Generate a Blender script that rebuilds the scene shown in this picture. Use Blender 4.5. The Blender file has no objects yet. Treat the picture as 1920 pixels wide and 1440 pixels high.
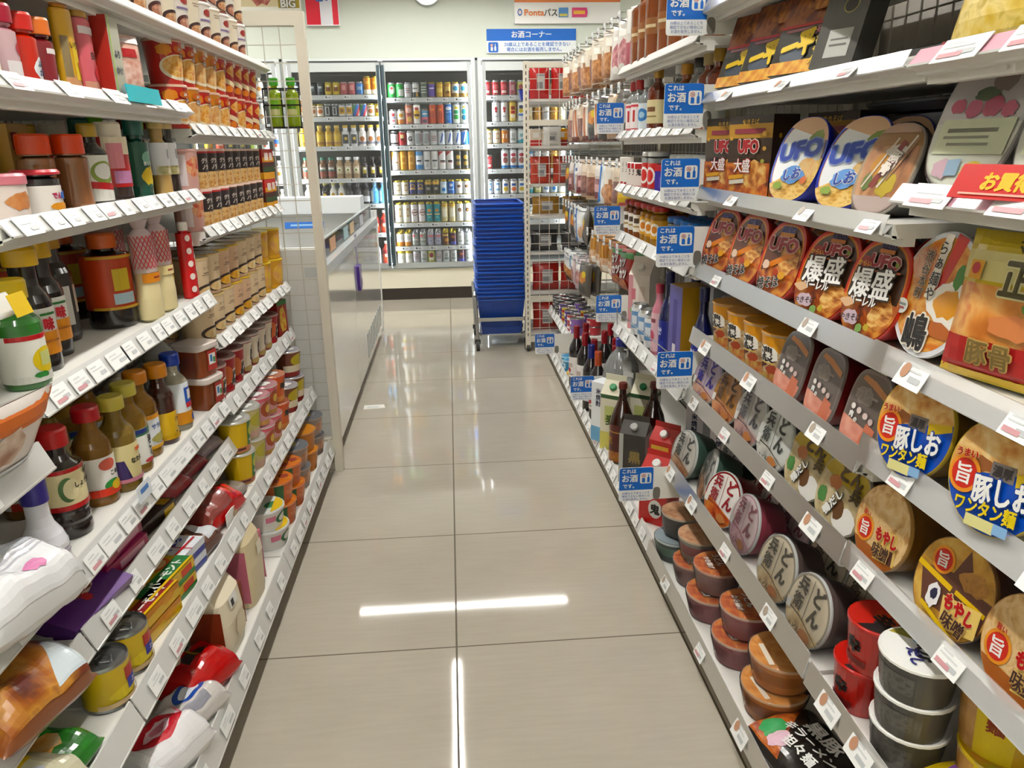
import bpy, math, random
from mathutils import Matrix, Vector
random.seed(7)
SC = bpy.context.scene
COL = SC.collection
PI = math.pi

# ---------------------------------------------------------------- camera, world, lights, exposure
cam_data = bpy.data.cameras.new('camera')
cam_data.sensor_fit = 'HORIZONTAL'
cam_data.sensor_width = 36.0
cam_data.lens = 36.0 * 1409.87 / 1920.0
cam_data.clip_start = 0.05
cam_data.clip_end = 60
camera = bpy.data.objects.new('camera', cam_data)
COL.objects.link(camera)
_r = (0.9965668725, -0.0813068462, -0.0156097829)
_u = (0.0392726784, 0.2982677095, 0.9536739643)
_b = (-0.0728843281, -0.9510129180, 0.3004368561)
camera.matrix_world = Matrix(((_r[0], _u[0], _b[0], 0.0279), (_r[1], _u[1], _b[1], 0.0), (_r[2], _u[2], _b[2], 1.2472), (0, 0, 0, 1)))
SC.camera = camera
SC.view_settings.view_transform = 'Standard'
SC.view_settings.look = 'None'
SC.view_settings.gamma = 1.0
SC.view_settings.use_curve_mapping = False
SC.view_settings.exposure = 0.3
SC.cycles.max_bounces = 8
SC.cycles.diffuse_bounces = 4
SC.cycles.glossy_bounces = 4
SC.cycles.transmission_bounces = 6
SC.cycles.transparent_max_bounces = 12
SC.cycles.caustics_reflective = False
SC.cycles.caustics_refractive = False
SC.cycles.sample_clamp_indirect = 6.0
SC.cycles.use_denoising = True
world = bpy.data.worlds.new('world')
SC.world = world
world.use_nodes = True
world.node_tree.nodes['Background'].inputs[0].default_value = (0.9, 0.95, 1.0, 1)
world.node_tree.nodes['Background'].inputs[1].default_value = 0.25
LAMP = 86.0      # ceiling tubes
LED = 25.0       # cooler tubes


# ---------------------------------------------------------------- materials
def lin(h):
    h = h.lstrip('#')
    rgb = [int(h[i:i + 2], 16) for i in (0, 2, 4)]
    mx, mn = max(rgb), min(rgb)
    if mx and (mx - mn) / mx > .2:      # printed inks are strong
        rgb = [max(0, min(255, mx - (mx - c) * 1.2)) * .94 for c in rgb]
    out = []
    for c in rgb:
        c /= 255.0
        out.append(c / 12.92 if c <= 0.04045 else ((c + 0.055) / 1.055) ** 2.4)
    return (out[0], out[1], out[2], 1.0)


_M = {}


def M(h, rough=0.45, coat=0.0, metal=0.0, trans=0.0, alpha=1.0, emit=0.0):
    key = (h, rough, coat, metal, trans, alpha, emit)
    if key in _M:
        return _M[key]
    m = bpy.data.materials.new('surface_' + h.lstrip('#'))
    m.use_nodes = True
    b = m.node_tree.nodes['Principled BSDF']
    b.inputs['Base Color'].default_value = lin(h)
    b.inputs['Roughness'].default_value = rough
    b.inputs['Metallic'].default_value = metal
    b.inputs['Coat Weight'].default_value = coat
    b.inputs['Coat Roughness'].default_value = 0.12
    if trans:
        b.inputs['Transmission Weight'].default_value = trans
        b.inputs['IOR'].default_value = 1.35
    if alpha < 1:
        b.inputs['Alpha'].default_value = alpha
    if emit:
        b.inputs['Emission Color'].default_value = lin(h)
        b.inputs['Emission Strength'].default_value = emit
    _M[key] = m
    return m


def FOOD(*cols, scale=40.0, rough=0.4, coat=0.25, stretch=(1, 1, 1)):
    """mottled printed photograph of food: several colours broken up by noise and chunks"""
    key = ('food', cols, scale, rough, coat, stretch)
    if key in _M:
        return _M[key]
    m = bpy.data.materials.new('printed_food')
    m.use_nodes = True
    nt = m.node_tree
    b = nt.nodes['Principled BSDF']
    b.inputs['Roughness'].default_value = rough
    b.inputs['Coat Weight'].default_value = coat
    b.inputs['Coat Roughness'].default_value = 0.12
    tc = nt.nodes.new('ShaderNodeTexCoord')
    mp = nt.nodes.new('ShaderNodeMapping')
    mp.inputs['Scale'].default_value = stretch
    nz = nt.nodes.new('ShaderNodeTexNoise')
    nz.inputs['Scale'].default_value = scale
    nz.inputs['Detail'].default_value = 3.0
    nz.inputs['Distortion'].default_value = 0.8
    vo = nt.nodes.new('ShaderNodeTexVoronoi')
    vo.inputs['Scale'].default_value = scale * 1.3
    mx = nt.nodes.new('ShaderNodeMath')
    mx.operation = 'MULTIPLY_ADD'
    mx.inputs[1].default_value = 0.45
    nt.links.new(tc.outputs['Object'], mp.inputs['Vector'])
    nt.links.new(mp.outputs['Vector'], nz.inputs['Vector'])
    nt.links.new(mp.outputs['Vector'], vo.inputs['Vector'])
    nt.links.new(vo.outputs['Distance'], mx.inputs[0])
    nt.links.new(nz.outputs['Fac'], mx.inputs[2])
    rp = nt.nodes.new('ShaderNodeValToRGB')
    nt.links.new(mx.outputs[0], rp.inputs['Fac'])
    cr = rp.color_ramp
    n = len(cols)
    lo, hi = 0.45, 0.95
    for i, c in enumerate(cols):
        p = lo + (hi - lo) * i / max(1, n - 1)
        e = cr.elements[i] if i < 2 else cr.elements.new(p)
        e.position = p
        e.color = lin(c)
    nt.links.new(rp.outputs['Color'], b.inputs['Base Color'])
    _M[key] = m
    return m


def GLASS(h='#ffffff', a=0.1, rough=0.03, ior=1.45):
    """thin clear sheet or film: mostly see-through, mirrors at glancing angles"""
    key = ('glass', h, a, rough, ior)
    if key in _M:
        return _M[key]
    m = bpy.data.materials.new('clear_sheet')
    m.use_nodes = True
    nt = m.node_tree
    nt.nodes.remove(nt.nodes['Principled BSDF'])
    out = nt.nodes['Material Output']
    tr = nt.nodes.new('ShaderNodeBsdfTransparent')
    df = nt.nodes.new('ShaderNodeBsdfDiffuse')
    df.inputs['Color'].default_value = lin(h)
    gl = nt.nodes.new('ShaderNodeBsdfGlossy')
    gl.inputs['Roughness'].default_value = rough
    fr = nt.nodes.new('ShaderNodeFresnel')
    fr.inputs['IOR'].default_value = ior
    m1 = nt.nodes.new('ShaderNodeMixShader')
    m1.inputs[0].default_value = a
    m2 = nt.nodes.new('ShaderNodeMixShader')
    nt.links.new(tr.outputs[0], m1.inputs[1])
    nt.links.new(df.outputs[0], m1.inputs[2])
    nt.links.new(fr.outputs[0], m2.inputs[0])
    nt.links.new(m1.outputs[0], m2.inputs[1])
    nt.links.new(gl.outputs[0], m2.inputs[2])
    nt.links.new(m2.outputs[0], out.inputs['Surface'])
    _M[key] = m
    return m


# ---------------------------------------------------------------- lettering as flat geometry
_T = {}


def glyphs(s, bold):
    key = (s, bold)
    if key not in _T:
        c = bpy.data.curves.new('lettering', 'FONT')
        c.body = s
        c.size = 1.0
        c.resolution_u = 2
        c.offset = bold
        c.align_x = 'CENTER'
        c.align_y = 'CENTER'
        c.fill_mode = 'FRONT'
        o = bpy.data.objects.new('lettering', c)
        m = o.to_mesh()
        vs = [(v.co.x, v.co.y) for v in m.vertices]
        fs = [tuple(p.vertices) for p in m.polygons]
        o.to_mesh_clear()
        bpy.data.objects.remove(o)
        bpy.data.curves.remove(c)
        if vs:
            cx = (min(v[0] for v in vs) + max(v[0] for v in vs)) / 2
            cy = (min(v[1] for v in vs) + max(v[1] for v in vs)) / 2
            vs = [(x - cx, y - cy) for x, y in vs]
        _T[key] = (vs, fs)
    return _T[key]


def strikes(b):
    """heavier lettering: the same strokes laid down several times, shifted"""
    if b < .008:
        return [(0, 0)]
    if b < .026:
        return [(b, b * .6), (-b, -b * .6), (b, -b * .6), (-b, b * .6)]
    k = 8 if b < .07 else 12
    return [(b * math.cos(2 * PI * i / k), b * math.sin(2 * PI * i / k)) for i in range(k)] + [(0, 0)]


def clip(poly, nx, ny, d):
    """keep the side nx*x + ny*y <= d of a convex polygon"""
    out = []
    n = len(poly)
    for i in range(n):
        a, b = poly[i], poly[(i + 1) % n]
        da = nx * a[0] + ny * a[1] - d
        db = nx * b[0] + ny * b[1] - d
        if da <= 0:
            out.append(a)
        if (da < 0 < db) or (db < 0 < da):
            t = da / (da - db)
            out.append((a[0] + (b[0] - a[0]) * t, a[1] + (b[1] - a[1]) * t))
    return out


def sup(rx, ry, n=2.0, k=36):
    """superellipse outline"""
    out = []
    for i in range(k):
        t = 2 * PI * i / k
        c, s = math.cos(t), math.sin(t)
        out.append((rx * math.copysign(abs(c) ** (2.0 / n), c), ry * math.copysign(abs(s) ** (2.0 / n), s)))
    return out


class B:
    """collects shapes of several materials into one mesh"""

    def __init__(s):
        s.v, s.f, s.m, s.mats = [], [], [], []

    def mi(s, mat):
        if isinstance(mat, str):
            mat = M(mat)
        if mat not in s.mats:
            s.mats.append(mat)
        return s.mats.index(mat)

    def add(s, vs, fs, mat, T=None):
        o = len(s.v)
        if T is not None:
            vs = [tuple(T @ Vector(v)) for v in vs]
        s.v += vs
        i = s.mi(mat)
        for f in fs:
            s.f.append(tuple(o + k for k in f))
            s.m.append(i)

    def box(s, x0, x1, y0, y1, z0, z1, mat, T=None):
        vs = [(x, y, z) for x in (x0, x1) for y in (y0, y1) for z in (z0, z1)]
        s.add(vs, [(0, 1, 3, 2), (4, 6, 7, 5), (0, 4, 5, 1), (2, 3, 7, 6), (0, 2, 6, 4), (1, 5, 7, 3)], mat, T)

    def rings(s, rings, mats, T=None, cap0=True, cap1=True):
        """loft closed rings of equal count; mats: one or one per band"""
        n = len(rings[0])
        if not isinstance(mats, (list, tuple)):
            mats = [mats] * (len(rings) - 1)
        for k in range(len(rings) - 1):
            vs = list(rings[k]) + list(rings[k + 1])
            fs = [(i, (i + 1) % n, n + (i + 1) % n, n + i) for i in range(n)]
            s.add(vs, fs, mats[k], T)
        if cap0:
            s.add(list(rings[0]), [tuple(range(n - 1, -1, -1))], mats[0], T)
        if cap1:
            s.add(list(rings[-1]), [tuple(range(n))], mats[-1], T)

    def lathe(s, prof, mats, n=20, T=None, sx=1.0, sy=1.0, cap0=True, cap1=True):
        rg = [[(r * sx * math.cos(2 * PI * i / n), r * sy * math.sin(2 * PI * i / n), z) for i in range(n)] for r, z in prof]
        s.rings(rg, mats, T, cap0, cap1)

    def tube(s, pts, r, mat, n=8, T=None):
        pts = [Vector(p) for p in pts]
        rg = []
        for i, p in enumerate(pts):
            d = (pts[min(i + 1, len(pts) - 1)] - pts[max(i - 1, 0)]).normalized()
            a = Vector((0, 0, 1)) if abs(d.z) < 0.9 else Vector((1, 0, 0))
            e1 = d.cross(a).normalized()
            e2 = d.cross(e1)
            rg.append([tuple(p + e1 * (r * math.cos(2 * PI * k / n)) + e2 * (r * math.sin(2 * PI * k / n))) for k in range(n)])
        s.rings(rg, mat, T)

    def prism(s, poly, z0, z1, mat, T=None, mtop=None):
        a = [(x, y, z0) for x, y in poly]
        b = [(x, y, z1) for x, y in poly]
        s.rings([a, b], mat, T, True, mtop is None)
        if mtop is not None:
            s.add(b, [tuple(range(len(b)))], mtop, T)

    # ---- flat art mapped by fn(u, v, lift) -> point ; cells cut polygons for curved carriers
    def poly(s, pts, mat, fn, lift, cells=None, T=None):
        if cells:
            us = [p[0] for p in pts]
            vs_ = [p[1] for p in pts]
            u0, u1, v0, v1 = min(us), max(us), min(vs_), max(vs_)
            cu, cv = cells
            if cu:
                i0, i1 = math.floor(u0 / cu), math.ceil(u1 / cu)
            else:
                i0, i1, cu = 0, 1, None
            for i in range(i0, max(i1, i0 + 1)):
                q = pts if cu is None else clip(clip(pts, 1, 0, (i + 1) * cu), -1, 0, -i * cu)
                if len(q) < 3:
                    continue
                if cv:
                    for j in range(math.floor(v0 / cv), max(math.ceil(v1 / cv), math.floor(v0 / cv) + 1)):
                        q2 = clip(clip(q, 0, 1, (j + 1) * cv), 0, -1, -j * cv)
                        if len(q2) >= 3:
                            s.add([fn(u, v, lift) for u, v in q2], [tuple(range(len(q2)))], mat, T)
                else:
                    s.add([fn(u, v, lift) for u, v in q], [tuple(range(len(q)))], mat, T)
        else:
            s.add([fn(u, v, lift) for u, v in pts], [tuple(range(len(pts)))], mat, T)

    def art(s, cmds, hw, hh, fn, shape=None, cells=None, T=None, lift=0.0004, step=0.00025):
        """cmds in units of the half width/half height: e ellipse, r rectangle, h half-plane of the shape, p polygon, t text, b splat"""
        shape = shape or [(-hw, -hh), (hw, -hh), (hw, hh), (-hw, hh)]
        L = lift
        for c in cmds:
            k = c[0]
            if k == 'bg':
                s.poly(shape, c[1], fn, L, cells, T)
            elif k == 'in':
                s.poly([(x * c[1], y * c[1]) for x, y in shape], c[2], fn, L, cells, T)
            elif k == 'h':
                q = clip(shape, c[1] / hw, c[2] / hh, c[3])
                if len(q) > 2:
                    s.poly(q, c[4], fn, L, cells, T)
            elif k == 'e':
                s.poly([(c[1] * hw + x, c[2] * hh + y) for x, y in sup(c[3] * hw, c[4] * hh, 2, 20)], c[5], fn, L, cells, T)
            elif k == 'r':
                a = math.radians(c[6]) if len(c) > 6 else 0
                q = [(c[3] * hw * i, c[4] * hh * j) for i, j in ((-1, -1), (1, -1), (1, 1), (-1, 1))]
                s.poly([(c[1] * hw + x * math.cos(a) - y * math.sin(a), c[2] * hh + x * math.sin(a) + y * math.cos(a)) for x, y in q], c[5], fn, L, cells, T)
            elif k == 'p':
                s.poly([(x * hw, y * hh) for x, y in c[1]], c[2], fn, L, cells, T)
            elif k == 'b':
                rnd = random.Random(c[6] if len(c) > 6 else 3)
                q = [(c[1] * hw + c[3] * hw * math.cos(t * PI / 8) * rnd.uniform(.75, 1.1), c[2] * hh + c[4] * hh * math.sin(t * PI / 8) * rnd.uniform(.75, 1.1)) for t in range(16)]
                s.poly(q, c[5], fn, L, cells, T)
            elif k == 't':
                # ('t', string, cx, cy, size(fraction of hh), mat, rot, outline mat, bold, squeeze)
                size = c[4] * hh
                rot = math.radians(c[6]) if len(c) > 6 else 0
                om = c[7] if len(c) > 7 else None
                bold = c[8] if len(c) > 8 else 0.02
                sq = c[9] if len(c) > 9 else 1.0
                for bb, mm in (((bold + 0.05, om),) if om else ()) + ((bold, c[5]),):
                    vs, fs = glyphs(c[1], 0.0)
                    for dx, dy in strikes(bb):
                        q = []
                        for x, y in vs:
                            x, y = (x + dx) * size * sq, (y + dy) * size
                            q.append(fn(c[2] * hw + x * math.cos(rot) - y * math.sin(rot), c[3] * hh + x * math.sin(rot) + y * math.cos(rot), L))
                        s.add(q, fs, mm, T)
                        L += .00006
                    L += step
            elif k == 'v':
                # vertical lettering, one character below the other
                for i, ch in enumerate(c[1]):
                    s.art([('t', ch, c[2], c[3] - i * c[4] * 1.02, c[4]) + tuple(c[5:])], hw, hh, fn, shape, cells, T, L, step)
            L += step

    def mesh(s, name, smooth=True):
        me = bpy.data.meshes.new(name)
        me.from_pydata([tuple(v) for v in s.v], [], s.f)
        for mt in s.mats:
            me.materials.append(mt)
        me.polygons.foreach_set('material_index', s.m)
        if smooth:
            me.polygons.foreach_set('use_smooth', [True] * len(me.polygons))
            me.set_sharp_from_angle(angle=math.radians(38))
        me.update()
        return me


XY = lambda u, v, l: (u, v, l)


def flatz(z, sgn=1):
    return lambda u, v, l: (u * sgn, v, z + l * sgn)


def front(y):
    """art on a face that looks towards -y"""
    return lambda u, v, l: (u, y - l, v)


def wrapz(rf, zc):
    """art round a lathe whose radius at height z is rf(z); u = arc length, facing -y"""
    def fn(u, v, l):
        z = zc + v
        r = rf(z) + l
        a = u / rf(zc) - PI / 2
        return (r * math.cos(a), r * math.sin(a), z)
    return fn


# ---------------------------------------------------------------- objects
def tag(o, label, cat, group=None, kind=None):
    if label:
        o['label'] = label
    if cat:
        o['category'] = cat
    if group:
        o['group'] = group
    if kind:
        o['kind'] = kind
    return o


def link(name, me, parent=None):
    o = bpy.data.objects.new(name, me)
    COL.objects.link(o)
    if parent is not None:
        o.parent = parent
    return o


def struct(name, b, smooth=False):
    o = link(name, b.mesh(name, smooth) if isinstance(b, B) else b)
    o['kind'] = 'structure'
    return o


class Proto:
    """a kind of thing: its parts as (name, mesh) or (name, mesh, [(subname, mesh)]); put() links one more copy"""

    def __init__(s, name, cat, parts):
        s.name, s.cat = name, cat
        s.parts = [(p[0], p[1].mesh(p[0]) if isinstance(p[1], B) else p[1], [(q[0], q[1].mesh(q[0])) for q in (p[2] if len(p) > 2 else [])]) for p in parts]

    def put(s, mat, label, group=None, name=None, scale=None):
        if len(s.parts) == 1 and not s.parts[0][2]:
            r = link(name or s.name, s.parts[0][1])
        else:
            r = link(name or s.name, None)
            r.empty_display_size = 0.05
            for n, me, subs in s.parts:
                c = link(n, me, r)
                for sn, sm in subs:
                    link(sn, sm, c)
        if not isinstance(mat, Matrix):
            mat = Matrix.Translation(mat)
        r.matrix_world = mat
        return tag(r, label, s.cat, group, 'thing' if s.name.startswith('wall') else None)


def at(x, y, z, rz=0.0, rx=0.0, ry=0.0, sc=1.0):
    m = Matrix.Translation((x, y, z)) @ Matrix.Rotation(rz, 4, 'Z') @ Matrix.Rotation(ry, 4, 'Y') @ Matrix.Rotation(rx, 4, 'X')
    if sc != 1.0:
        m = m @ Matrix.Diagonal((sc, sc, sc, 1))
    return m


ORD = ['first', 'second', 'third', 'fourth', 'fifth', 'sixth', 'seventh', 'eighth', 'ninth', 'tenth', 'eleventh', 'twelfth', 'thirteenth', 'fourteenth', 'fifteenth', 'sixteenth', 'seventeenth', 'eighteenth', 'nineteenth', 'twentieth',
       '21st', '22nd', '23rd', '24th', '25th', '26th', '27th', '28th', '29th', '30th']

WHITE = M('#e4e4e0', 0.4)
STEEL = M('#d8d6cc', 0.4)
IVORY = M('#dad4c4', 0.5)
CHROME = M('#b9babb', 0.25, 0, 1.0)
# ---------------------------------------------------------------- room shell
def floor_material():
    m = bpy.data.materials.new('polished_floor_tile')
    m.use_nodes = True
    nt = m.node_tree
    b = nt.nodes['Principled BSDF']
    N = nt.nodes.new
    Lk = nt.links.new
    tc = N('ShaderNodeTexCoord')
    sp = N('ShaderNodeSeparateXYZ')
    Lk(tc.outputs['Object'], sp.inputs[0])

    def mth(op, a, c=None):
        n = N('ShaderNodeMath')
        n.operation = op
        for i, q in enumerate((a, c)):
            if q is None:
                continue
            if isinstance(q, (int, float)):
                n.inputs[i].default_value = q
            else:
                Lk(q, n.inputs[i])
        return n.outputs[0]

    def joint(axis, off, w):
        f = mth('FRACT', mth('DIVIDE', mth('ADD', axis, off), 0.6))
        d = mth('MINIMUM', f, mth('SUBTRACT', 1.0, f))
        return mth('LESS_THAN', d, w / 0.6)
    jx = joint(sp.outputs['X'], 60.0, 0.0026)
    jy = joint(sp.outputs['Y'], 60.0 - 1.681, 0.0022)
    j = mth('MAXIMUM', jx, jy)
    n1 = N('ShaderNodeTexNoise')
    n1.inputs['Scale'].default_value = 3.0
    n1.inputs['Detail'].default_value = 6
    Lk(tc.outputs['Object'], n1.inputs['Vector'])
    mp = N('ShaderNodeMapping')
    mp.inputs['Scale'].default_value = (4, 40, 1)
    Lk(tc.outputs['Object'], mp.inputs['Vector'])
    n2 = N('ShaderNodeTexNoise')
    n2.inputs['Scale'].default_value = 2.0
    n2.inputs['Detail'].default_value = 4
    Lk(mp.outputs[0], n2.inputs['Vector'])
    rp = N('ShaderNodeValToRGB')
    rp.color_ramp.elements[0].position = 0.3
    rp.color_ramp.elements[0].color = lin('#aaa395')
    rp.color_ramp.elements[1].position = 0.75
    rp.color_ramp.elements[1].color = lin('#b7afa1')
    Lk(mth('ADD', mth('MULTIPLY', n1.outputs['Fac'], 0.6), mth('MULTIPLY', n2.outputs['Fac'], 0.4)), rp.inputs[0])
    mx = N('ShaderNodeMix')
    mx.data_type = 'RGBA'
    Lk(j, mx.inputs[0])
    Lk(rp.outputs[0], mx.inputs[6])
    mx.inputs[7].default_value = lin('#57503f')
    Lk(mx.outputs[2], b.inputs['Base Color'])
    rr = mth('ADD', mth('MULTIPLY', n1.outputs['Fac'], 0.03), 0.03)
    Lk(mth('MAXIMUM', rr, mth('MULTIPLY', j, 0.6)), b.inputs['Roughness'])
    b.inputs['Specular IOR Level'].default_value = 0.55
    return m


b = B()
b.box(-4, 3.6, -3, 6.52, -0.1, 0, floor_material())
struct('floor', b)
wallm = M('#d5dbd0', 0.75)
b = B()
b.box(-4, 3.6, 6.5, 7.35, 1.935, 2.7, wallm)
struct('wall_back', b)
b = B()
b.box(-4, 3.6, 6.5, 7.35, 0.1, 0.262, M('#eae4d0', 0.6))
b.box(-4, 3.6, 6.495, 6.5, 0.25, 0.262, M('#bdb8a4', 0.5))
struct('wall_back_plinth', b)
b = B()
b.box(-4, 3.6, 6.505, 7.35, 0.0, 0.1, M('#2e2721', 0.5))
struct('baseboard_back', b)
b = B()
b.box(-4.1, -4, -3, 7.35, 0, 2.7, wallm)
struct('wall_left', b)
b = B()
b.box(3.6, 3.7, -3, 7.35, 0, 2.7, wallm)
struct('wall_right', b)
b = B()
b.box(-4, 3.6, -3.1, -3, 0, 2.7, wallm)
struct('wall_front', b)
b = B()
b.box(-4.1, 3.7, -3.1, 7.35, 2.7, 2.8, M('#eceae2', 0.8))
struct('ceiling', b)


def ceiling_light(x, y, ln, along_y, label, power=1.0):
    """slim surface fitting with a glowing tube"""
    f = B()
    f.box(-0.04, 0.04, -ln / 2, ln / 2, 0.03, 0.1, WHITE)
    f.box(-0.04, 0.04, -ln / 2 - 0.01, -ln / 2, -0.005, 0.06, WHITE)
    f.box(-0.04, 0.04, ln / 2, ln / 2 + 0.01, -0.005, 0.06, WHITE)
    for sx in (-1, 1):
        f.box(sx * .04 - .003, sx * .04 + .003, -ln / 2, ln / 2, -.018, .03, WHITE)  # side skirts added to keep tube light off the upper back wall
    t = B()
    t.box(-0.02, 0.02, -ln / 2, ln / 2, 0.0, 0.03, M('#fffcf7', 0.5, emit=LAMP * power))
    Proto('ceiling_light', 'light', [('fitting', f), ('tube', t)]).put(at(x, y, 2.6, 0 if along_y else PI / 2), label, 'ceiling tube lights')


ceiling_light(0.067, 5.745, 1.98, False, 'long ceiling tube light lying across the aisle before the coolers')
ceiling_light(-0.057, 3.65, 2.7, True, 'long ceiling tube light running above the middle of the aisle')
ceiling_light(-0.057, 0.3, 2.7, True, 'long ceiling tube light above the near end of the aisle')
ceiling_light(-2.2, 4.6, 2.6, True, 'long ceiling tube light above the chest freezer')
ceiling_light(-2.2, 1.2, 2.6, True, 'long ceiling tube light behind the seasoning shelves')
ceiling_light(2.1, 4.6, 2.6, True, 'long ceiling tube light behind the snack rack')
ceiling_light(2.1, 1.2, 2.6, True, 'long ceiling tube light behind the noodle shelves')
ceiling_light(-1.35, -2.4, 2.4, False, 'long ceiling tube light behind the camera towards the seasoning side')
ceiling_light(1.35, -2.4, 2.4, False, 'long ceiling tube light behind the camera towards the noodle side')
ceiling_light(-2.4, 6.0, 1.2, False, 'short ceiling tube light above the cooler corner')

# ---------------------------------------------------------------- signs and posters on the back wall
BLUE = M('#1f74c4', 0.4)
NAVY = M('#3c55a0', 0.4)


def notice_mark(b, cx, cy, s, hw, hh, fn, blue, card=None):
    """bottle, glass and barred 20"""
    if card:
        b.poly([(cx * hw + x, cy * hh + y) for x, y in sup(s, s, 6, 24)], card, fn, 0.001)
    ink = blue
    u, v = cx * hw, cy * hh
    P = lambda pts: [(u + x * s, v + y * s) for x, y in pts]
    b.poly(P([(.25, -.8), (.7, -.8), (.7, .05), (.56, .3), (.56, .75), (.4, .75), (.4, .3), (.25, .05)]), ink, fn, 0.0014)
    b.poly(P([(-.65, -.8), (-.1, -.8), (-.1, -.05), (-.25, .05), (-.65, .05)]), ink, fn, 0.0014)
    b.poly([(u - .38 * s + x, v + .45 * s + y) for x, y in sup(.36 * s, .36 * s, 2, 20)], M('#c25a4a'), fn, 0.0014)
    b.poly([(u - .38 * s + x, v + .45 * s + y) for x, y in sup(.28 * s, .28 * s, 2, 20)], M('#e8ddd8'), fn, 0.0017)
    vs, fs = glyphs('20', 0.02)
    b.add([fn(u - .38 * s + x * s * .42, v + .45 * s + y * s * .42, .002) for x, y in vs], fs, M('#3a3030'))
    b.poly([(u - .38 * s + x, v + .45 * s + y) for x, y in ((-.2 * s, .2 * s), (-.15 * s, .24 * s), (.2 * s, -.2 * s), (.15 * s, -.24 * s))], M('#c25a4a'), fn, 0.0022)


hw, hh = 0.357, 0.088
b = B()
b.box(-hw, hw, 0, 0.012, -hh, hh, M('#eef2f2', 0.4))
c = B()
fn = front(0.0)
c.art([('h', 0, -1, -0.02, BLUE), ('t', 'お酒コーナー', 0, .55, .62, WHITE, 0, None, .025),
       ('t', '20歳以上であることを確認できない', .13, -.27, .385, BLUE, 0, None, .012, .98), ('t', '場合にはお酒を販売しません。', .06, -.7, .385, BLUE, 0, None, .012, .98)], hw, hh, fn)
c.poly([(-.305 + x, -.045 + y) for x, y in sup(.04, .038, 8, 24)], BLUE, fn, .0004)
notice_mark(c, -.305 / hw, -.045 / hh, .032, hw, hh, fn, WHITE)
Proto('wall_sign', 'sign', [('board', b), ('lettering', c)]).put(at(0.725, 6.486, 2.05), 'long blue and white liquor corner sign on the wall above the coolers')

hw, hh = 0.42, 0.26
b = B()
b.box(-hw, hw, 0, 0.02, -hh, hh, M('#f2f1ee', 0.4))
c = B()
O = M('#e8925a')
c.art([('h', 0, -1, .42, O), ('p', [(-.95, -.32), (-.12, -.32), (-.12, .9), (-.95, .9)], M('#f4f0ec')), ('p', [(-.08, -.32), (.6, -.32), (.6, .9), (-.08, .9)], M('#dcebdc')), ('p', [(.64, -.28), (.97, -.28), (.97, .9), (.64, .9)], M('#f6f0e6')),
       ('e', -.72, -.02, .14, .26, M('#9c6238')), ('p', [(-.62, .05), (-.55, -.2), (-.46, -.26), (-.46, -.16)], M('#4a3830')), ('e', -.36, -.08, .09, .22, M('#e9e4d2')),
       ('r', .02, .0, .07, .2, M('#c3d2c0')), ('r', .2, .0, .05, .22, M('#b9b49a')), ('r', .34, .0, .05, .22, M('#a9cdb4')), ('r', .8, -.06, .15, .07, M('#e7b23c'), 4), ('r', .8, -.2, .12, .05, M('#d98a7a')),
       ('e', -.9, -.69, .045, .1, M('#5a7fb8')), ('e', -.9, -.69, .028, .06, M('#e9d9da')),
       ('t', 'Ponta', -.63, -.7, .24, O, 0, None, .03, 1.1), ('t', 'パス', -.32, -.7, .24, M('#2a2a2a'), 0, None, .02, .9),
       ('r', -.08, -.7, .09, .13, M('#5b8fc4')), ('r', -.08, -.77, .075, .035, M('#ded26a')), ('p', [(.08, -.83), (.36, -.83), (.38, -.7), (.36, -.57), (.08, -.57)], M('#e0568e')), ('r', .22, -.7, .11, .05, M('#f2c35c')), ], hw, hh, front(0))
Proto('wall_poster', 'poster', [('board', b), ('print', c)]).put(at(1.012, 6.478, 2.435), 'orange and white loyalty poster with food pictures above the liquor corner sign')

b = B()
b.box(-.125, .125, 0, .03, -.21, .21, M('#eef0f2', 0.4))
c = B()
c.art([('r', 0, 0, .97, .97, M('#d21a45')), ('p', [(-.12, 1), (.62, 1), (.62, -.97), (-.12, -.97)], M('#e2e2ea')), ('p', [(-.05, .95), (.6, .95), (.56, .1), (-.02, .1)], M('#3c5c9c')),
       ('r', .28, .75, .28, .03, WHITE), ('r', .28, .58, .28, .03, WHITE), ('r', .28, .4, .28, .03, WHITE), ('b', .22, -.02, .42, .17, M('#4a72b4'), 5), ('p', [(-.4, -.1), (.1, .1), (.1, -.2), (-.3, -.2)], M('#4a72b4'))], .125, .21, front(0))
Proto('wall_poster', 'poster', [('board', b), ('print', c)]).put(at(-.893, 6.468, 2.375), 'red poster with a striped blue sleeve hanging above the cooler doors')
b = B()
b.box(-.24, .24, 0, .02, -.2, .2, M('#efece2', 0.4))
c = B()
c.art([('r', -.3, .05, .62, .9, M('#e8d9b6')), ('b', -.22, -.35, .42, .5, FOOD('#7a3a30', '#b0645a', '#d6a79a', scale=14), 4), ('r', .62, .05, .33, .95, M('#a8952e')),
       ('t', 'MEGA', .6, -.45, .22, WHITE, 0, M('#4c4220'), .03), ('t', 'BIG', .6, -.74, .38, WHITE, 0, M('#4c4220'), .04)], .24, .2, front(0))
Proto('wall_poster', 'poster', [('board', b), ('print', c)]).put(at(-1.29, 6.478, 2.47), 'cream and gold meat poster on the wall above the wire end panel')

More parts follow.
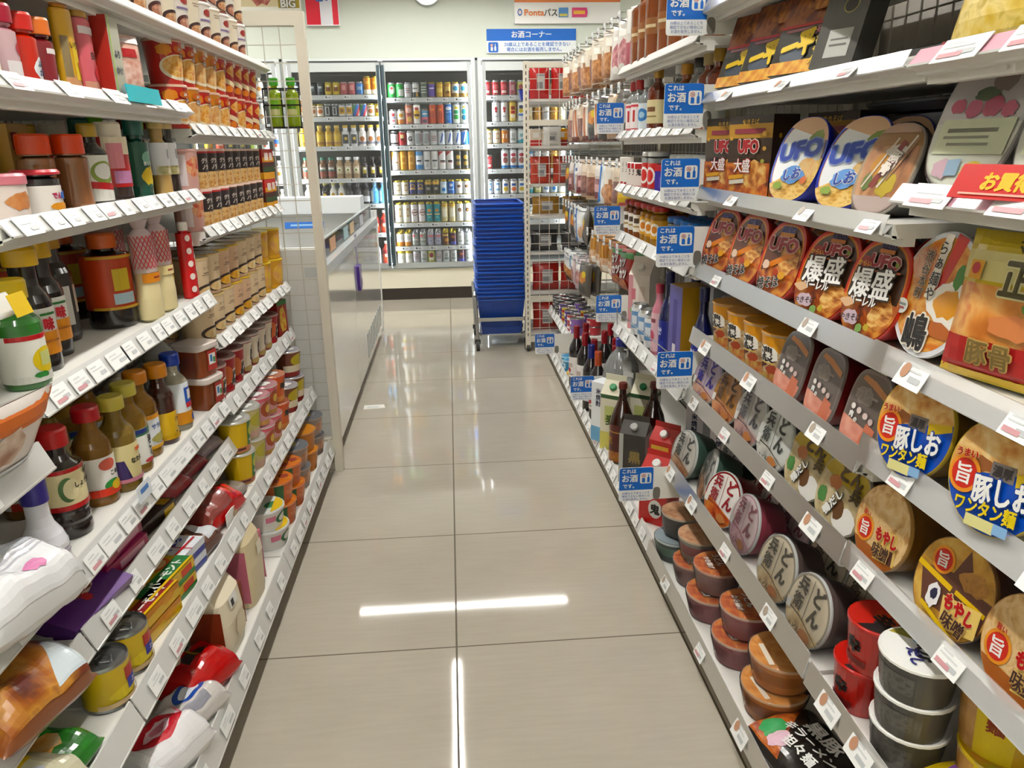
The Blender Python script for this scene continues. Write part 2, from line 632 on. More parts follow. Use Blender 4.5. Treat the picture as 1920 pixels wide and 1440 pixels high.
b = B()
b.lathe([(.118, 0), (.122, .018), (.112, .034), (.105, .034)], M('#b9bcb8', .25, 0, .8), 40, Matrix.Rotation(PI / 2, 4, 'X'))
c = B()
c.poly(sup(.105, .105, 2, 36), M('#f2f2ee', .3), front(-.03), 0)
d = B()
d.box(-.003, .003, -.037, -.034, 0, .07, M('#222222'))
d.box(0, .05, -.039, -.036, -.004, .004, M('#222222'))
Proto('wall_clock', 'clock', [('rim', b), ('dial', c), ('hands', d)]).put(at(-.088, 6.5, 2.42), 'round silver rimmed wall clock above the middle cooler doors')


# ---------------------------------------------------------------- shelving
def tag_mesh(pink=0, w=.052, h=.032, seed=0, pic=None):
    b = B()
    b.box(-w / 2, w / 2, -.0012, 0, -h / 2, h / 2, M('#f1f2f0', .35))
    rn = random.Random(seed)
    g = M('#d0d3d4')
    cm = [('r', rn.uniform(-.5, 0), .55, .4, .08, g), ('r', -.1, .2, .7, .06, g), ('r', .35, -.35, .4, .2, M('#bcc0c2'))]
    if pink:
        cm.append(('r', -.25, -.5, .55, .2, M('#d3a4a9')))
    if pic:
        cm.append(('e', -.55, .1, .28, .55, M(pic)))
    b.art(cm, w / 2, h / 2, front(-.0012))
    return b.mesh('price_tag', False)


TAGS = [tag_mesh(0, seed=1), tag_mesh(0, seed=2), tag_mesh(0, seed=3), tag_mesh(0, w=.07, seed=4), tag_mesh(0, w=.042, seed=6), tag_mesh(1, seed=9)]
TAGP = [tag_mesh(0, .062, .042, 5, '#c49a80'), tag_mesh(0, .055, .036, 6, '#a89a8c'), tag_mesh(1, .05, .034, 7)]
TAGR = [tag_mesh(1, .09, .036, 8)]
RAILM = M('#cfcfcc', .35, .2)
BOARD = M('#e2e1da', .45)
GUARD = GLASS('#f6f7f7', .3, .3, 1.2)


def shelf(side, y0, y1, lip, back, zl, zu, label, tags, clear=False, pink=False, tagset=None, gap=.003, tilt=.014, wood=None):
    """side -1: left gondola (faces +x), +1: right gondola (faces -x). lip, back are distances from the aisle axis"""
    S = side
    zs = zu - .012 if not clear else zl + .016
    bd = B()
    bd.box(min(S * (lip + .012), S * back), max(S * (lip + .012), S * back), y0 + gap, y1 - gap, zs - .022, zs, BOARD)
    bd.box(min(S * (lip + .03), S * (lip + .05)), max(S * (lip + .03), S * (lip + .05)), y0 + gap, y1 - gap, zs - .034, zs - .022, BOARD)
    rl = B()
    ztop = zu if not clear else zl + (zu - zl) * .55
    xb, xt = S * (lip - .004), S * (lip + tilt * ((ztop - zl) / max(.02, zu - zl)))
    t = S * .003
    rl.rings([[(xb, y, zl), (xb + t, y, zl), (xt + t, y, ztop), (xt, y, ztop)] for y in (y0 + gap, y1 - gap)], M('#e7b7c4', .35, .3) if pink else RAILM)
    rl.rings([[(xb, y, zl), (xb, y, zl + .003), (S * (lip + .02), y, zs - .018), (S * (lip + .02), y, zs - .022)] for y in (y0 + gap, y1 - gap)], M('#d4d4d0', .3, .3))
    parts = [('board', bd), ('price_rail', rl)]
    if clear:
        gd = B()
        x0, x1 = S * (lip - .006), S * (lip + .004)
        gd.rings([[(x0, y, zl + .002), (x0 + S * .0015, y, zl + .002), (x1 + S * .0015, y, zu + .004), (x1, y, zu + .004)] for y in (y0 + gap, y1 - gap)], GUARD)
        parts.append(('clear_guard', gd))
    root = Proto('shelf', 'shelf', parts).put(Matrix.Identity(4), label).children[1]
    ts = tagset or TAGS
    ang = math.atan2(abs(xt - xb), ztop - zl)
    rnd = random.Random(int(zl * 1000) + int(y0 * 100) + S)
    zc, xc = (zl + (ztop if not clear else zu) * 1.0) / 2, (xb + (xt if not clear else S * (lip + .004))) / 2 - S * .0035
    for k, y in enumerate(tags):
        me = ts[rnd.randrange(len(ts))]
        o = link('price_tag', me, root)
        o.matrix_world = Matrix.Translation((xc, y, zc)) @ Matrix.Rotation(-S * PI / 2, 4, 'Z') @ Matrix.Rotation(-ang, 4, 'X')
    return zs


def spread(y0, y1, n, seed):
    r = random.Random(seed)
    w = (y1 - y0) / n
    return [y0 + w * (i + .5) + r.uniform(-.12, .12) * w for i in range(n)]


def wire_grid(b, x0, x1, z0, z1, dx, dz, mat, y=0.0, r=.0016, axis='x'):
    n = round((x1 - x0) / dx)
    for i in range(n + 1):
        x = x0 + (x1 - x0) * i / n
        if axis == 'x':
            b.box(x - r, x + r, y - r, y + r, z0, z1, mat)
        else:
            b.box(y - r, y + r, x - r, x + r, z0, z1, mat)
    n = round((z1 - z0) / dz)
    for i in range(n + 1):
        z = z0 + (z1 - z0) * i / n
        if axis == 'x':
            b.box(x0, x1, y + r, y + 3 * r, z - r, z + r, mat)
        else:
            b.box(y + r, y + 3 * r, x0, x1, z - r, z + r, mat)


def gondola(side, y0, y1, back, ztop, label, panel, kick):
    S = side
    up = B()
    for y in (y0 + .012, y1 - .012):
        up.box(min(S * back, S * (back + .05)), max(S * back, S * (back + .05)), y - .012, y + .012, 0, ztop, IVORY)
        for k in range(int(ztop / .05)):
            up.box(min(S * (back - .0006), S * back), max(S * (back - .0006), S * back), y - .003, y + .003, .1 + k * .05, .125 + k * .05, M('#55524a'))
    gr = B()
    wire_grid(gr, y0 + .025, y1 - .025, .1, ztop - .03, .055, .1, M('#c6c3b8', .35, 0, .3), S * (back + .012), .0018, 'y')
    pn = B()
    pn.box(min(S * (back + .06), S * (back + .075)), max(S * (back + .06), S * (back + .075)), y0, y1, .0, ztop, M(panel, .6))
    kb = B()
    kb.box(min(S * kick, S * back), max(S * kick, S * back), y0 + .002, y1 - .002, 0, .066, M('#8f897c', .5))
    Proto('gondola_frame', 'shelving', [('upright', up), ('wire_back', gr), ('back_panel', pn), ('plinth', kb)]).put(Matrix.Identity(4), label)


LB, RB = 1.0, 1.06
YL = (.2, 1.095, 1.965, 2.858)
YR = (.19, 1.09, 1.985, 2.885, 3.79, 4.62)
gondola(-1, YL[0], YL[1], LB, 1.62, 'ivory shelving frame of the nearest seasoning bay with wire back', '#c4c6b8', .52)
gondola(-1, YL[1], YL[2], LB, 1.62, 'ivory shelving frame of the middle seasoning bay with wire back', '#c4c6b8', .52)
gondola(-1, YL[2], YL[3], LB, 1.62, 'ivory shelving frame of the cup soup bay beside the wire end panel', '#c4c6b8', .52)
gondola(1, YR[0], YR[1], RB, 1.75, 'ivory shelving frame of the nearest noodle bay', '#c9c4bd', .63)
gondola(1, YR[1], YR[2], RB, 1.75, 'ivory shelving frame of the noodle bay beside the liquor bay', '#b9b4ab', .63)
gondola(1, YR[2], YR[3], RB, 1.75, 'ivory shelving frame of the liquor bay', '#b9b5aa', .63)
gondola(1, YR[3], YR[4], RB, 1.75, 'ivory shelving frame of the snack bay next to the liquor bay', '#6f6a60', .63)  # back panel colour darkened to paint shade behind the hanging bags
gondola(1, YR[4], YR[5], RB, 1.75, 'ivory shelving frame of the snack bay at the far end', '#6f6a60', .63)  # same darkened panel, shade put into its colour

# left shelves ------------------------------------------------
NF, NM, NN = 'of the cup soup bay', 'of the middle seasoning bay', 'of the nearest seasoning bay'
ZL = {}
ZL['a0'] = shelf(-1, YL[1], YL[3], .575, LB, 1.512, 1.535, 'white topmost shelf over the cup soups and seasoning packs', [])
ZL['a'] = shelf(-1, YL[2], YL[3], .575, LB, 1.288, 1.314, 'white shelf under the stacked soup cups ' + NF, spread(1.99, 2.83, 9, 1))
ZL['b'] = shelf(-1, YL[2], YL[3], .575, LB, 1.042, 1.068, 'white shelf under the granola cups ' + NF, spread(1.99, 2.83, 9, 2))
ZL['c'] = shelf(-1, YL[2], YL[3], .58, LB, .756, .784, 'white shelf under the cream soup cups ' + NF, spread(1.99, 2.83, 9, 3))
ZL['d'] = shelf(-1, YL[2], YL[3], .58, LB, .568, .608, 'white shelf under the red rice cups ' + NF, spread(1.99, 2.83, 8, 4))
ZL['e'] = shelf(-1, YL[2], YL[3], .525, LB, .325, .372, 'white second lowest shelf ' + NF, spread(1.99, 2.83, 9, 5))
ZL['f'] = shelf(-1, YL[2], YL[3], .475, LB, .085, .145, 'white base shelf ' + NF, spread(1.99, 2.83, 9, 6))
ZL['ma'] = shelf(-1, YL[1], YL[2], .575, LB, 1.336, 1.358, 'white shelf under the sprinkle packs ' + NM, spread(1.12, 1.94, 5, 7))
ZL['mb'] = shelf(-1, YL[1], YL[2], .575, LB, 1.138, 1.163, 'white shelf under the orange capped jars ' + NM, spread(1.12, 1.94, 12, 8))
ZL['mc'] = shelf(-1, YL[1], YL[2], .58, LB, .876, .912, 'white shelf under the mayonnaise and sauces ' + NM, spread(1.12, 1.94, 12, 9))
ZL['md'] = shelf(-1, YL[1], YL[2], .58, LB, .586, .625, 'white shelf under the oil bottles ' + NM, spread(1.12, 1.94, 12, 10))
ZL['md2'] = shelf(-1, YL[1], YL[2], .58, LB, .468, .512, 'white shelf under the purple curry box ' + NM, spread(1.12, 1.94, 8, 11))
ZL['me'] = shelf(-1, YL[1], YL[2], .525, LB, .325, .372, 'white shelf under the curry roux boxes ' + NM, spread(1.12, 1.94, 8, 12))
ZL['mf'] = shelf(-1, YL[1], YL[2], .475, LB, .085, .145, 'white base shelf under the flour bags ' + NM, spread(1.12, 1.94, 6, 13))
ZL['nb'] = shelf(-1, YL[0], YL[1], .58, LB, 1.038, 1.066, 'white shelf with a yellow marker at its end ' + NN, [])
ZL['nc'] = shelf(-1, YL[0], YL[1], .58, LB, .798, .842, 'white shelf under the dried food packet ' + NN, spread(.5, 1.0, 3, 15))
ZL['nd'] = shelf(-1, YL[0], YL[1], .58, LB, .606, .646, 'white shelf under the white crinkled bag ' + NN, spread(.4, 1.02, 4, 16))
ZL['ne'] = shelf(-1, YL[0], YL[1], .58, LB, .47, .51, 'white shelf under the brown snack packet ' + NN, spread(.4, 1.02, 3, 17))
ZL['nf'] = shelf(-1, YL[0], YL[1], .525, LB, .325, .372, 'white second lowest shelf ' + NN, spread(.6, 1.0, 3, 18))
ZL['ng'] = shelf(-1, YL[0], YL[1], .475, LB, .085, .145, 'white base shelf ' + NN, [])
# right shelves -----------------------------------------------
NW, NX, NA, NS, NT = 'of the noodle bay beside the liquor', 'of the nearest noodle bay', 'of the liquor bay', 'of the snack bay next to the liquor', 'of the far snack bay'
ZR = {}
ZR['8'] = shelf(1, YR[1], YR[2], .665, RB, 1.55, 1.575, 'white topmost shelf ' + NW, [], True)
ZR['7'] = shelf(1, YR[1], YR[2], .675, RB, 1.345, 1.365, 'white shelf under the black noodle boxes ' + NW, [1.25, 1.5, 1.8], True, tagset=TAGP)
ZR['6'] = shelf(1, YR[1], YR[2], .675, RB, 1.112, 1.138, 'white shelf under the blue oval trays ' + NW, [1.13, 1.35, 1.72], True, tagset=TAGP)
ZR['5'] = shelf(1, YR[1], YR[2], .68, RB, .908, .945, 'white shelf under the red oval trays ' + NW, [1.3, 1.8], True, tagset=TAGP)
ZR['4'] = shelf(1, YR[1], YR[2], .68, RB, .724, .765, 'white shelf under the yellow cups ' + NW, [1.23, 1.55, 1.85], True, tagset=TAGP)
ZR['3'] = shelf(1, YR[1], YR[2], .675, RB, .55, .595, 'white shelf under the grey lidded bowls ' + NW, [1.2, 1.4, 1.66, 1.9], True, tagset=TAGP)
ZR['2'] = shelf(1, YR[1], YR[2], .635, RB, .32, .37, 'white second lowest shelf ' + NW, [1.25, 1.5, 1.75, 1.95], True, tagset=TAGP)
ZR['1'] = shelf(1, YR[1], YR[2], .585, RB, .068, .112, 'white base shelf under the stacked bowls ' + NW, [1.22, 1.48, 1.78], True, tagset=TAGP)
ZR['n8'] = shelf(1, YR[0], YR[1], .675, RB, 1.55, 1.575, 'white topmost shelf ' + NX, [], True)
ZR['n7'] = shelf(1, YR[0], YR[1], .675, RB, 1.345, 1.368, 'white shelf with a pink rail under the green noodle bag', spread(.5, 1.05, 4, 21), pink=True, tagset=TAGR)
ZR['n6'] = shelf(1, YR[0], YR[1], .675, RB, 1.162, 1.188, 'white shelf with a pink rail under the cherry printed covers', spread(.5, 1.05, 4, 22), pink=True, tagset=TAGR)
ZR['n5'] = shelf(1, YR[0], YR[1], .675, RB, .912, .95, 'white shelf under the tall round lid ' + NX, [.76, .97], True, tagset=TAGP)
ZR['n4'] = shelf(1, YR[0], YR[1], .675, RB, .752, .795, 'white shelf under the blue noodle lids ' + NX, [.68, .96], True, tagset=TAGP)
ZR['n3'] = shelf(1, YR[0], YR[1], .675, RB, .56, .6, 'white shelf under the brown noodle lids ' + NX, [.8, 1.02], True, tagset=TAGP)
ZR['n2'] = shelf(1, YR[0], YR[1], .635, RB, .315, .36, 'white second lowest shelf ' + NX, [.9, 1.0], True, tagset=TAGP)
ZR['n1'] = shelf(1, YR[0], YR[1], .585, RB, .068, .112, 'white base shelf ' + NX, [1.05], True, tagset=TAGP)
ZR['a8'] = shelf(1, YR[2], YR[3], .65, RB, 1.488, 1.515, 'white topmost shelf under the tall brown bottles ' + NA, [])
ZR['a6'] = shelf(1, YR[2], YR[3], .65, RB, 1.272, 1.296, 'white shelf under the clear spirit bottles ' + NA, spread(2.05, 2.85, 7, 31))
ZR['a5'] = shelf(1, YR[2], YR[3], .65, RB, 1.088, 1.112, 'white shelf under the small cartons ' + NA, spread(2.05, 2.85, 7, 32))
ZR['a4'] = shelf(1, YR[2], YR[3], .655, RB, .905, .94, 'white shelf under the glass cup drinks ' + NA, spread(2.05, 2.85, 5, 33))
ZR['a3'] = shelf(1, YR[2], YR[3], .655, RB, .548, .592, 'white shelf with a wire rail under the blue cans ' + NA, spread(2.05, 2.85, 6, 34))
ZR['a1'] = shelf(1, YR[2], YR[3], .585, RB, .068, .112, 'white base shelf under the wine bottles ' + NA, spread(2.02, 2.87, 10, 35))
ZR['s1'] = shelf(1, YR[3], YR[4], .585, RB, .068, .112, 'white base shelf ' + NS, spread(2.95, 3.75, 8, 37))
ZR['t2'] = shelf(1, YR[4], YR[5], .62, RB, .262, .3, 'white lower shelf ' + NT, spread(3.85, 4.55, 7, 38))
ZR['t1'] = shelf(1, YR[4], YR[5], .585, RB, .068, .112, 'white base shelf under the pale cups ' + NT, spread(3.85, 4.55, 6, 39))

# ---------------------------------------------------------------- wire end panels
P_ = B()
P_.box(-.478, -.446, 2.862, 2.9, .0, 1.70, IVORY)
P_.box(-1.9, -.478, 2.862, 2.9, 1.655, 1.70, IVORY)
P_.box(-1.9, -.478, 2.862, 2.9, .10, .14, IVORY)
P_.box(-1.93, -1.9, 2.862, 2.9, 0, 1.70, IVORY)
g = B()
wire_grid(g, -1.9, -.478, .14, 1.655, .0575, .0575, M('#c3c0b4', .35, 0, .3), 2.885, .0015)
ft = B()
for x in (-.462, -1.915):
    ft.lathe([(.008, 0), (.018, .001), (.018, .008), (.006, .01)], M('#77746c'), 12, at(x, 2.88, -.001))
Proto('wire_end_panel', 'partition', [('frame', P_), ('wire_mesh', g), ('levelling_feet', ft)]).put(Matrix.Identity(4), 'ivory framed wire panel closing the end of the seasoning shelves')

P_ = B()
for x in (.477, 1.35):
    P_.box(x, x + .03, 4.625, 4.66, .02, 1.715, IVORY)
    for k in range(46):
        P_.box(x + .011, x + .017, 4.6235, 4.6255, .1 + k * .035, .12 + k * .035, M('#4c463e'))
for z in (1.68, 1.365, .06):
    P_.box(.507, 1.35, 4.63, 4.655, z, z + .032, IVORY)
g = B()
wire_grid(g, .507, 1.35, .09, 1.68, .06, .058, M('#d8d0c4', .35, 0, .3), 4.637, .0016)
w = B()
for x in (.492, 1.365):
    w.lathe([(.02, -.012), (.024, -.01), (.024, .01), (.02, .012)], M('#2d2b2a'), 16, Matrix.Translation((x, 4.64, .024)) @ Matrix.Rotation(PI / 2, 4, 'Y'))
Proto('wire_end_panel', 'partition', [('frame', P_), ('wire_mesh', g), ('castors', w)]).put(Matrix.Identity(4), 'ivory slotted wire panel behind the snack bay next to the blue baskets')


# ---------------------------------------------------------------- liquor notices
def notice(x, y, z, w, label, hole=True):
    hw, hh = .0505, .0535
    h = B()
    h.box(hw - .01, hw + w, .002, .0035, -hh * .95, hh * .95, M('#e6e6e0', .4))
    if hole:
        h.poly([(hw + .012 + a * .011, -.6 * hh + c * .02) for a, c in sup(1, 1, 3, 20)], M('#6e6a62', .6), front(.002), .0004)
    c = B()
    c.prism([(a, d) for a, d in sup(hw, hh, 16, 32)], 0, .002, M('#eceeec', .35), Matrix.Rotation(PI / 2, 4, 'X') @ Matrix.Translation((0, 0, -.002)))
    f = front(0)
    shape = sup(hw * .995, hh * .995, 16, 32)
    c.art([('h', 0, -1, .33, BLUE), ('t', 'これは', -.42, .8, .27, WHITE, 0, None, .03), ('t', 'お酒', -.38, .38, .46, WHITE, 0, None, .028), ('t', 'です。', -.45, -.07, .27, WHITE, 0, None, .03),
           ('t', '20歳以上であることを', -.02, -.48, .155, NAVY, 0, None, .004), ('t', '確認できない場合には', -.02, -.66, .155, NAVY, 0, None, .004), ('t', 'お酒を販売しません。', -.02, -.84, .155, NAVY, 0, None, .004)], hw, hh, f, shape)
    notice_mark(c, .55, .36, .017, hw, hh, f, BLUE, WHITE)
    Proto('liquor_notice', 'sign', [('holder', h), ('notice_card', c)]).put((x, y, z), label, 'liquor notices along the shelves')


notice(.621, 1.975, 1.555, .08, 'blue and white liquor notice at the top shelf by the brown bottles')
notice(.6245, 1.975, 1.339, .06, 'blue and white liquor notice beside the black noodle boxes')
notice(.6245, 1.975, 1.159, .06, 'blue and white liquor notice beside the upright black and gold noodle packs')
notice(.62, 1.975, .988, .07, 'blue and white liquor notice next to the first red oval tray')
notice(.636, 1.975, .645, .05, 'blue and white liquor notice below the blue sake bottles')
notice(.5385, 1.975, .3005, .09, 'blue and white liquor notice before the red carton at floor level')
notice(.6255, 2.88, 1.342, .06, 'blue and white liquor notice in front of the upper hanging snack bags')
notice(.622, 2.88, .975, .06, 'blue and white liquor notice in front of the middle hanging snack bags')
notice(.636, 2.88, .634, .06, 'lighter blue liquor notice below the red katsu snack bags')
notice(.56, 3.02, .262, .05, 'blue and white liquor notice in front of the wine bottle labels')
notice(.49, 3.76, .27, .12, 'blue and white liquor notice standing out over the floor by the pale tins')
# ---------------------------------------------------------------- walk-in cooler with glass doors
ALU = M('#c3c8ca', .32, 0, .6)
ALUW = M('#d5dada', .35, 0, .25)
cab = B()
DK = M('#4d4b44', .7)
cab.box(-3.99, 3.59, 7.25, 7.3, .263, 1.93, DK)
cab.box(-3.99, 3.59, 6.52, 7.25, .263, .272, M('#c9ccca', .5))
cab.box(-3.99, 3.59, 6.52, 7.25, 1.92, 1.931, M('#8d8c84', .6))
mull = B()
MX = [(-2.82, -2.74), (-1.29, -1.21), (.24, .32), (1.78, 1.86)]
for a, c_ in MX:
    mull.box(a, c_, 6.49, 6.56, .262, 1.93, ALUW)
    mull.box(a + .03, c_ - .03, 6.488, 6.49, .262, 1.93, M('#8f9696', .4))
mull.box(-3.99, 3.59, 6.488, 6.53, 1.913, 1.933, M('#dfe6e4', .4))
for x0, x1 in ((-1.2, -.5), (-.46, .235), (.33, 1.02), (1.06, 1.75), (-1.98, -1.3)):
    cab.box(x0, x1, 6.487, 6.489, 1.907, 1.914, M('#22282a'))
led = B()
for a, c_ in MX:
    for q in ((a - .012, a + .004), (c_ - .004, c_ + .012)):
        led.box(q[0], q[1], 6.562, 6.574, .3, 1.88, M('#f4fbff', .5, emit=LED))
for x in (-.48, 1.05, -2.02):
    for dx in (-.03, .022):
        led.box(x + dx, x + dx + .008, 6.562, 6.57, .3, 1.88, M('#f4fbff', .5, emit=LED))
Proto('cooler_cabinet', 'cooler', [('carcass', cab), ('mullions', mull), ('lamp_tubes', led)]).put(Matrix.Identity(4), 'built-in drinks cooler cabinet set into the back wall')


def cooler_door(x0, x1, hinge_left, label):
    fr = B()
    z0, z1 = .275, 1.9
    fr.box(x0, x0 + .03, 6.485, 6.515, z0, z1, ALU)
    fr.box(x1 - .03, x1, 6.485, 6.515, z0, z1, ALU)
    fr.box(x0 + .03, x1 - .03, 6.485, 6.515, z1 - .065, z1, ALUW)
    fr.box(x0 + .03, x1 - .03, 6.485, 6.515, z0, z0 + .042, ALU)
    gl = B()
    gl.box(x0 + .03, x1 - .03, 6.499, 6.503, z0 + .042, z1 - .065, GLASS('#ffffff', .015, .02, 1.38))
    hd = B()
    xx = x1 - .012 if hinge_left else x0 + .012
    hd.box(xx - .011, xx + .011, 6.462, 6.484, .3, 1.88, M('#4c5a60', .35, 0, .5))
    Proto('cooler_door', 'door', [('door_frame', fr, [('pull_edge', hd)]), ('glass_pane', gl)]).put(Matrix.Identity(4), label, 'glass doors of the drinks cooler')


cooler_door(-2.02, -1.295, False, 'glass cooler door seen through the wire panel over the green bottles')
cooler_door(-1.205, -.487, True, 'glass cooler door in front of the coffee cans and plastic bottles')
cooler_door(-.475, .236, False, 'glass cooler door in front of the eight rows of beer cans')
cooler_door(.324, 1.035, True, 'glass cooler door behind the stack of blue baskets')
cooler_door(1.047, 1.775, False, 'glass cooler door mostly hidden behind the hanging snacks')

RAIL2 = M('#d8dddc', .35)
CT = []
for sd in range(4):
    t = B()
    w = (.05, .07, .045, .06)[sd]
    t.box(-w / 2, w / 2, -.0012, 0, -.015, .015, M('#f4f6f6', .4))
    t.art([('r', -.5, .1, .2, .5, M('#4a4e52')), ('r', .3, .1, .4, .15, M('#8d9496')), ('r', .2, -.4, .5, .1, M('#a3a9aa'))], w / 2, .015, front(-.0012))
    CT.append(t.mesh('price_tag', False))


def cooler_shelf(x0, x1, z, label, n, seed):
    bd = B()
    bd.box(x0, x1, 6.6, 7.2, z - .012, z, M('#cfd3d2', .45))
    rl = B()
    rl.box(x0, x1, 6.588, 6.6, z - .03, z + .006, RAIL2)
    r = Proto('cooler_shelf', 'shelf', [('board', bd), ('price_rail', rl)]).put(Matrix.Identity(4), label).children[1]
    rnd = random.Random(seed)
    for x in spread(x0 + .03, x1 - .03, n, seed):
        o = link('price_tag', CT[rnd.randrange(4)], r)
        o.matrix_world = Matrix.Translation((x, 6.5875, z - .012))


D1 = [1.665, 1.499, 1.27, 1.014, .803, .56, .30]
D2 = [1.638, 1.432, 1.265, 1.068, .866, .636, .438, .29]
D3 = [1.648, 1.443, 1.27, 1.065, .86, .64, .44]
D0 = [1.66, 1.45, 1.24, 1.0, .77, .53]
for i, z in enumerate(D1):
    cooler_shelf(-1.205, -.49, z, 'white cooler shelf, %s from the top behind the coffee bottle door' % ORD[i], 4, i)
for i, z in enumerate(D2):
    cooler_shelf(-.47, .236, z, 'white cooler shelf, %s from the top behind the beer can door' % ORD[i], 5, 20 + i)
for i, z in enumerate(D3):
    cooler_shelf(.324, 1.75, z, 'white cooler shelf, %s from the top behind the basket stack' % ORD[i], 10, 40 + i)
for i, z in enumerate(D0):
    cooler_shelf(-2.0, -1.295, z, 'white cooler shelf, %s from the top behind the wire end panel' % ORD[i], 3, 60 + i)


# ---------------------------------------------------------------- cans
def can_proto(h, base, cmds, rim='#c9cbcb', top='#c9cbcb'):
    """aluminium can with printed body"""
    r = .0325
    b = B()
    rm = M(rim, .25, 0, .9)
    bm = M(base, .28, .2, .25)
    prof = [(r * .78, 0), (r * .93, .004), (r, .012), (r, h - .018), (r * .97, h - .012), (r * .84, h - .003), (r * .84, h), (r * .78, h - .001), (r * .76, h - .006)]
    b.lathe(prof, [rm, rm, bm, bm, rm, rm, rm, rm], 18)
    b.box(-.007, .007, -.016, .004, h - .005, h - .003, rm)
    zc = h / 2
    b.art(cmds, r * 1.45, h * .42, wrapz(lambda z: r, zc), None, (.008, 0), None, .0004)
    return Proto('drink_can', 'can', [('can', b)])


g_ = lambda c: M(c, .3, .2, .15)
S, L_ = .122, .168


def badge(c, t=None, tc='#f2e6c8', cy=.25):
    k = [('e', 0, cy, .36, .22, g_(c))]
    if t:
        k.append(('t', t, 0, cy, .3, g_(tc), 0, None, .03))
    return k


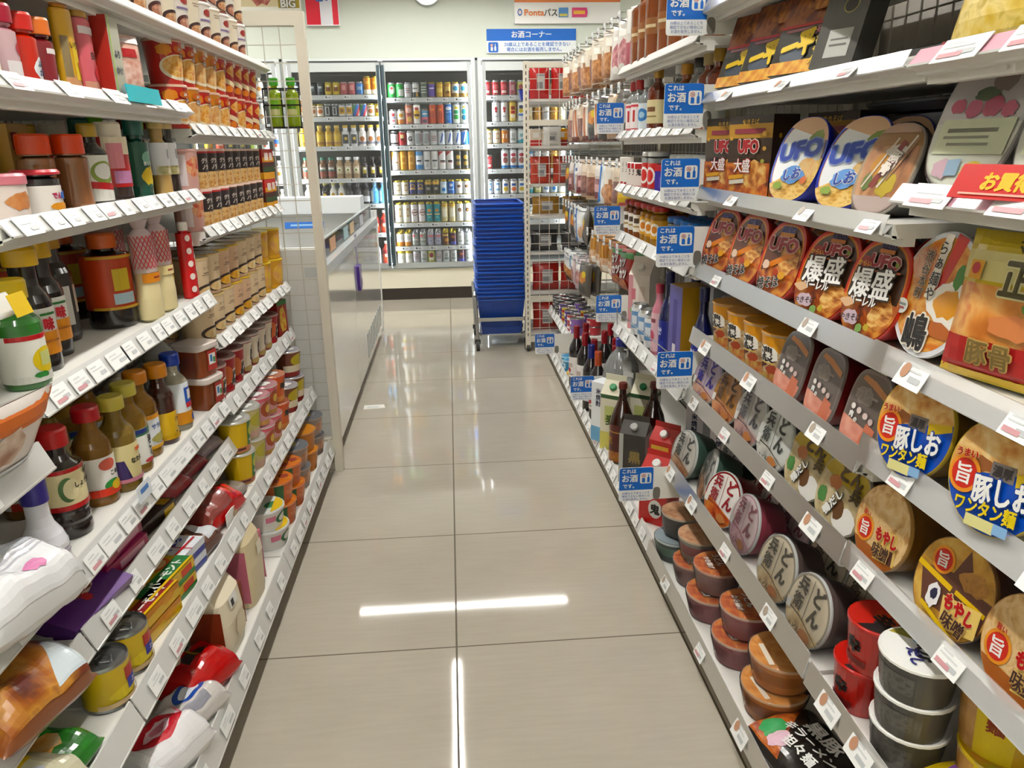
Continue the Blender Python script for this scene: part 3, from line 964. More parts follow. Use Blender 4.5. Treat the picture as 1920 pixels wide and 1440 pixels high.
bars = lambda c, *ys: [('r', 0, y, .45, .05, g_(c)) for y in ys]
CANS = {
    'green and white': can_proto(S, '#2fae4f', [('e', .1, .1, .5, .6, g_('#e9f1ea')), ('e', 0, .35, .25, .2, g_('#d8533e'))]),
    'bright green': can_proto(S, '#2bb04a', [('r', .3, -.3, .5, .5, g_('#e6efe6')), ('e', -.2, .4, .3, .2, g_('#78cf8a'))]),
    'silver and red': can_proto(S, '#c9c9cc', bars('#a04850', .3, -.3) + [('r', 0, 0, .4, .08, g_('#77777a'))]),
    'silver and black': can_proto(S, '#d3d3d0', [('h', 0, 1, -.25, g_('#33372f')), ('r', .25, -.6, .16, .3, g_('#cfa52a')), ('r', -.1, .3, .4, .1, g_('#6c6c68'))]),
    'dark green grey': can_proto(S, '#5d6c5e', bars('#d6dcd2', .5, .1, -.3), '#b9bda8'),
    'purple': can_proto(S, '#6b55a4', [('r', 0, .3, .4, .08, g_('#e0d6ee'))], '#c9a83e'),
    'gold': can_proto(S, '#d2ab35', [('r', 0, .0, .5, .3, g_('#e9cf6a'))], '#d8bc56'),
    'brown gold': can_proto(S, '#b98a35', [('r', 0, .2, .5, .35, g_('#d8b866')), ('e', 0, -.3, .3, .2, g_('#7a4c2a'))], '#d8bc56'),
    'white blue and gold': can_proto(S, '#eae9e0', [('e', 0, .25, .5, .35, g_('#4aa3c8')), ('h', 0, 1, -.45, g_('#a4813a'))], '#d8bc56'),
    'white with a red emblem': can_proto(S, '#eceef0', [('e', 0, .4, .34, .26, g_('#c8505a')), ('r', 0, -.05, .4, .07, g_('#6a86c0')), ('e', 0, -.5, .28, .2, g_('#d0757a'))]),
    'white and orange': can_proto(S, '#f0e8da', [('e', 0, .3, .45, .3, g_('#d3a23c')), ('h', 0, 1, -.3, g_('#cf8336'))]),
    'tall pink brown': can_proto(L_, '#b9765c', [('e', 0, .45, .5, .3, g_('#e2b9ae')), ('r', 0, 0, .5, .1, g_('#8c4030')), ('e', .1, -.55, .4, .3, g_('#e3c069'))]),
    'tall white and yellow': can_proto(L_, '#efece2', [('e', 0, .0, .6, .55, g_('#e5bd2c')), ('r', 0, -.1, .45, .12, g_('#5c3c22')), ('e', 0, .6, .4, .16, g_('#c7584a'))]),
    'blue and pink': can_proto(S, '#5aa0c6', [('h', 0, 1, -.0, g_('#d9788e')), ('r', 0, -.6, .4, .25, g_('#4c4a56')), ('r', 0, .5, .4, .1, g_('#eef3f4'))]),
    'tall orange': can_proto(L_, '#cb5a26', [('r', 0, .5, .3, .12, g_('#e58a3a')), ('e', 0, -.1, .3, .35, g_('#b04a20'))]),
    'tall blue': can_proto(L_, '#2a78c2', [('e', 0, .6, .5, .2, g_('#dfe8f0')), ('r', 0, .2, .45, .06, g_('#9cc6ea'), 8), ('e', 0, -.4, .5, .3, g_('#4a95d6'))]),
    'tall white and green': can_proto(L_, '#dfe9da', [('r', 0, .2, .5, .2, g_('#2f9a68')), ('r', 0, -.35, .5, .25, g_('#3fa650')), ('e', 0, .65, .4, .15, g_('#e2cf4a'))]),
    'tall white and aqua': can_proto(L_, '#edf2ee', [('e', 0, .25, .5, .3, g_('#2fa0b0')), ('e', 0, -.4, .5, .3, g_('#1f7fa0')), ('e', 0, .75, .3, .1, g_('#d8b94a'))]),
    'white and black banded': can_proto(S, '#e8eaea', [('r', 0, .85, 1, .12, g_('#2b2b2b')), ('e', 0, .1, .5, .45, g_('#c8cccf')), ('r', 0, -.7, .8, .14, g_('#2b2b2b'))]),
    'red': can_proto(S, '#bd2634', [('r', 0, .35, .3, .3, g_('#e9cf9c')), ('r', 0, -.1, .3, .18, g_('#5a1a20'))]),
    'white with a black curl': can_proto(S, '#dcdedd', [('t', 'G', 0, 0, .95, M('#1c1c1c'), 0, None, .06)]),
    'silver with a grey panel': can_proto(S, '#dfe1e2', [('r', 0, 0, .5, .85, g_('#8d9395')), ('r', .55, .1, .08, .6, g_('#b5626a'))]),
    'silver with blue print': can_proto(S, '#d6dce4', [('r', 0, .05, .1, .8, g_('#3a62a8'), -14), ('r', .2, .1, .06, .6, g_('#7f9cc9'), -14)]),
    'bright blue': can_proto(S, '#2f7fd0', [('r', .0, .1, .12, .8, g_('#e4ecf4'), -14)]),
    'tall white with orange': can_proto(L_, '#eeebe4', [('p', [(-1, 1), (-.2, 1), (-1, -.3)], g_('#e29a35')), ('r', .1, -.2, .3, .06, g_('#b98a50'))]),
    'tall gold': can_proto(L_, '#cf9b32', [('r', 0, .1, .4, .5, g_('#e2bb55')), ('e', 0, .1, .3, .3, g_('#c88c28'))], '#d8bc56'),
    'tall white and light blue': can_proto(L_, '#dde6ee', [('h', 0, -1, -.55, g_('#5c9cd0')), ('h', 0, 1, -.5, g_('#4a8fc8')), ('r', 0, -.05, .4, .1, g_('#3b4a58'))]),
    'tall white dry': can_proto(L_, '#e0e0dd', [('r', 0, -.05, .42, .1, g_('#3c4246')), ('r', 0, -.5, .3, .3, g_('#b5b8b8'))]),
    'tall white with a red corner': can_proto(L_, '#e9e8e5', [('p', [(-1, 1), (.3, 1), (-1, .35)], g_('#c62f35')), ('r', 0, -.1, .45, .1, g_('#45484c')), ('r', 0, -.25, .45, .04, g_('#c04a4a'))]),
    'tall black and gold': can_proto(L_, '#26241c', [('e', 0, .3, .4, .25, g_('#b8973e')), ('e', 0, -.4, .45, .25, g_('#8d7432'))], '#cbb04e'),
    'cream': can_proto(S, '#ece6d6', [('r', .2, .1, .3, .5, g_('#cfae76')), ('r', .2, .1, .2, .3, g_('#e9dcc2'))], '#d2bd58'),
    'navy and gold': can_proto(S, '#2c3468', [('e', 0, .35, .45, .3, g_('#c9a24a')), ('e', 0, .35, .3, .2, g_('#2c3468')), ('r', 0, -.1, .5, .09, g_('#d9b45c'))], '#d2bd58'),
    'black with a gold shoulder': can_proto(S, '#302c26', [('h', 0, -1, -.55, g_('#cfa848')), ('r', 0, -.1, .3, .2, g_('#8d8a80'))], '#d2bd58'),
    'light blue': can_proto(S, '#bcd9ea', [('e', 0, -.3, .35, .3, g_('#2f86c8')), ('r', 0, .3, .4, .2, g_('#e6eef2'))], '#d2bd58'),
    'deep blue': can_proto(S, '#1f6fc0', [('e', 0, .4, .3, .25, g_('#dfe9f0')), ('r', 0, -.3, .5, .1, g_('#8fbbe4'))], '#d2bd58'),
    'white with a brown star': can_proto(S, '#edebe6', badge('#5a2a1c', '★', '#d8b45c', .2), '#d2bd58'),
    'tall cream': can_proto(L_, '#e9e5d4', [('r', .3, .1, .25, .5, g_('#c9a86e')), ('r', .3, .1, .16, .3, g_('#e9dcc2'))], '#d2bd58'),
    'tall white with a brown ring': can_proto(L_, '#e2dede', [('e', .15, .1, .6, .38, g_('#8a5a50')), ('e', .15, .1, .48, .3, g_('#ddd6d4')), ('r', .15, .1, .5, .07, g_('#8a5a50'))], '#d2bd58'),
    'tall teal': can_proto(L_, '#16909a', [('e', 0, .3, .35, .2, g_('#c99a4c')), ('r', 0, -.15, .5, .06, g_('#e0c98a')), ('e', 0, -.5, .3, .16, g_('#58b2b6'))], '#d2bd58'),
    'tall gold cream': can_proto(L_, '#d9cc9a', [('h', 0, -1, -.72, g_('#d2aa3c')), ('r', 0, .0, .4, .5, g_('#e6dfc6'))], '#d2bd58'),
    'tall white with a brown star': can_proto(L_, '#ecebe6', badge('#5c2c1e', '★', '#d8b45c', .3), '#d2bd58'),
    'white over orange': can_proto(S, '#ece9e2', [('h', 0, 1, -.35, g_('#d08a34')), ('r', 0, .3, .4, .3, g_('#c9c9c4'))], '#d2bd58'),
    'grey green': can_proto(S, '#a4aca2', [('r', -.3, .6, .25, .2, g_('#d0606a')), ('r', 0, 0, .5, .05, g_('#e4e6e0')), ('r', 0, -.4, .5, .05, g_('#5f6a60'))]),
    'lavender': can_proto(S, '#a2a2b8', [('r', 0, .5, .5, .18, g_('#d88f8c')), ('e', 0, -.3, .5, .3, g_('#c6c8d8')), ('e', 0, -.3, .4, .22, g_('#9496b0'))]),
    'brown and gold': can_proto(S, '#6a4630', [('e', .2, -.2, .4, .3, g_('#c08a35')), ('r', 0, .6, .5, .12, g_('#d9bb62'))], '#d2bd58'),
    'brown and purple': can_proto(S, '#4c2a3c', [('h', 0, 1, -.5, g_('#4a4a9a')), ('e', 0, .3, .35, .2, g_('#a8602e'))], '#d2bd58'),
    'white grey': can_proto(S, '#dadcda', [('r', 0, .2, .3, .3, g_('#b3b8b4')), ('r', 0, -.4, .4, .2, g_('#9aa39a'))]),
    'white and yellow': can_proto(S, '#ebe8d8', [('h', 0, -1, -.6, g_('#d9c23c')), ('r', 0, -.1, .4, .3, g_('#cfd2c4'))], '#d2bd58'),
    'black': can_proto(.104, '#22272a', [('r', 0, .1, .4, .5, g_('#4f5a60')), ('e', 0, .3, .3, .2, g_('#c9cfd0'))], '#3a4044'),
    'yellow': can_proto(.104, '#c9b02e', [('r', 0, .0, .4, .4, g_('#7a4a1c')), ('e', 0, .5, .3, .2, g_('#ece6b8'))], '#d2bd58'),
    'rose red': can_proto(.104, '#b9686c', [('r', 0, .2, .3, .4, g_('#d9a3a0'))], '#c8a0a0'),
    'blue': can_proto(.104, '#4a86c8', [('r', 0, .1, .4, .3, g_('#a9c9e6'))]),
    'orange': can_proto(.145, '#dd9426', [('h', 0, 1, -.45, g_('#efe6cf')), ('e', 0, .4, .4, .2, g_('#f0b95a'))], '#d2bd58'),
    'white and tan': can_proto(.104, '#e9e2d0', [('e', 0, -.1, .5, .4, g_('#c07a4c')), ('r', 0, .6, .4, .12, g_('#a8843c'))], '#d2bd58'),
    'grey black': can_proto(.104, '#3a3d40', [('r', 0, 0, .35, .7, g_('#b9bdc0')), ('r', 0, 0, .2, .6, g_('#3a3d40'))]),
    'silver with a yellow label': can_proto(.104, '#d2d4d4', [('r', 0, 0, .5, .6, g_('#d2a91e')), ('r', 0, .0, .3, .3, g_('#8a6a1a'))]),
    'rainbow': can_proto(.104, '#dcdcd8', [('p', [(-.8, -1), (-.2, -1), (.6, 1), (0, 1)], g_('#3c7ac0')), ('p', [(-.2, -1), (.2, -1), (1, 1), (.6, 1)], g_('#c64a58')), ('p', [(-1, -.5), (-.8, -1), (0, 1), (-.6, 1)], g_('#4a9a58'))]),
    'red and white': can_proto(S, '#b92f38', [('e', 0, .2, .5, .4, g_('#d86a70')), ('r', 0, -.5, .4, .2, g_('#e6c9c4'))]),
    'dark pink': can_proto(S, '#a8606a', [('r', 0, .1, .3, .4, g_('#cfa4a6'))]),
    'yellow green': can_proto(S, '#cfd07a', [('e', 0, .2, .4, .4, g_('#a8505a')), ('r', 0, -.4, .4, .2, g_('#e9e6c4'))]),
    'tall white with a red mark': can_proto(L_, '#eaebea', [('e', 0, .35, .28, .2, g_('#b93c48')), ('e', 0, .05, .2, .14, g_('#a83440')), ('r', 0, -.5, .3, .05, g_('#9aa0a4'))]),
    'tall gold and red': can_proto(L_, '#d8bf62', [('r', 0, .4, .35, .2, g_('#8a3a2a')), ('r', 0, -.05, .4, .15, g_('#c03a3a')), ('r', 0, -.5, .4, .2, g_('#efe6c8'))], '#d2bd58'),
    'tall white blue and yellow': can_proto(L_, '#e9ecea', [('r', 0, .5, .35, .2, g_('#3a4a6a')), ('e', 0, .1, .4, .25, g_('#d9ca2a')), ('r', 0, -.35, .45, .12, g_('#4a8ad0'))]),
    'orange with a white letter': can_proto(S, '#d68a26', [('t', 'N', 0, .1, .9, M('#f1ece2'), 0, None, .06)]),
    'white and aqua': can_proto(S, '#dfeaea', [('p', [(-1, -1), (1, -1), (1, -.2), (-1, -.7)], g_('#4ab4c4')), ('r', 0, .2, .3, .25, g_('#9cc6c8'))]),
    'tall white red and blue': can_proto(L_, '#e2e4e8', [('e', 0, .5, .45, .2, g_('#c0525e')), ('e', 0, -.1, .5, .35, g_('#a8746c')), ('h', 0, 1, -.7, g_('#3f8ac4'))]),
    'white with blue fruit': can_proto(S, '#e4eaf0', [('r', 0, .3, .4, .3, g_('#4a86c4')), ('e', 0, -.45, .4, .3, g_('#d9a83c'))]),
    'white with yellow fruit': can_proto(S, '#e9e9de', [('r', 0, .4, .4, .2, g_('#3f74b8')), ('e', 0, -.3, .45, .35, g_('#e0c232'))]),
    'white with orange fruit': can_proto(S, '#e9e6e0', [('r', 0, .4, .4, .2, g_('#4a6ab0')), ('e', 0, -.3, .45, .35, g_('#d8743a'))]),
    'white and blue': can_proto(S, '#e6ebf0', [('r', 0, .1, .4, .6, g_('#7fa9d4')), ('r', 0, .1, .25, .3, g_('#dfe8f0'))]),
}


def can_row(keys, x0, x1, z, door, shelf_i, depth=1, y=6.64, group='drink cans'):
    n = len(keys)
    for i, k in enumerate(keys):
        if k is None:
            continue
        x = x0 + (x1 - x0) * (i + .5) / n
        CANS[k].put((x, y, z + .001), '%s can, %s from left, %s shelf, %s' % (k, ORD[i], ORD[shelf_i], door), group + ', ' + door)
        for d in range(1, depth):
            CANS[k].put((x, y + .069 * d, z + .001), '%s can, %s from left, %s row, %s shelf, %s' % (k, ORD[i], ORD[d], ORD[shelf_i], door), group + ', ' + door)


BD = 'beer door'
W2 = (-.443, .208)
can_row(['green and white', 'bright green', 'silver and red', 'silver and black', 'dark green grey', 'purple', 'gold', 'brown gold', 'white blue and gold', 'white blue and gold'], *W2, D2[0], BD, 0)
can_row(['white with a red emblem', 'white and orange', 'tall pink brown', 'tall white and yellow', 'blue and pink', 'tall orange', 'tall orange', 'tall blue', 'tall white and green', 'tall white and aqua'], *W2, D2[1], BD, 1)
can_row(['white and black banded', 'red', 'white with a black curl', 'silver with a grey panel', 'silver with a grey panel', 'silver and red', 'silver with blue print', 'silver with blue print', 'silver with blue print', 'bright blue'], *W2, D2[2], BD, 2)
can_row(['tall white with orange', 'tall gold', 'tall gold', 'tall white and light blue', 'tall white dry', 'tall white dry', 'tall white with a red corner', 'tall white with a red corner', 'tall black and gold', 'tall black and gold'], *W2, D2[3], BD, 3)
can_row(['cream', 'cream', 'navy and gold', 'navy and gold', 'black with a gold shoulder', 'black with a gold shoulder', 'light blue', 'deep blue', 'white with a brown star', 'white with a brown star'], *W2, D2[4], BD, 4, 3)
can_row(['tall cream', 'tall cream', 'tall white with a brown ring', 'tall white with a brown ring', 'tall teal', 'tall teal', 'tall gold cream', 'tall gold cream', 'tall white with a brown star', 'tall white with a brown star'], *W2, D2[5], BD, 5, 3)
can_row(['white over orange', 'white over orange', 'grey green', 'grey green', 'lavender', 'lavender', 'brown and gold', 'brown and purple', 'white grey', 'white grey'], *W2, D2[6], BD, 6, 4)
can_row(['white and yellow', 'white and yellow', 'silver and red', 'white grey', 'yellow green', 'silver and red', 'white grey', 'white grey', 'brown and purple', 'white grey'], *W2, D2[7], BD, 7, 4)
CD = 'coffee door'
W1 = (-1.18, -.51)
can_row(['black', 'black', 'black', 'black', 'yellow', 'yellow', 'rose red', 'rose red', 'blue', 'orange', 'orange'], -1.2, -.51, D1[0], CD, 0)
can_row(['orange', 'white and tan', 'white and tan', 'white and tan', 'grey black', 'grey black', 'silver with a yellow label', 'silver with a yellow label', 'rainbow', 'rainbow', 'white and tan', 'yellow'], -1.2, -.50, D1[1], CD, 1)
KD = 'basket door'
can_row(['red and white', 'red and white', 'red and white', 'dark pink', 'yellow green', 'white grey', 'cream', 'gold', 'white and tan', 'yellow green'], .335, 1.03, D3[0], KD, 0)
can_row([None, 'tall white with a red mark', 'tall white with a red mark', 'tall gold and red', 'tall white blue and yellow', 'tall gold cream', 'tall gold', 'tall white dry', 'tall gold', 'tall gold cream'], .335, 1.03, D3[1], KD, 1)
can_row(['cream', 'cream', 'orange with a white letter', 'white grey', 'white and aqua', 'white grey', 'white and aqua', 'cream', 'white grey', 'cream'], .335, 1.03, D3[2], KD, 2)
can_row(['red and white', None, 'tall white red and blue', 'tall white red and blue', 'tall white red and blue', 'tall white and light blue', 'tall white dry', 'tall white dry', 'tall gold', 'tall white dry'], .335, 1.03, D3[3], KD, 3)
can_row(['white and blue', 'white and blue', 'white with yellow fruit', 'white with orange fruit', 'white with yellow fruit', 'white and aqua', 'yellow green', 'white and blue', 'light blue', 'white and yellow'], .335, 1.03, D3[4], KD, 4, 3)
can_row(['white and blue', 'light blue', 'white and aqua', 'white and blue', 'white grey', 'white and aqua'], .335, .75, D3[5], KD, 5, 2)


# ---------------------------------------------------------------- chest freezer
GW = M('#fbfbf6', .05, 1.0)
f = B()
X0, X1, Y0, Y1 = -1.42, -.468, 2.965, 5.2
f.box(X1 - .012, X1, Y0, Y1, .075, .775, GW)
f.box(X0, X0 + .012, Y0, Y1, .075, .9, GW)
f.box(X0 + .012, X1 - .012, Y0, Y0 + .06, .075, .86, M('#dededa', .35))
f.box(X0 + .012, X1 - .012, Y1 - .06, Y1, .075, .86, M('#dededa', .35))
f.box(X0 + .012, X1 - .012, Y0 + .06, Y1 - .06, .075, .42, M('#cfd4d4', .5))
f.box(X1 - .06, X1 - .012, Y0 + .06, Y1 - .06, .42, .76, M('#dfe4e4', .4))
f.box(X1 - .02, X1 + .004, Y1, Y1 + .02, .03, .86, M('#e8e8e4', .3))
rim = B()
rim.box(X1 - .075, X1 + .006, Y0 - .004, Y1 - .001, .775, .815, M('#cdd2d2', .25, .4))
rim.box(X0, X0 + .08, Y0, Y1, .86, .9, M('#dfe2e2', .3))
rim.box(X0 + .08, X1 - .01, Y0 - .003, Y0 + .07, .86, .885, M('#dfe2e2', .3))
rim.box(X0 + .08, X1 - .075, Y1 - .2, Y1, .86, .96, M('#dfe4e6', .3))
rim.box(X0 + .3, X0 + .34, Y0 + .07, Y1 - .2, .86, .9, M('#dfe4e6', .3))
gl = B()
gl.box(X1 - .035, X1 - .031, Y0 + .06, Y1 - .08, .81, .895, GLASS('#e8f0f2', .1, .05))
gl.box(X1 - .037, X1 - .028, Y0 + .06, Y1 - .08, .893, .9, M('#c8d2d4', .2))
for y in (Y0 + .06, Y1 - .09):
    gl.box(X1 - .038, X1 - .026, y, y + .014, .81, .9, M('#9aa6a8', .3))
STK = []
for y, c_ in ((3.35, '#e0b48c'), (3.8, '#a9c8cc'), (4.05, '#e0c49a'), (4.5, '#c4c4cc')):
    st = B()
    st.box(X1 - .030, X1 - .0285, y, y + .16, .823, .88, M(c_, .4))
    STK.append(('guard_sticker', st))
lv = B()
for k in range(9):
    lv.box(X1 - .002, X1 + .002, 4.2 + k * .1, 4.245 + k * .1, .11, .25, M('#b9bcba', .3))
    lv.box(X1 + .002, X1 + .003, 4.205 + k * .1, 4.215 + k * .1, .115, .245, M('#84888a', .4))
lf = B()
for x in (X0 + .1, X1 - .1):
    for y in (Y0 + .1, Y1 - .1):
        lf.lathe([(.03, 0), (.03, .05), (.02, .076)], M('#55534e'), 12, Matrix.Translation((x, y, 0)))
wb = B()
wire_grid(wb, Y0 + .1, Y1 - .22, .43, .74, .12, .08, M('#e6e8e8', .3), X0 + .35, .003, 'y')
Proto('chest_freezer', 'freezer', [('body', f), ('rim', rim), ('glass_guard', gl), ('louvre', lv), ('feet', lf), ('wire_divider', wb)] + STK).put(Matrix.Identity(4), 'glossy white open chest freezer beyond the wire end panel')
b = B()
b.box(-.12, .12, 0, .006, -.02, .02, BLUE)
b.art([('r', 0, 0, .7, .3, M('#9cc4e6')), ('r', .85, 0, .06, .5, WHITE)], .12, .02, front(0))
Proto('freezer_sign', 'sign', [('plate', b)]).put(at(-.89, 4.9, .80, 0, -.3), 'small blue strip sign inside the chest freezer')


def tray_proto(c1, c2, lid):
    b = B()
    b.rings([[(x * s, y * s, z) for x, y in sup(.085, .065, 5, 24)] for s, z in ((.85, 0), (1, .028), (1.05, .03))], M(c1, .3, .3))
    d = B()
    d.rings([[(x * s, y * s, z) for x, y in sup(.085, .065, 5, 24)] for s, z in ((1.04, .03), (1.0, .036))], M(lid, .3, .4))
    d.art([('e', 0, 0, .7, .7, FOOD(c2, '#e2b48a', '#efe3cf', scale=30)), ('r', .2, -.6, .5, .2, M('#d9a43a'))], .085, .065, flatz(.036))
    return Proto('frozen_food_tray', 'food tray', [('tray', b), ('film_lid', d)])


T1, T2, T3 = tray_proto('#eceae6', '#c78a5a', '#eeeae4'), tray_proto('#e4e0e0', '#7a2c3a', '#d8c9c8'), tray_proto('#f0efe8', '#c98a2a', '#efece4')
k = 0
for ry, yy in enumerate((3.2, 3.42, 3.64, 3.86, 4.08, 4.3, 4.52, 4.74)):
    for rx, xx in enumerate((-.64, -.83)):
        (T1, T2, T3)[(k * 2 + ry) % 3].put(at(xx, yy, .421 + 0.0, .1 * ((k % 3) - 1)), 'round topped frozen food tray, %s from the wire panel, %s row in the freezer' % (ORD[ry], ('aisle side', 'inner')[rx]), 'frozen trays in the chest freezer')
        (T3, T1, T2)[(k + ry) % 3].put(at(xx, yy, .458, .07 * ((k % 2) * 2 - 1)), 'upper frozen food tray, %s from the wire panel, %s row in the freezer' % (ORD[ry], ('aisle side', 'inner')[rx]), 'frozen trays in the chest freezer')
        k += 1
b = B()
b.rings([[(-.03, 0, -.0), (.03, 0, -.0), (.03, .004, -.0), (-.03, .004, -.0)], [(-.02, 0, -.16), (.03, 0, -.16), (.03, .004, -.16), (-.02, .004, -.16)]], M('#9a92a8', .4))
b.prism([(-.06, -.16), (.045, -.16), (.06, -.26), (.03, -.29), (-.03, -.29), (-.06, -.25)], -.03, .012, M('#4a1f86', .35), Matrix.Rotation(PI / 2, 4, 'X'))
b.art([('p', [(-.9, .95), (.3, .95), (.8, -.2), (.2, -.4)], M('#cfc6dc')), ('r', .0, .5, .06, .3, M('#4a1f86'), 30), ('r', .35, .3, .06, .3, M('#4a1f86'), 30)], .055, .06, lambda u, v, l: (u, -.012 - l, v - .215))
Proto('hanging_tag', 'tag', [('tag', b)]).put(at(-.466, 4.0, .83, PI / 2), 'purple and white tag hanging from the freezer rim')
b = B()
b.prism([(-.05, -.03), (.06, -.025), (.055, .03), (-.045, .035)], 0, .0008, M('#eceae2', .4), None, M('#eceae2', .4))
b.art([('r', 0, .2, .7, .25, M('#c9d4d6')), ('r', 0, -.4, .6, .1, M('#b9b9b4'))], .045, .026, flatz(.0008))
Proto('floor_sticker', 'sticker', [('sticker', b)]).put(at(-.40, 3.65, .0003, .1), 'white paper sticker on the floor beside the freezer')

# green tea bottles in a black wire basket hung on the end panel


def ring_prof(prof, rf=1.0):
    return [(r * rf, z) for r, z in prof]


kb = B()
K = M('#1d1d1d', .35, 0, .4)
for z in (1.325, 1.40, 1.455):
    for a, c_, d, e in ((-.62, -.49, 2.91, 2.914), (-.62, -.49, 2.99, 2.994)):
        kb.box(a, c_, d, e, z, z + .005, K)
    for x in (-.62, -.493):
        kb.box(x, x + .004, 2.91, 2.994, z, z + .005, K)
for i in range(5):
    kb.box(-.62, -.49, 2.912 + i * .019, 2.916 + i * .019, 1.325, 1.329, K)
for x in (-.62, -.556, -.494):
    kb.box(x, x + .004, 2.91, 2.914, 1.325, 1.46, K)
    kb.box(x, x + .004, 2.99, 2.994, 1.325, 1.46, K)
Proto('wire_basket', 'basket', [('basket', kb)]).put(Matrix.Identity(4), 'small black wire basket hung on the end panel holding green tea')

# ---------------------------------------------------------------- shopping baskets on a cart
BB = M('#1d4a96', .38, .15)  # body blue darkened, painting shade into the slots and nesting gaps
BR = M('#2c68c2', .3, .3)  # same plastic lightened, painting the rims as lit lines


def basket_proto():
    b = B()
    tw, bw, td, bd_, h = .148, .124, .2, .17, .235
    def w(t):
        return bw + (tw - bw) * t, bd_ + (td - bd_) * t
    for side in range(4):
        n = 13 if side % 2 == 0 else 17
        for z0, z1, full in ((0, .022, 1), (.095, .112, 1), (.19, h, 1)):
            pass
        def pt(u, t, o=0.0):
            W, D = w(t)
            W -= o
            D -= o
            if side == 0:
                return (u * W, -D, t * h)
            if side == 2:
                return (-u * W, D, t * h)
            if side == 1:
                return (W, u * D, t * h)
            return (-W, -u * D, t * h)
        def patch(u0, u1, t0, t1):
            b.add([pt(u0, t0), pt(u1, t0), pt(u1, t1), pt(u0, t1), pt(u0, t0, .0012), pt(u1, t0, .0012), pt(u1, t1, .0012), pt(u0, t1, .0012)],
                  [(0, 1, 2, 3), (7, 6, 5, 4), (0, 4, 5, 1), (3, 2, 6, 7), (0, 3, 7, 4), (1, 5, 6, 2)], BB)
        for t0, t1 in ((0, .1), (.28, .32), (.48, .53), (.70, 1)):
            patch(-1, 1, t0, t1)
        for i in range(n):
            u = -1 + 2 * i / (n - 1)
            patch(max(-1, u - .028), min(1, u + .028), .1, .7)
    b.box(-bw, bw, -bd_, bd_, 0, .003, BB)
    rim = [[(x, y, z) for x, y in sup(tw * s, td * s, 14, 32)] for s, z in ((1.0, h - .008), (1.07, h - .007), (1.075, h), (1.0, h + .001), (.985, h - .004))]
    b.rings(rim, BR, None, False, False)
    hd = B()
    BH = M('#2060c4', .35, .2)
    hd.rings([[(x * s, y * s, z) for x, y in sup(tw, td, 14, 32)] for s, z in ((.975, h - .003), (1.01, h + .001), (.995, h + .004), (.955, h + .001))], BH, None, False, False)
    return Proto('shopping_basket', 'basket', [('basket_body', b), ('handle_frame', hd)])


BK = basket_proto()
NB = 25
for i in range(NB):
    lab = 'blue plastic shopping basket, %s from the bottom of the stack' % ORD[i]
    if i == 0:
        lab = 'blue plastic shopping basket at the bottom with its slotted sides showing'
    if i == NB - 1:
        lab = 'blue plastic shopping basket on top of the stack by the cooler'
    BK.put(at(.329 + .004 * math.sin(i * 1.7), 4.915 + .004 * math.cos(i * 2.3), .092 + i * .0246, .012 * math.sin(i * 2.1)), lab, 'stacked blue shopping baskets')
c = B()
for sx in (-1, 1):
    for yy in (4.70, 5.13):
        c.tube([(.329 + sx * .156, yy, .07), (.329 + sx * .163, yy, .3), (.329 + sx * .166, yy, .35)], .011, CHROME, 10)
    c.tube([(.329 + sx * .166, 4.70, .35), (.329 + sx * .166, 4.72, .37), (.329 + sx * .166, 5.11, .37), (.329 + sx * .166, 5.13, .35)], .011, CHROME, 10)
for yy, z in ((4.70, .2), (5.13, .2), (5.13, .3)):
    c.box(.329 - .158, .329 + .158, yy - .006, yy + .006, z - .012, z + .012, CHROME)
cr = B()
cr.box(.329 - .13, .329 + .13, 4.76, 4.772, .08, .0895, CHROME)
cr.box(.329 - .13, .329 + .13, 5.06, 5.072, .08, .0895, CHROME)
for sx in (-1, 1):
    cr.box(.329 + sx * .13 - .006, .329 + sx * .13 + .006, 4.75, 5.09, .08, .0895, CHROME)
    cr.tube([(.329 + sx * .13, 4.76, .085), (.329 + sx * .157, 4.70, .12)], .006, CHROME, 8)
    cr.tube([(.329 + sx * .13, 5.07, .085), (.329 + sx * .157, 5.13, .12)], .006, CHROME, 8)
parts = [('frame', c), ('cradle', cr)]
BLK = M('#262422', .5)
for sx in (-1, 1):
    for yy in (4.70, 5.13):
        w = B()
        w.lathe([(.02, -.012), (.031, -.01), (.031, .01), (.02, .012)], BLK, 18, Matrix.Translation((.329 + sx * .157, yy - .012, .031)) @ Matrix.Rotation(PI / 2, 4, 'Y'))
        w2 = B()
        w2.box(.329 + sx * .157 - .018, .329 + sx * .157 + .018, yy - .014, yy + .014, .045, .072, BLK)
        parts.append(('castor', w2, [('wheel', w)]))
Proto('basket_cart', 'cart', parts).put(Matrix.Identity(4), 'chrome trolley on black castors carrying the blue baskets')
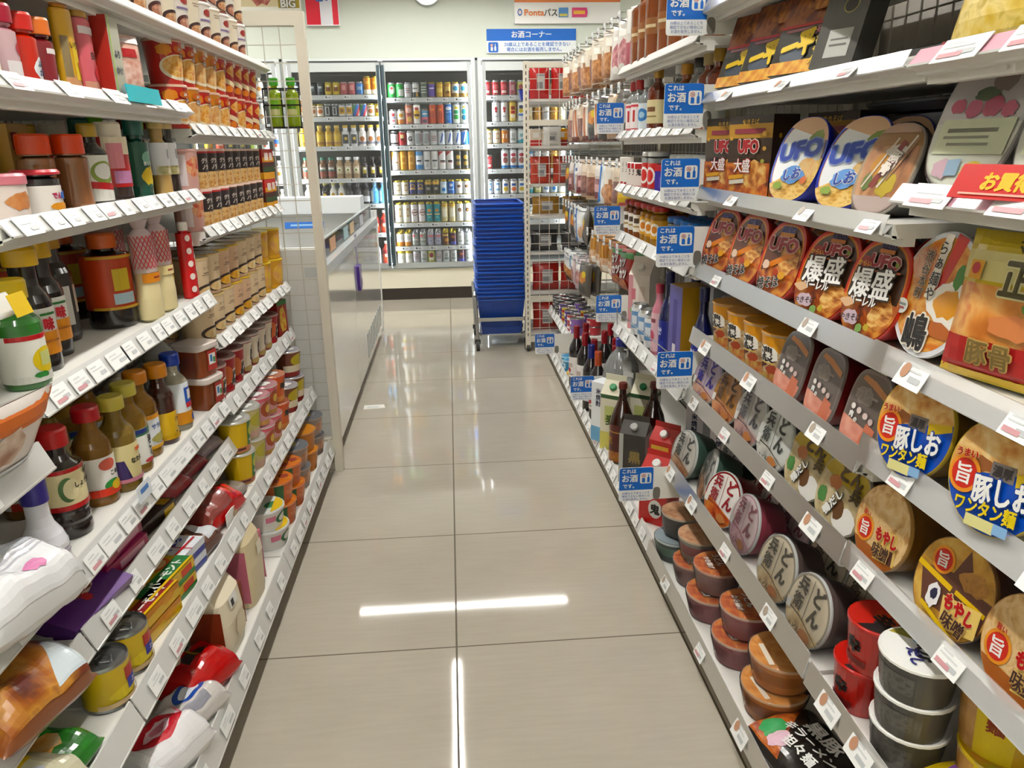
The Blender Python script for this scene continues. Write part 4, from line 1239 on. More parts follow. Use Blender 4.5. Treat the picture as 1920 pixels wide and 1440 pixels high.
# ---------------------------------------------------------------- makers of packs
def tray(name, w, h, d, art, side, rim, n=2.0, taper=.78, wrap=False, cat='instant noodles', k=40, band=None):
    """bowl or oval tray with a printed lid; lid faces +z at z=d, its picture upright along +y"""
    rx, ry = w / 2, h / 2
    b = B()
    o = lambda s, z: [(x * s, y * s, z) for x, y in sup(rx, ry, n, k)]
    sm = M(side, .35, .25) if isinstance(side, str) else side
    bm = M(band, .35, .25) if band else sm
    b.rings([o(taper * .93, .004), o(taper, 0), o(taper + (1 - taper) * .3, d * .3), o(taper + (1 - taper) * .75, d * .75), o(.955, d - .006), o(1, d - .005), o(1.0, d - .001)],
            [sm, sm, bm, sm, sm, M(rim, .3, .3), M(rim, .3, .3)], None, True, False)
    l = B()
    l.rings([o(1.0, d - .001), o(.992, d + .001), o(.975, d + .0006)], M(rim, .28, .3), None, False, True)
    l.art(art, rx * .985, ry * .985, flatz(d + .0006), sup(rx * .975, ry * .975, n, k))
    parts = [('bowl', b), ('lid', l)]
    if wrap:
        f = B()
        f.rings([o(taper * .95, -.002), o(taper + .05, .002), o(1.02, d - .012), o(1.03, d), o(.9, d + .007)], GLASS('#f4f4f4', .03, .12, 1.14), None, True, True)
        parts.append(('shrink_film', f))
    return Proto(name, cat, parts)


def stand(p, x, y, z, phi, psi, D, d, label, group=None, side=1):
    n = Vector((-side * math.cos(psi) * math.cos(phi), -math.sin(psi) * math.cos(phi), math.sin(phi)))
    u = Vector((side * math.cos(psi) * math.sin(phi), math.sin(psi) * math.sin(phi), math.cos(phi)))
    r = u.cross(n)
    c = Vector((x, y, z)) + u * (D / 2) - n * d
    m = Matrix(((r.x, u.x, n.x, c.x), (r.y, u.y, n.y, c.y), (r.z, u.z, n.z, c.z), (0, 0, 0, 1)))
    return p.put(m, label, group)


def cup(name, r, h, col, art, lidcol, lidart=None, taper=.76, cat='cup', lip='#e9e6de', top=None, arc=1.35):
    b = B()
    rf = lambda z: r * (taper + (1 - taper) * max(0, min(1, z / h)))
    cm = M(col, .4, .2) if isinstance(col, str) else col
    tm = M(top, .4, .2) if top else cm
    b.lathe([(rf(0) * .92, .004), (rf(0), 0), (rf(h * .33), h * .33), (rf(h * .72), h * .72), (rf(h - .006), h - .006), (r * 1.03, h - .005), (r * 1.03, h - .001)], [cm, cm, cm, cm, tm, M(lip, .35, .2)], 24, None, 1, 1, True, False)
    b.art(art, r * arc * .9, h * .47, wrapz(rf, h / 2), None, (.010, 0), None, .0005)
    l = B()
    lm = M(lidcol, .3, .3) if isinstance(lidcol, str) else lidcol
    l.lathe([(r * 1.03, h - .001), (r * 1.0, h + .001), (r * .96, h + .0005)], lm, 24, None, 1, 1, False, True)
    if lidart:
        l.art(lidart, r * .95, r * .95, flatz(h + .0005), sup(r * .95, r * .95, 2, 28))
    return Proto(name, cat, [('cup', b), ('lid', l)])


def bottle(name, H, R, body, cap, label=None, neck=.012, sh=.62, caph=.022, capr=None, labz=(.12, .58), cat='bottle', sy=1.0, waist=0, ribs=0, capmat=None, foil=None):
    b = B()
    bm = M(body, .15, .5) if isinstance(body, str) else body
    zc = H - caph
    prof = [(R * .82, .003), (R * .95, 0), (R, .008)]
    if ribs:
        for i in range(ribs):
            z = .02 + i * .018
            prof += [(R, z), (R * .95, z + .006), (R, z + .012)]
    prof += [(R * (1 - waist), H * sh * .55), (R, H * sh * .9), (R * .99, H * sh)]
    dz = zc - H * sh
    prof += [(R * .86, H * sh + dz * .22), (R * .6, H * sh + dz * .45), (max(neck, R * .36), H * sh + dz * .66), (neck, H * sh + dz * .85), (neck, zc + .004)]
    b.lathe(prof, bm, 24, None, 1, sy)
    c = B()
    cr = capr or neck * 1.25
    cm = capmat or (M(cap, .35, .2) if isinstance(cap, str) else cap)
    c.lathe([(cr * .98, zc - (foil or 0)), (cr, zc + .001), (cr, H - .004), (cr * .9, H)], cm, 20, None, 1, sy)
    parts = [('bottle', b), ('cap', c)]
    if label:
        l = B()
        z0, z1 = labz[0] * H, labz[1] * H
        rr = lambda z: R * (1 + .012)
        bg = label[0]
        l.lathe([(R * 1.008, z0), (R * 1.012, z0 + .001), (R * 1.012, z1 - .001), (R * 1.008, z1)], M(bg, .4, .2), 24, None, 1, sy, False, False)
        fn0 = wrapz(rr, (z0 + z1) / 2)
        fn = fn0 if sy == 1 else (lambda u, v, q: (fn0(u, v, q)[0], fn0(u, v, q)[1] * sy, fn0(u, v, q)[2]))
        l.art(label[1], R * 1.25, (z1 - z0) / 2, fn, None, (.009, 0), None, .0005)
        parts.append(('label', l))
    return Proto(name, cat, parts)


def carton(name, w, d, h, col, fart=(), tart=(), cat='box', lart=None, rart=None):
    """box standing on z=0, front towards -y"""
    b = B()
    m = M(col, .35, .35) if isinstance(col, str) else col
    e = .0015
    b.rings([[(x * (w / 2 - q), y * (d / 2 - q), z) for x, y in ((-1, -1), (1, -1), (1, 1), (-1, 1))] for q, z in ((e, 0), (0, e), (0, h - e), (e, h))], m)
    b.art(fart, w / 2, h / 2, lambda u, v, l: (u, -d / 2 - l, v + h / 2))
    b.art(tart, w / 2, d / 2, flatz(h))
    if rart:
        b.art(rart, d / 2, h / 2, lambda u, v, l: (w / 2 + l, u, v + h / 2))
    if lart:
        b.art(lart, d / 2, h / 2, lambda u, v, l: (-w / 2 - l, -u, v + h / 2))
    return Proto(name, cat, [(name.split('_')[-1], b)])


def gable(name, w, d, h, col, art, capc, cat='carton', side=None):
    b = B()
    m = M(col, .35, .4)
    hb = h * .76
    b.box(-w / 2, w / 2, -d / 2, d / 2, 0, hb, m)
    hg = h * .93
    b.add([(-w / 2, -d / 2, hb), (w / 2, -d / 2, hb), (w / 2, d / 2, hb), (-w / 2, d / 2, hb), (-w / 2, 0, hg), (w / 2, 0, hg), (-w / 2, 0, h), (w / 2, 0, h)],
          [(0, 1, 5, 4), (2, 3, 4, 5), (1, 2, 5), (3, 0, 4)], m)
    b.box(-w / 2, w / 2, -.002, .002, hg - .002, h, m)
    b.art(art, w / 2, hb / 2, lambda u, v, l: (u, -d / 2 - l, v + hb / 2))
    if side:
        b.art(side, d / 2, hb / 2, lambda u, v, l: (w / 2 + l, u, v + hb / 2))
    c = B()
    c.lathe([(.013, 0), (.014, .002), (.014, .013), (.012, .016)], M(capc, .4), 16, Matrix.Translation((0, -d * .25, hb + (hg - hb) * .45)) @ Matrix.Rotation(.75, 4, 'X'))
    return Proto(name, cat, [('carton', b), ('spout_cap', c)])


def pouch(name, w, h, t, col, art, cat='snack bag', back=None, seal=.04, hole=False, n=8, lump=0.0, seed=1):
    """pillow pack hanging or standing in the xz plane, front towards -y, base at z=0"""
    rnd = random.Random(seed)
    ph = [rnd.uniform(0, 6) for _ in range(4)]

    def th(u, v):
        q = (max(0, 1 - abs(u) ** 3)) ** .8 * (max(0, 1 - abs(v) ** 4)) ** .9
        if abs(v) > 1 - seal * 2:
            q *= .12
        return t / 2 * q * (1 + lump * math.sin(3.1 * u + ph[0]) * math.sin(4.3 * v + ph[1])) + .0006

    wd = lambda v: 1 - .05 * (1 - abs(v)) ** 1.0
    fn = lambda x, z, l: (x * wd(z / (h / 2)), -th(x / (w / 2), z / (h / 2)) - l, z + h / 2)
    bk = lambda x, z, l: (x * wd(z / (h / 2)), th(x / (w / 2), z / (h / 2)) + l, z + h / 2)
    b = B()
    m = col if not isinstance(col, str) else M(col, .3, .5)
    mb = (M(back, .3, .5) if isinstance(back, str) else back) or m
    N = n + 4
    us = [-1 + 2 * i / N for i in range(N + 1)]
    vs_ = sorted([-1 + 2 * i / N for i in range(N + 1)] + [1 - seal * 2, -1 + seal * 2])
    for f, mm, s in ((fn, m, 1), (bk, mb, -1)):
        pts = [f(u * w / 2, v * h / 2, 0) for v in vs_ for u in us]
        q = []
        W = len(us)
        for j in range(len(vs_) - 1):
            for i in range(W - 1):
                a = (j * W + i, j * W + i + 1, (j + 1) * W + i + 1, (j + 1) * W + i)
                q.append(a if s > 0 else a[::-1])
        b.add(pts, q, mm)
    b.art(art, w / 2 * .97, h / 2 * .97, fn, None, (w / 10, h / 10), None, .0012, .0003)
    return Proto(name, cat, [(name.split('_')[-1], b)])


def sack(name, w, d, h, col, art, cat='bag', top=None, full=.55, seed=2):
    """filled packet lying on its back, printed side up, crimped at both short ends"""
    rnd = random.Random(seed + int(w * 1000) + len(art))
    ph = [rnd.uniform(0, 6) for _ in range(6)]

    def th(u, v):
        q = max(0, 1 - abs(v) ** 4) ** full * max(0, 1 - abs(u) ** 5) ** full
        if abs(u) > .9:
            q *= max(.05, (1 - abs(u)) / .1 * .55)
        wob = .07 * math.sin(5 * u + ph[0] + 2 * v) + .06 * math.sin(6 * v + ph[1]) + .05 * math.sin(9 * u * v + ph[2]) + .04 * math.sin(13 * u + ph[3])
        return q * (1 + wob)

    sh = lambda u, v: (1 + .03 * math.sin(7 * v + ph[4]) - .05 * (1 - abs(u)))
    fn = lambda x, y, l: (x * sh(x / (w / 2), y / (d / 2)) if False else x * (1 + .015 * math.sin(8 * y / d + ph[4])), y * (1 - .06 * abs(x / (w / 2)) ** 6), h * (.3 + .7 * th(x / (w / 2), y / (d / 2))) + l)
    bk = lambda x, y, l: (x * (1 + .015 * math.sin(8 * y / d + ph[4])), y * (1 - .06 * abs(x / (w / 2)) ** 6), h * (.3 - .3 * min(1, th(x / (w / 2), y / (d / 2)) * 1.3)))
    b = B()
    m = M(col, .28, .5) if isinstance(col, str) else col
    us = sorted([-.96, .96] + [-1 + i / 12 for i in range(25)])
    vs_ = sorted([-.97, .97] + [-1 + i / 9 for i in range(19)])
    for f, sg in ((fn, 1), (bk, -1)):
        pts = [f(u * w / 2, v * d / 2, 0) for v in vs_ for u in us]
        W = len(us)
        b.add(pts, [((j * W + i, j * W + i + 1, (j + 1) * W + i + 1, (j + 1) * W + i)[::sg]) for j in range(len(vs_) - 1) for i in range(W - 1)], m)
    b.art(art, w / 2 * .93, d / 2 * .93, fn, None, (w / 24, d / 18), None, .0018, .0003)
    return Proto(name, cat, [(name.split('_')[-1], b)])


RZ, LZ = -PI / 2, PI / 2      # face the aisle from the right / from the left
W_ = WHITE
INK = M('#1d1a18')
RED = M('#b3202a', .35, .2)
YEL = M('#e0bf24', .35, .2)
GRN = M('#2f7d3c', .35, .2)
ORG = M('#d9822b', .35, .2)
NOOD = FOOD('#7a4622', '#b4763a', '#d9a560', '#e9c98a', scale=38, stretch=(1, 2.2, 1))
SAUCE = FOOD('#4a1f12', '#8a4420', '#b86a30', '#d49a4c', scale=34)
SOUP = FOOD('#b06a24', '#d08c3a', '#e2b062', '#c97a34', scale=30)
FRIED = FOOD('#a8703a', '#cf9c5a', '#e3bf84', '#efd9a8', scale=32)
MEAT = FOOD('#6a3226', '#a05a44', '#c08a72', scale=30)
SHRIMP = FOOD('#9c5a3a', '#c98a62', '#e0b28c', '#d8946e', scale=40)
# ---------------------------------------------------------------- noodle shelves on the right
def lids(p, rows, D, d, z, labels, group, behind=0, bl=None):
    for (x, y, phi, psi), lab in zip(rows, labels):
        stand(p, x, y, z + .004, phi, psi, D, d, lab, group)


RT = lambda cx, cy, s, t='UFO', c='#8e2230', o='#d9b9ae', rot=0: ('t', t, cx, cy, s, M(c), rot, M(o), .05, 1.25)
ufo_red = [('bg', M('#c2402a', .3, .4)), ('in', .93, M('#d8902f', .3, .4)), ('in', .88, M('#5c3222', .3, .4)), ('h', -.25, 1, -.12, SAUCE), ('b', .35, .1, .5, .45, NOOD, 5),
           ('p', [(-.55, -.1), (.55, .32), (.5, .14), (-.5, -.26)], M('#d88a34')), ('t', 'BLEND', 0, .78, .2, M('#4a4a86'), 0, M('#cfc6cf'), .04, .9), ('r', 0, .65, .34, .05, M('#c88a3a')), RT(0, .4, .46),
           ('t', '焼そば', -.16, -.58, .32, INK, 12, M('#cfcbc4'), .025, .9), ('e', .4, -.35, .17, .1, M('#dba62c')), ('b', -.5, -.15, .2, .12, M('#e2c9b4'), 8), ('b', .1, -.3, .14, .09, M('#a8441f'), 9)]
UFO = tray('noodle_tray', .138, .17, .06, ufo_red, '#a1261a', '#c2341f', 2.5, .8)
for i, (x, y, f, s) in enumerate(((.69, 1.886, .29, .24), (.691, 1.708, .27, .2), (.695, 1.533, .28, .2))):
    stand(UFO, x, y, .928, f, s, .17, .06, 'red rimmed oval tray of fried noodles, %s from the liquor bay' % ORD[i], 'red oval trays')
    stand(UFO, x + .085, y + .01, .928, f, s, .17, .06, 'red rimmed oval tray half hidden behind the %s red tray' % ORD[i], 'red oval trays behind')
baku = [('bg', M('#c23a22', .3, .4)), ('in', .94, M('#d98a2c', .3, .4)), ('in', .89, M('#3c2a1e', .3, .4)), ('h', 0, 1, -.2, SAUCE), ('b', .45, -.4, .4, .38, NOOD, 6), ('t', 'BLEND', .05, .84, .15, M('#4a4a76'), 0, M('#b9aab0'), .04, .9), ('r', .05, .74, .25, .04, M('#c07a34')),
        RT(.12, .54, .34), ('e', -.5, .45, .2, .15, M('#8e2a22')), ('t', 'からい', -.5, .45, .13, M('#e2b85c'), 0, None, .03), ('r', 0, .34, .75, .02, M('#b2602a'), 4), ('t', '爆盛', -.03, .1, .62, M('#f2f1ee'), 4, M('#2a211c'), .022, .95), ('t', 'バーレル', -.1, -.26, .22, M('#e4e2de'), 4, M('#2a211c'), .04, .9),
        ('b', -.3, -.62, .3, .16, M('#b9a4ae'), 3), ('t', 'やきそば', -.28, -.62, .16, INK, 8, None, .02), ('b', .1, -.78, .12, .1, M('#7a9a5a'), 5), ('b', .35, -.72, .1, .08, M('#b8a43a'), 7), ('e', .66, .52, .06, .05, M('#7a8a3a')), ('b', -.55, -.35, .25, .1, M('#d8b694'), 2)]
BAKU = tray('noodle_tray', .148, .174, .075, baku, '#a51f14', '#c2301c', 2.4, .8)
stand(BAKU, .696, 1.336, .928, .30, .25, .174, .075, 'large red tray with big white lettering beside the third plain red tray', 'big red trays')
stand(BAKU, .704, 1.182, .928, .25, .12, .174, .075, 'large red tray with big white lettering next to the tall round lid', 'big red trays')
stand(BAKU, .8, 1.345, .928, .30, .2, .174, .075, 'large red tray hidden behind the first big lettered tray', 'big red trays behind')
stand(BAKU, .805, 1.19, .928, .25, .12, .174, .075, 'large red tray hidden behind the second big lettered tray', 'big red trays behind')

shima = [('bg', M('#d6d9de', .25, .5)), ('in', .93, SOUP), ('p', [(.12, 1), (.42, .93), (.12, .0), (-.02, .06)], M('#c04a42')), ('b', -.45, .45, .4, .3, SHRIMP, 3), ('b', .45, -.1, .55, .42, M('#ece6da', .3, .3), 11), ('b', .42, -.08, .36, .25, M('#e0a21e', .25, .5), 4), ('b', .5, .35, .13, .2, M('#4c7a34'), 6), ('b', .3, -.5, .5, .14, M('#b06a34'), 3),
         ('r', -.08, .45, .1, .52, M('#ece4d6'), -4), ('e', -.05, .76, .12, .13, M('#ece4d6')), ('v', 'らぁ麺や', -.08, .74, .24, INK, 0, M('#ece4d6'), .01), ('v', '渋谷本町', -.38, .58, .2, M('#4a3c30'), 0, M('#dcc8ac'), .01), ('t', '嶋', -.1, -.62, .62, INK, 6, M('#eee6d6'), .026, 1.0),
         ('e', -.68, -.3, .18, .13, M('#dde0da')), ('r', -.68, -.27, .12, .02, M('#7c8a84')), ('r', -.68, -.33, .1, .02, M('#a8605a'))]
SHI = tray('noodle_bowl', .178, .19, .085, shima, '#5c4a44', '#e4e6ea', 2.0, .72)
stand(SHI, .722, 1.052, .934, .2, .0, .19, .085, 'tall round orange lid with a half egg and a large black character', 'round orange bowls')
stand(SHI, .83, 1.0, .934, .25, .0, .19, .085, 'round orange lid peeking out behind the big half egg lid', 'round orange bowls')
sei = [('bg', M('#d6c24a', .3, .5)), ('h', 0, -1, .0, M('#cdb62e', .3, .5)), ('h', 0, 1, .3, FOOD('#c07a3a', '#dc9a52', '#e8b87a', '#c46a3a', scale=16)), ('h', 0, 1, -.45, M('#a82e2c')), ('h', 0, 1, -.9, YEL), ('p', [(-1, .35), (.2, .35), (1, .35), (1, .75), (-1, .75)], M('#d8cd92')), ('t', '正', .15, .42, .55, M('#4c4426'), 0, M('#e6dfae'), .03, .9), ('t', 'マル', .15, .85, .2, M('#4c4426'), 0, None, .03),
       ('r', -.62, .48, .14, .13, M('#d9a42c')), ('e', -.62, .5, .09, .08, RED), ('b', .6, .1, .25, .15, M('#6a8a3a'), 7), ('b', .3, -.2, .5, .18, M('#d08a5a'), 5), ('t', '豚骨', .0, -.62, .36, M('#7c6a40'), 0, M('#c8a86a'), .02, 1.0)]
SEI = pouch('noodle_packet', .175, .2, .05, '#cdb62e', sei, 'instant noodles')
SEI.put(at(.745, .905, .933, RZ + .25, -.14), 'yellow noodle packet with red lower band beside the half egg lid', 'yellow noodle packets')

cup4 = [('h', 0, -1, -.35, M('#e0a41e', .35, .4)), ('h', 0, 1, .35, FOOD('#8a7458', '#b9a07a', '#d8c6a0', '#a87a4a', scale=34)), ('h', 0, 1, -.5, FOOD('#6a7a3a', '#c8a868', '#b0643a', scale=40)), ('p', [(-.5, .2), (.5, .35), (.5, .0), (-.5, -.45)], M('#5a2a22')), ('b', .3, -.35, .3, .2, M('#a8543a'), 4),
        ('b', 0, .22, .55, .42, M('#ece8e0'), 5), ('t', '濃', .02, .24, .66, INK, 0, None, .024), ('r', 0, -.1, .45, .03, M('#d8b86a'))]
CUP4 = cup('noodle_cup', .05, .118, '#e2aa22', cup4, '#c98f1e', None, .8, 'instant noodles', '#b9a184', None, 1.2)
CUP4.put(at(.745, 1.86, .741, RZ + .2), 'yellow noodle cup, first from the liquor bay', 'yellow noodle cups')
CUP4.put(at(.742, 1.742, .741, RZ + .2), 'yellow noodle cup, second from the liquor bay', 'yellow noodle cups')
CUP4.put(at(.742, 1.635, .741, RZ + .2), 'yellow noodle cup, third from the liquor bay', 'yellow noodle cups')
CUP4.put(at(.742, 1.53, .741, RZ + .2), 'yellow noodle cup next to the dark rounded packs', 'yellow noodle cups')
for i in range(4):
    CUP4.put(at(.852, 1.86 - .11 * i, .741, RZ), 'yellow noodle cup standing behind the %s yellow cup' % ORD[i], 'yellow noodle cups behind')
dark = [('bg', M('#6e645e', .2, .5)), ('in', .93, M('#5c534e', .2, .5)), ('h', .1, 1, -.35, FOOD('#b0705c', '#d09080', '#e0ac9a', scale=26)), ('p', [(.1, -1), (.75, -1), (.8, -.3), (.3, -.22)], M('#c27a60')), ('p', [(-.6, .72), (.0, .62), (.85, .42), (.85, .58), (.1, .78), (-.5, .84)], M('#b98454')), ('b', -.2, .35, .5, .25, M('#7a7068'), 3), ('t', 'カレー', -.1, .38, .3, M('#8a8078'), 0, None, .06),
        ('e', -.55, .02, .11, .075, M('#d8d2ce')), ('e', -.2, -.02, .12, .08, M('#c8b8b4')), ('e', .18, -.08, .13, .08, M('#c8b4b0')), ('e', .52, -.14, .12, .08, M('#b8a09c')), ('t', '肉', -.5, -.17, .17, W_, 0, None, .05), ('t', 'の', -.2, -.26, .14, W_, 0, None, .05)]
DARK = tray('noodle_tray', .106, .142, .07, dark, '#6a1d1c', '#8d827c', 3.4, .82)
for i, (y, f, s) in enumerate(((1.422, .24, .06), (1.282, .22, .02), (1.14, .24, .05))):
    stand(DARK, .693, y, .744, f, s, .142, .07, 'grey lidded rounded pack with maroon sides, %s' % ('beside the yellow cups', 'in the middle of three', 'nearest the blue lids')[i], 'grey lidded rounded packs')
    stand(DARK, .79, y + .01, .744, f, s, .142, .07, 'maroon sided rounded pack behind the grey lidded pack %s' % ('beside the yellow cups', 'in the middle', 'nearest the blue lids')[i], 'grey lidded rounded packs behind')

logo = lambda cx, cy, s: [('e', cx, cy, .34 * s, .34 * s, M('#e09a3a')), ('e', cx, cy, .27 * s, .27 * s, M('#c43a2a')), ('t', '旨', cx, cy, .38 * s, W_, 8, None, .025)]
buta = [('bg', FRIED), ('h', -.32, 1, .06, M('#1f57b0', .3, .4)), ('p', [(.35, .2), (.9, .36), (.95, .24), (.4, -.02)], M('#d4b81e')), ('b', -.4, .1, .3, .14, M('#8a5a34'), 5), ('r', .1, .12, .24, .14, M('#6a625c'), 6), ('t', '濃厚', .1, .12, .2, M('#2f2a28'), 6, None, .03)] + logo(-.6, -.18, 1.0) + \
       [('t', '豚しお', .26, -.2, .5, W_, 12, M('#244a90'), .035, .8), ('t', 'ワンタン麺', .08, -.57, .3, M('#e6cf22'), 9, M('#1f3f86'), .03, .85), ('r', .08, -.82, .3, .1, M('#d9d49a'), 6), ('r', .5, -.76, .14, .09, M('#8fb4d8'), 6), ('t', 'うまい', -.58, .2, .16, RED, 10, M('#e8c890'), .03)]
BUTA = tray('noodle_bowl', .15, .15, .095, buta, '#8a6a24', '#c8b04a', 2.0, .78)
stand(BUTA, .672, .972, .776, .21, .1, .15, .095, 'blue and tan noodle lid with white and yellow lettering, next to the grey packs', 'blue noodle bowls')
stand(BUTA, .672, .797, .776, .2, .1, .15, .095, 'blue and tan noodle lid with slanting lettering at the edge of the frame', 'blue noodle bowls')
stand(BUTA, .79, .985, .776, .21, .1, .15, .095, 'dark blue noodle bowl in the shade behind the first blue lid', 'blue noodle bowls')


def donbei(c, ink, food, bg2='#d8d8d2'):
    return [('bg', M(c, .25, .5)), ('in', .93, M(bg2, .25, .5)), ('h', .25, 1, -.3, food), ('p', [(-.85, -.3), (-.2, -.34), (.9, -.62), (.9, -.6), (-.2, -.3), (-.85, -.26)], M(ink)), ('r', -.05, .25, .012, .62, M(ink)),
            ('t', 'ど', .35, .55, .55, M(ink), 0, None, .045, 1.0), ('t', 'ん', .38, -.02, .55, M(ink), 0, None, .045, 1.0), ('t', '兵', -.4, .55, .5, M(ink), 0, None, .03, 1.0), ('t', '衛', -.42, .05, .48, M(ink), 0, None, .025, .95), ('r', -.75, -.2, .1, .14, M('#c9c9c4')), ('b', .3, -.62, .3, .15, M('#b07a4a'), 6), ('t', 'うどん', -.2, -.66, .2, M(ink), 10, None, .02)]


F1 = FOOD('#a87a5a', '#c99a74', '#dcb896', scale=34)
F2 = FOOD('#8a3a1c', '#b8602a', '#d08a44', scale=34)
F3 = FOOD('#7a6a60', '#a88a78', '#c8b09c', scale=34)
DP = {}
for k, c, ink, food, side, bg in (('purple', '#9a8098', '#3d3680', FOOD('#b08a7a', '#d0aa94', '#c8a08c', scale=34), '#7a6a78', '#b2a2ae'), ('brown', '#8a7060', '#4a3626', FOOD('#9a6044', '#b87c58', '#d0a078', scale=34), '#5c463c', '#a8793c'), ('grey maroon', '#b4b4b0', '#4a464e', FOOD('#8a6a66', '#a88884', '#b89a92', scale=34), '#6a5854', '#aaa8a4'),
                                  ('pale grey', '#bfc2bf', '#2f3230', FOOD('#8a8a84', '#aaa8a0', '#c4c2ba', scale=34), '#4c4a48', '#c2c6c2'), ('grey green', '#a8aaa4', '#343834', F1, '#2f5246', '#cfcdc6'), ('crimson', '#7a1f24', '#8a1f2a', F2, '#6a1a1c', '#dcd8d4'), ('pink', '#b09098', '#8a4a58', FOOD('#a87a86', '#c4a0a8', '#b890a0', scale=34), '#9c3a50', '#d0bcc0'), ('beige', '#8f8674', '#4a4436', FOOD('#a08a68', '#c4ac84', '#d8c8a4', scale=34), '#5a4642', '#c8bca4')):
    DP[k] = tray('noodle_bowl', .141, .141, .075, donbei(c, ink, food, bg), side, '#c4c6c4', 2.0, .76, k in ('pink', 'beige', 'grey green'))
for k, x, y, f, s, lab in (('purple', .686, 1.899, .27, .15, 'purple lettered noodle lid nearest the liquor bay'), ('brown', .687, 1.745, .26, .13, 'brown and gold noodle lid beside the purple one'), ('grey maroon', .69, 1.599, .24, .08, 'grey noodle lid with a maroon lower half'), ('pale grey', .687, 1.453, .23, .07, 'pale grey noodle lid with bold black brush strokes')):
    stand(DP[k], x, y, .57, f, s, .141, .075, lab, 'grey brush lettered noodle lids')
    stand(DP[k], x + .105, y + .01, .57, f, s, .141, .075, 'noodle bowl hidden behind the ' + lab, 'noodle lids behind')
yl = [('bg', M('#a3965a', .25, .5)), ('h', 0, -1, -.3, M('#b09a34', .25, .5)), ('h', .2, 1, .25, FOOD('#8a7a58', '#b8a884', '#cfc2a4', scale=26)), ('b', -.35, .25, .28, .22, M('#b0764a'), 4), ('b', .4, -.55, .5, .4, M('#d6d4ce'), 7), ('b', -.7, -.25, .2, .25, M('#4c7a44'), 3), ('b', .1, -.35, .25, .3, M('#5c4026'), 8), ('t', 'どん', .2, .62, .5, M('#4c3c1c'), 0, None, .06, 1.0), ('t', '兵', .55, .2, .4, M('#4c3c1c'), 0, None, .06), ('t', '鴨だし', -.15, -.25, .3, W_, 62, INK, .04)]
YELW = tray('noodle_bowl', .139, .139, .075, yl, '#6a5c3a', '#b8b49a', 2.6, .78)
stand(YELW, .697, 1.322, .57, .26, .1, .139, .075, 'yellow topped noodle lid with mushroom picture beside the pale grey lid', 'yellow topped noodle lids')
stand(YELW, .695, 1.182, .57, .26, .1, .139, .075, 'yellow topped noodle lid with mushroom picture beside the bean sprout lid', 'yellow topped noodle lids')
moya = [('bg', FOOD('#b8905a', '#d4b07a', '#e4c89a', '#c49a64', scale=34, stretch=(1.6, 1, 1))), ('h', 0, 1, -.55, M('#a0622e')), ('b', .1, .5, .7, .4, FOOD('#c09a64', '#dab884', '#e8d0a4', scale=46), 4), ('p', [(-.05, -.05), (.62, .12), (.8, -.6), (.05, -.75)], M('#e2c67a')), ('p', [(-.02, -.36), (.66, -.3), (.72, -.62), (.05, -.7)], M('#5a3a34'))] + logo(-.52, -.25, .95) + [('t', 'もやし', .34, -.1, .34, RED, 4, M('#efd9a0'), .06, .8), ('t', '味噌', .32, -.46, .34, M('#3a2420'), 4, M('#d9b878'), .025, .9), ('t', '旨い', -.5, .14, .13, RED, 0, None, .03)]
moyb = [('bg', FOOD('#9a7436', '#c49a4c', '#dab86a', scale=30)), ('p', [(-.9, .1), (-.1, .3), (.1, .9), (.5, .2), (.95, .2), (.9, -.5), (-.6, -.6)], M('#5c3c30')), ('r', -.5, .05, .5, .06, YEL, -8), ('r', .5, -.05, .4, .05, YEL, -6), ('b', .45, .35, .4, .25, FOOD('#8a6234', '#b88a4c', '#6a4a2c', scale=30), 4)] + logo(-.42, .42, .85) + [('b', -.35, -.35, .18, .3, M('#e4e2e4'), 5), ('b', -.32, -.3, .1, .14, M('#2a2a44'), 4), ('p', [(-.1, -.2), (.85, -.02), (.9, -.6), (.05, -.85)], M('#e2c67a')), ('t', 'もやし', .38, -.26, .34, RED, -6, M('#efd9a0'), .06, .8), ('t', '味噌', .38, -.58, .34, M('#3a2420'), -6, M('#d9b878'), .025, .9), ('p', [(-.5, -.62), (.6, -.95), (.6, -.85), (-.5, -.52)], YEL)]
MOYA = tray('noodle_bowl', .14, .142, .095, moya, '#7a5522', '#b08a54', 2.0, .8)
MOYB = tray('noodle_bowl', .14, .142, .095, moyb, '#4c2c22', '#7a5a3a', 2.2, .8)
stand(MOYA, .69, 1.04, .58, .21, .02, .142, .095, 'bean sprout noodle lid with red lettering beside the mushroom lids', 'brown noodle lids')
stand(MOYB, .69, .862, .58, .24, .1, .142, .095, 'brown patchwork noodle lid with cream lettering above the white lidded bowls', 'brown noodle lids')
stand(MOYA, .69, .723, .58, .21, .0, .142, .095, 'bean sprout noodle lid cut off by the edge of the frame', 'brown noodle lids')
stand(MOYA, .80, 1.05, .58, .21, .02, .142, .095, 'noodle bowl in shade behind the first bean sprout lid', 'noodle lids behind')

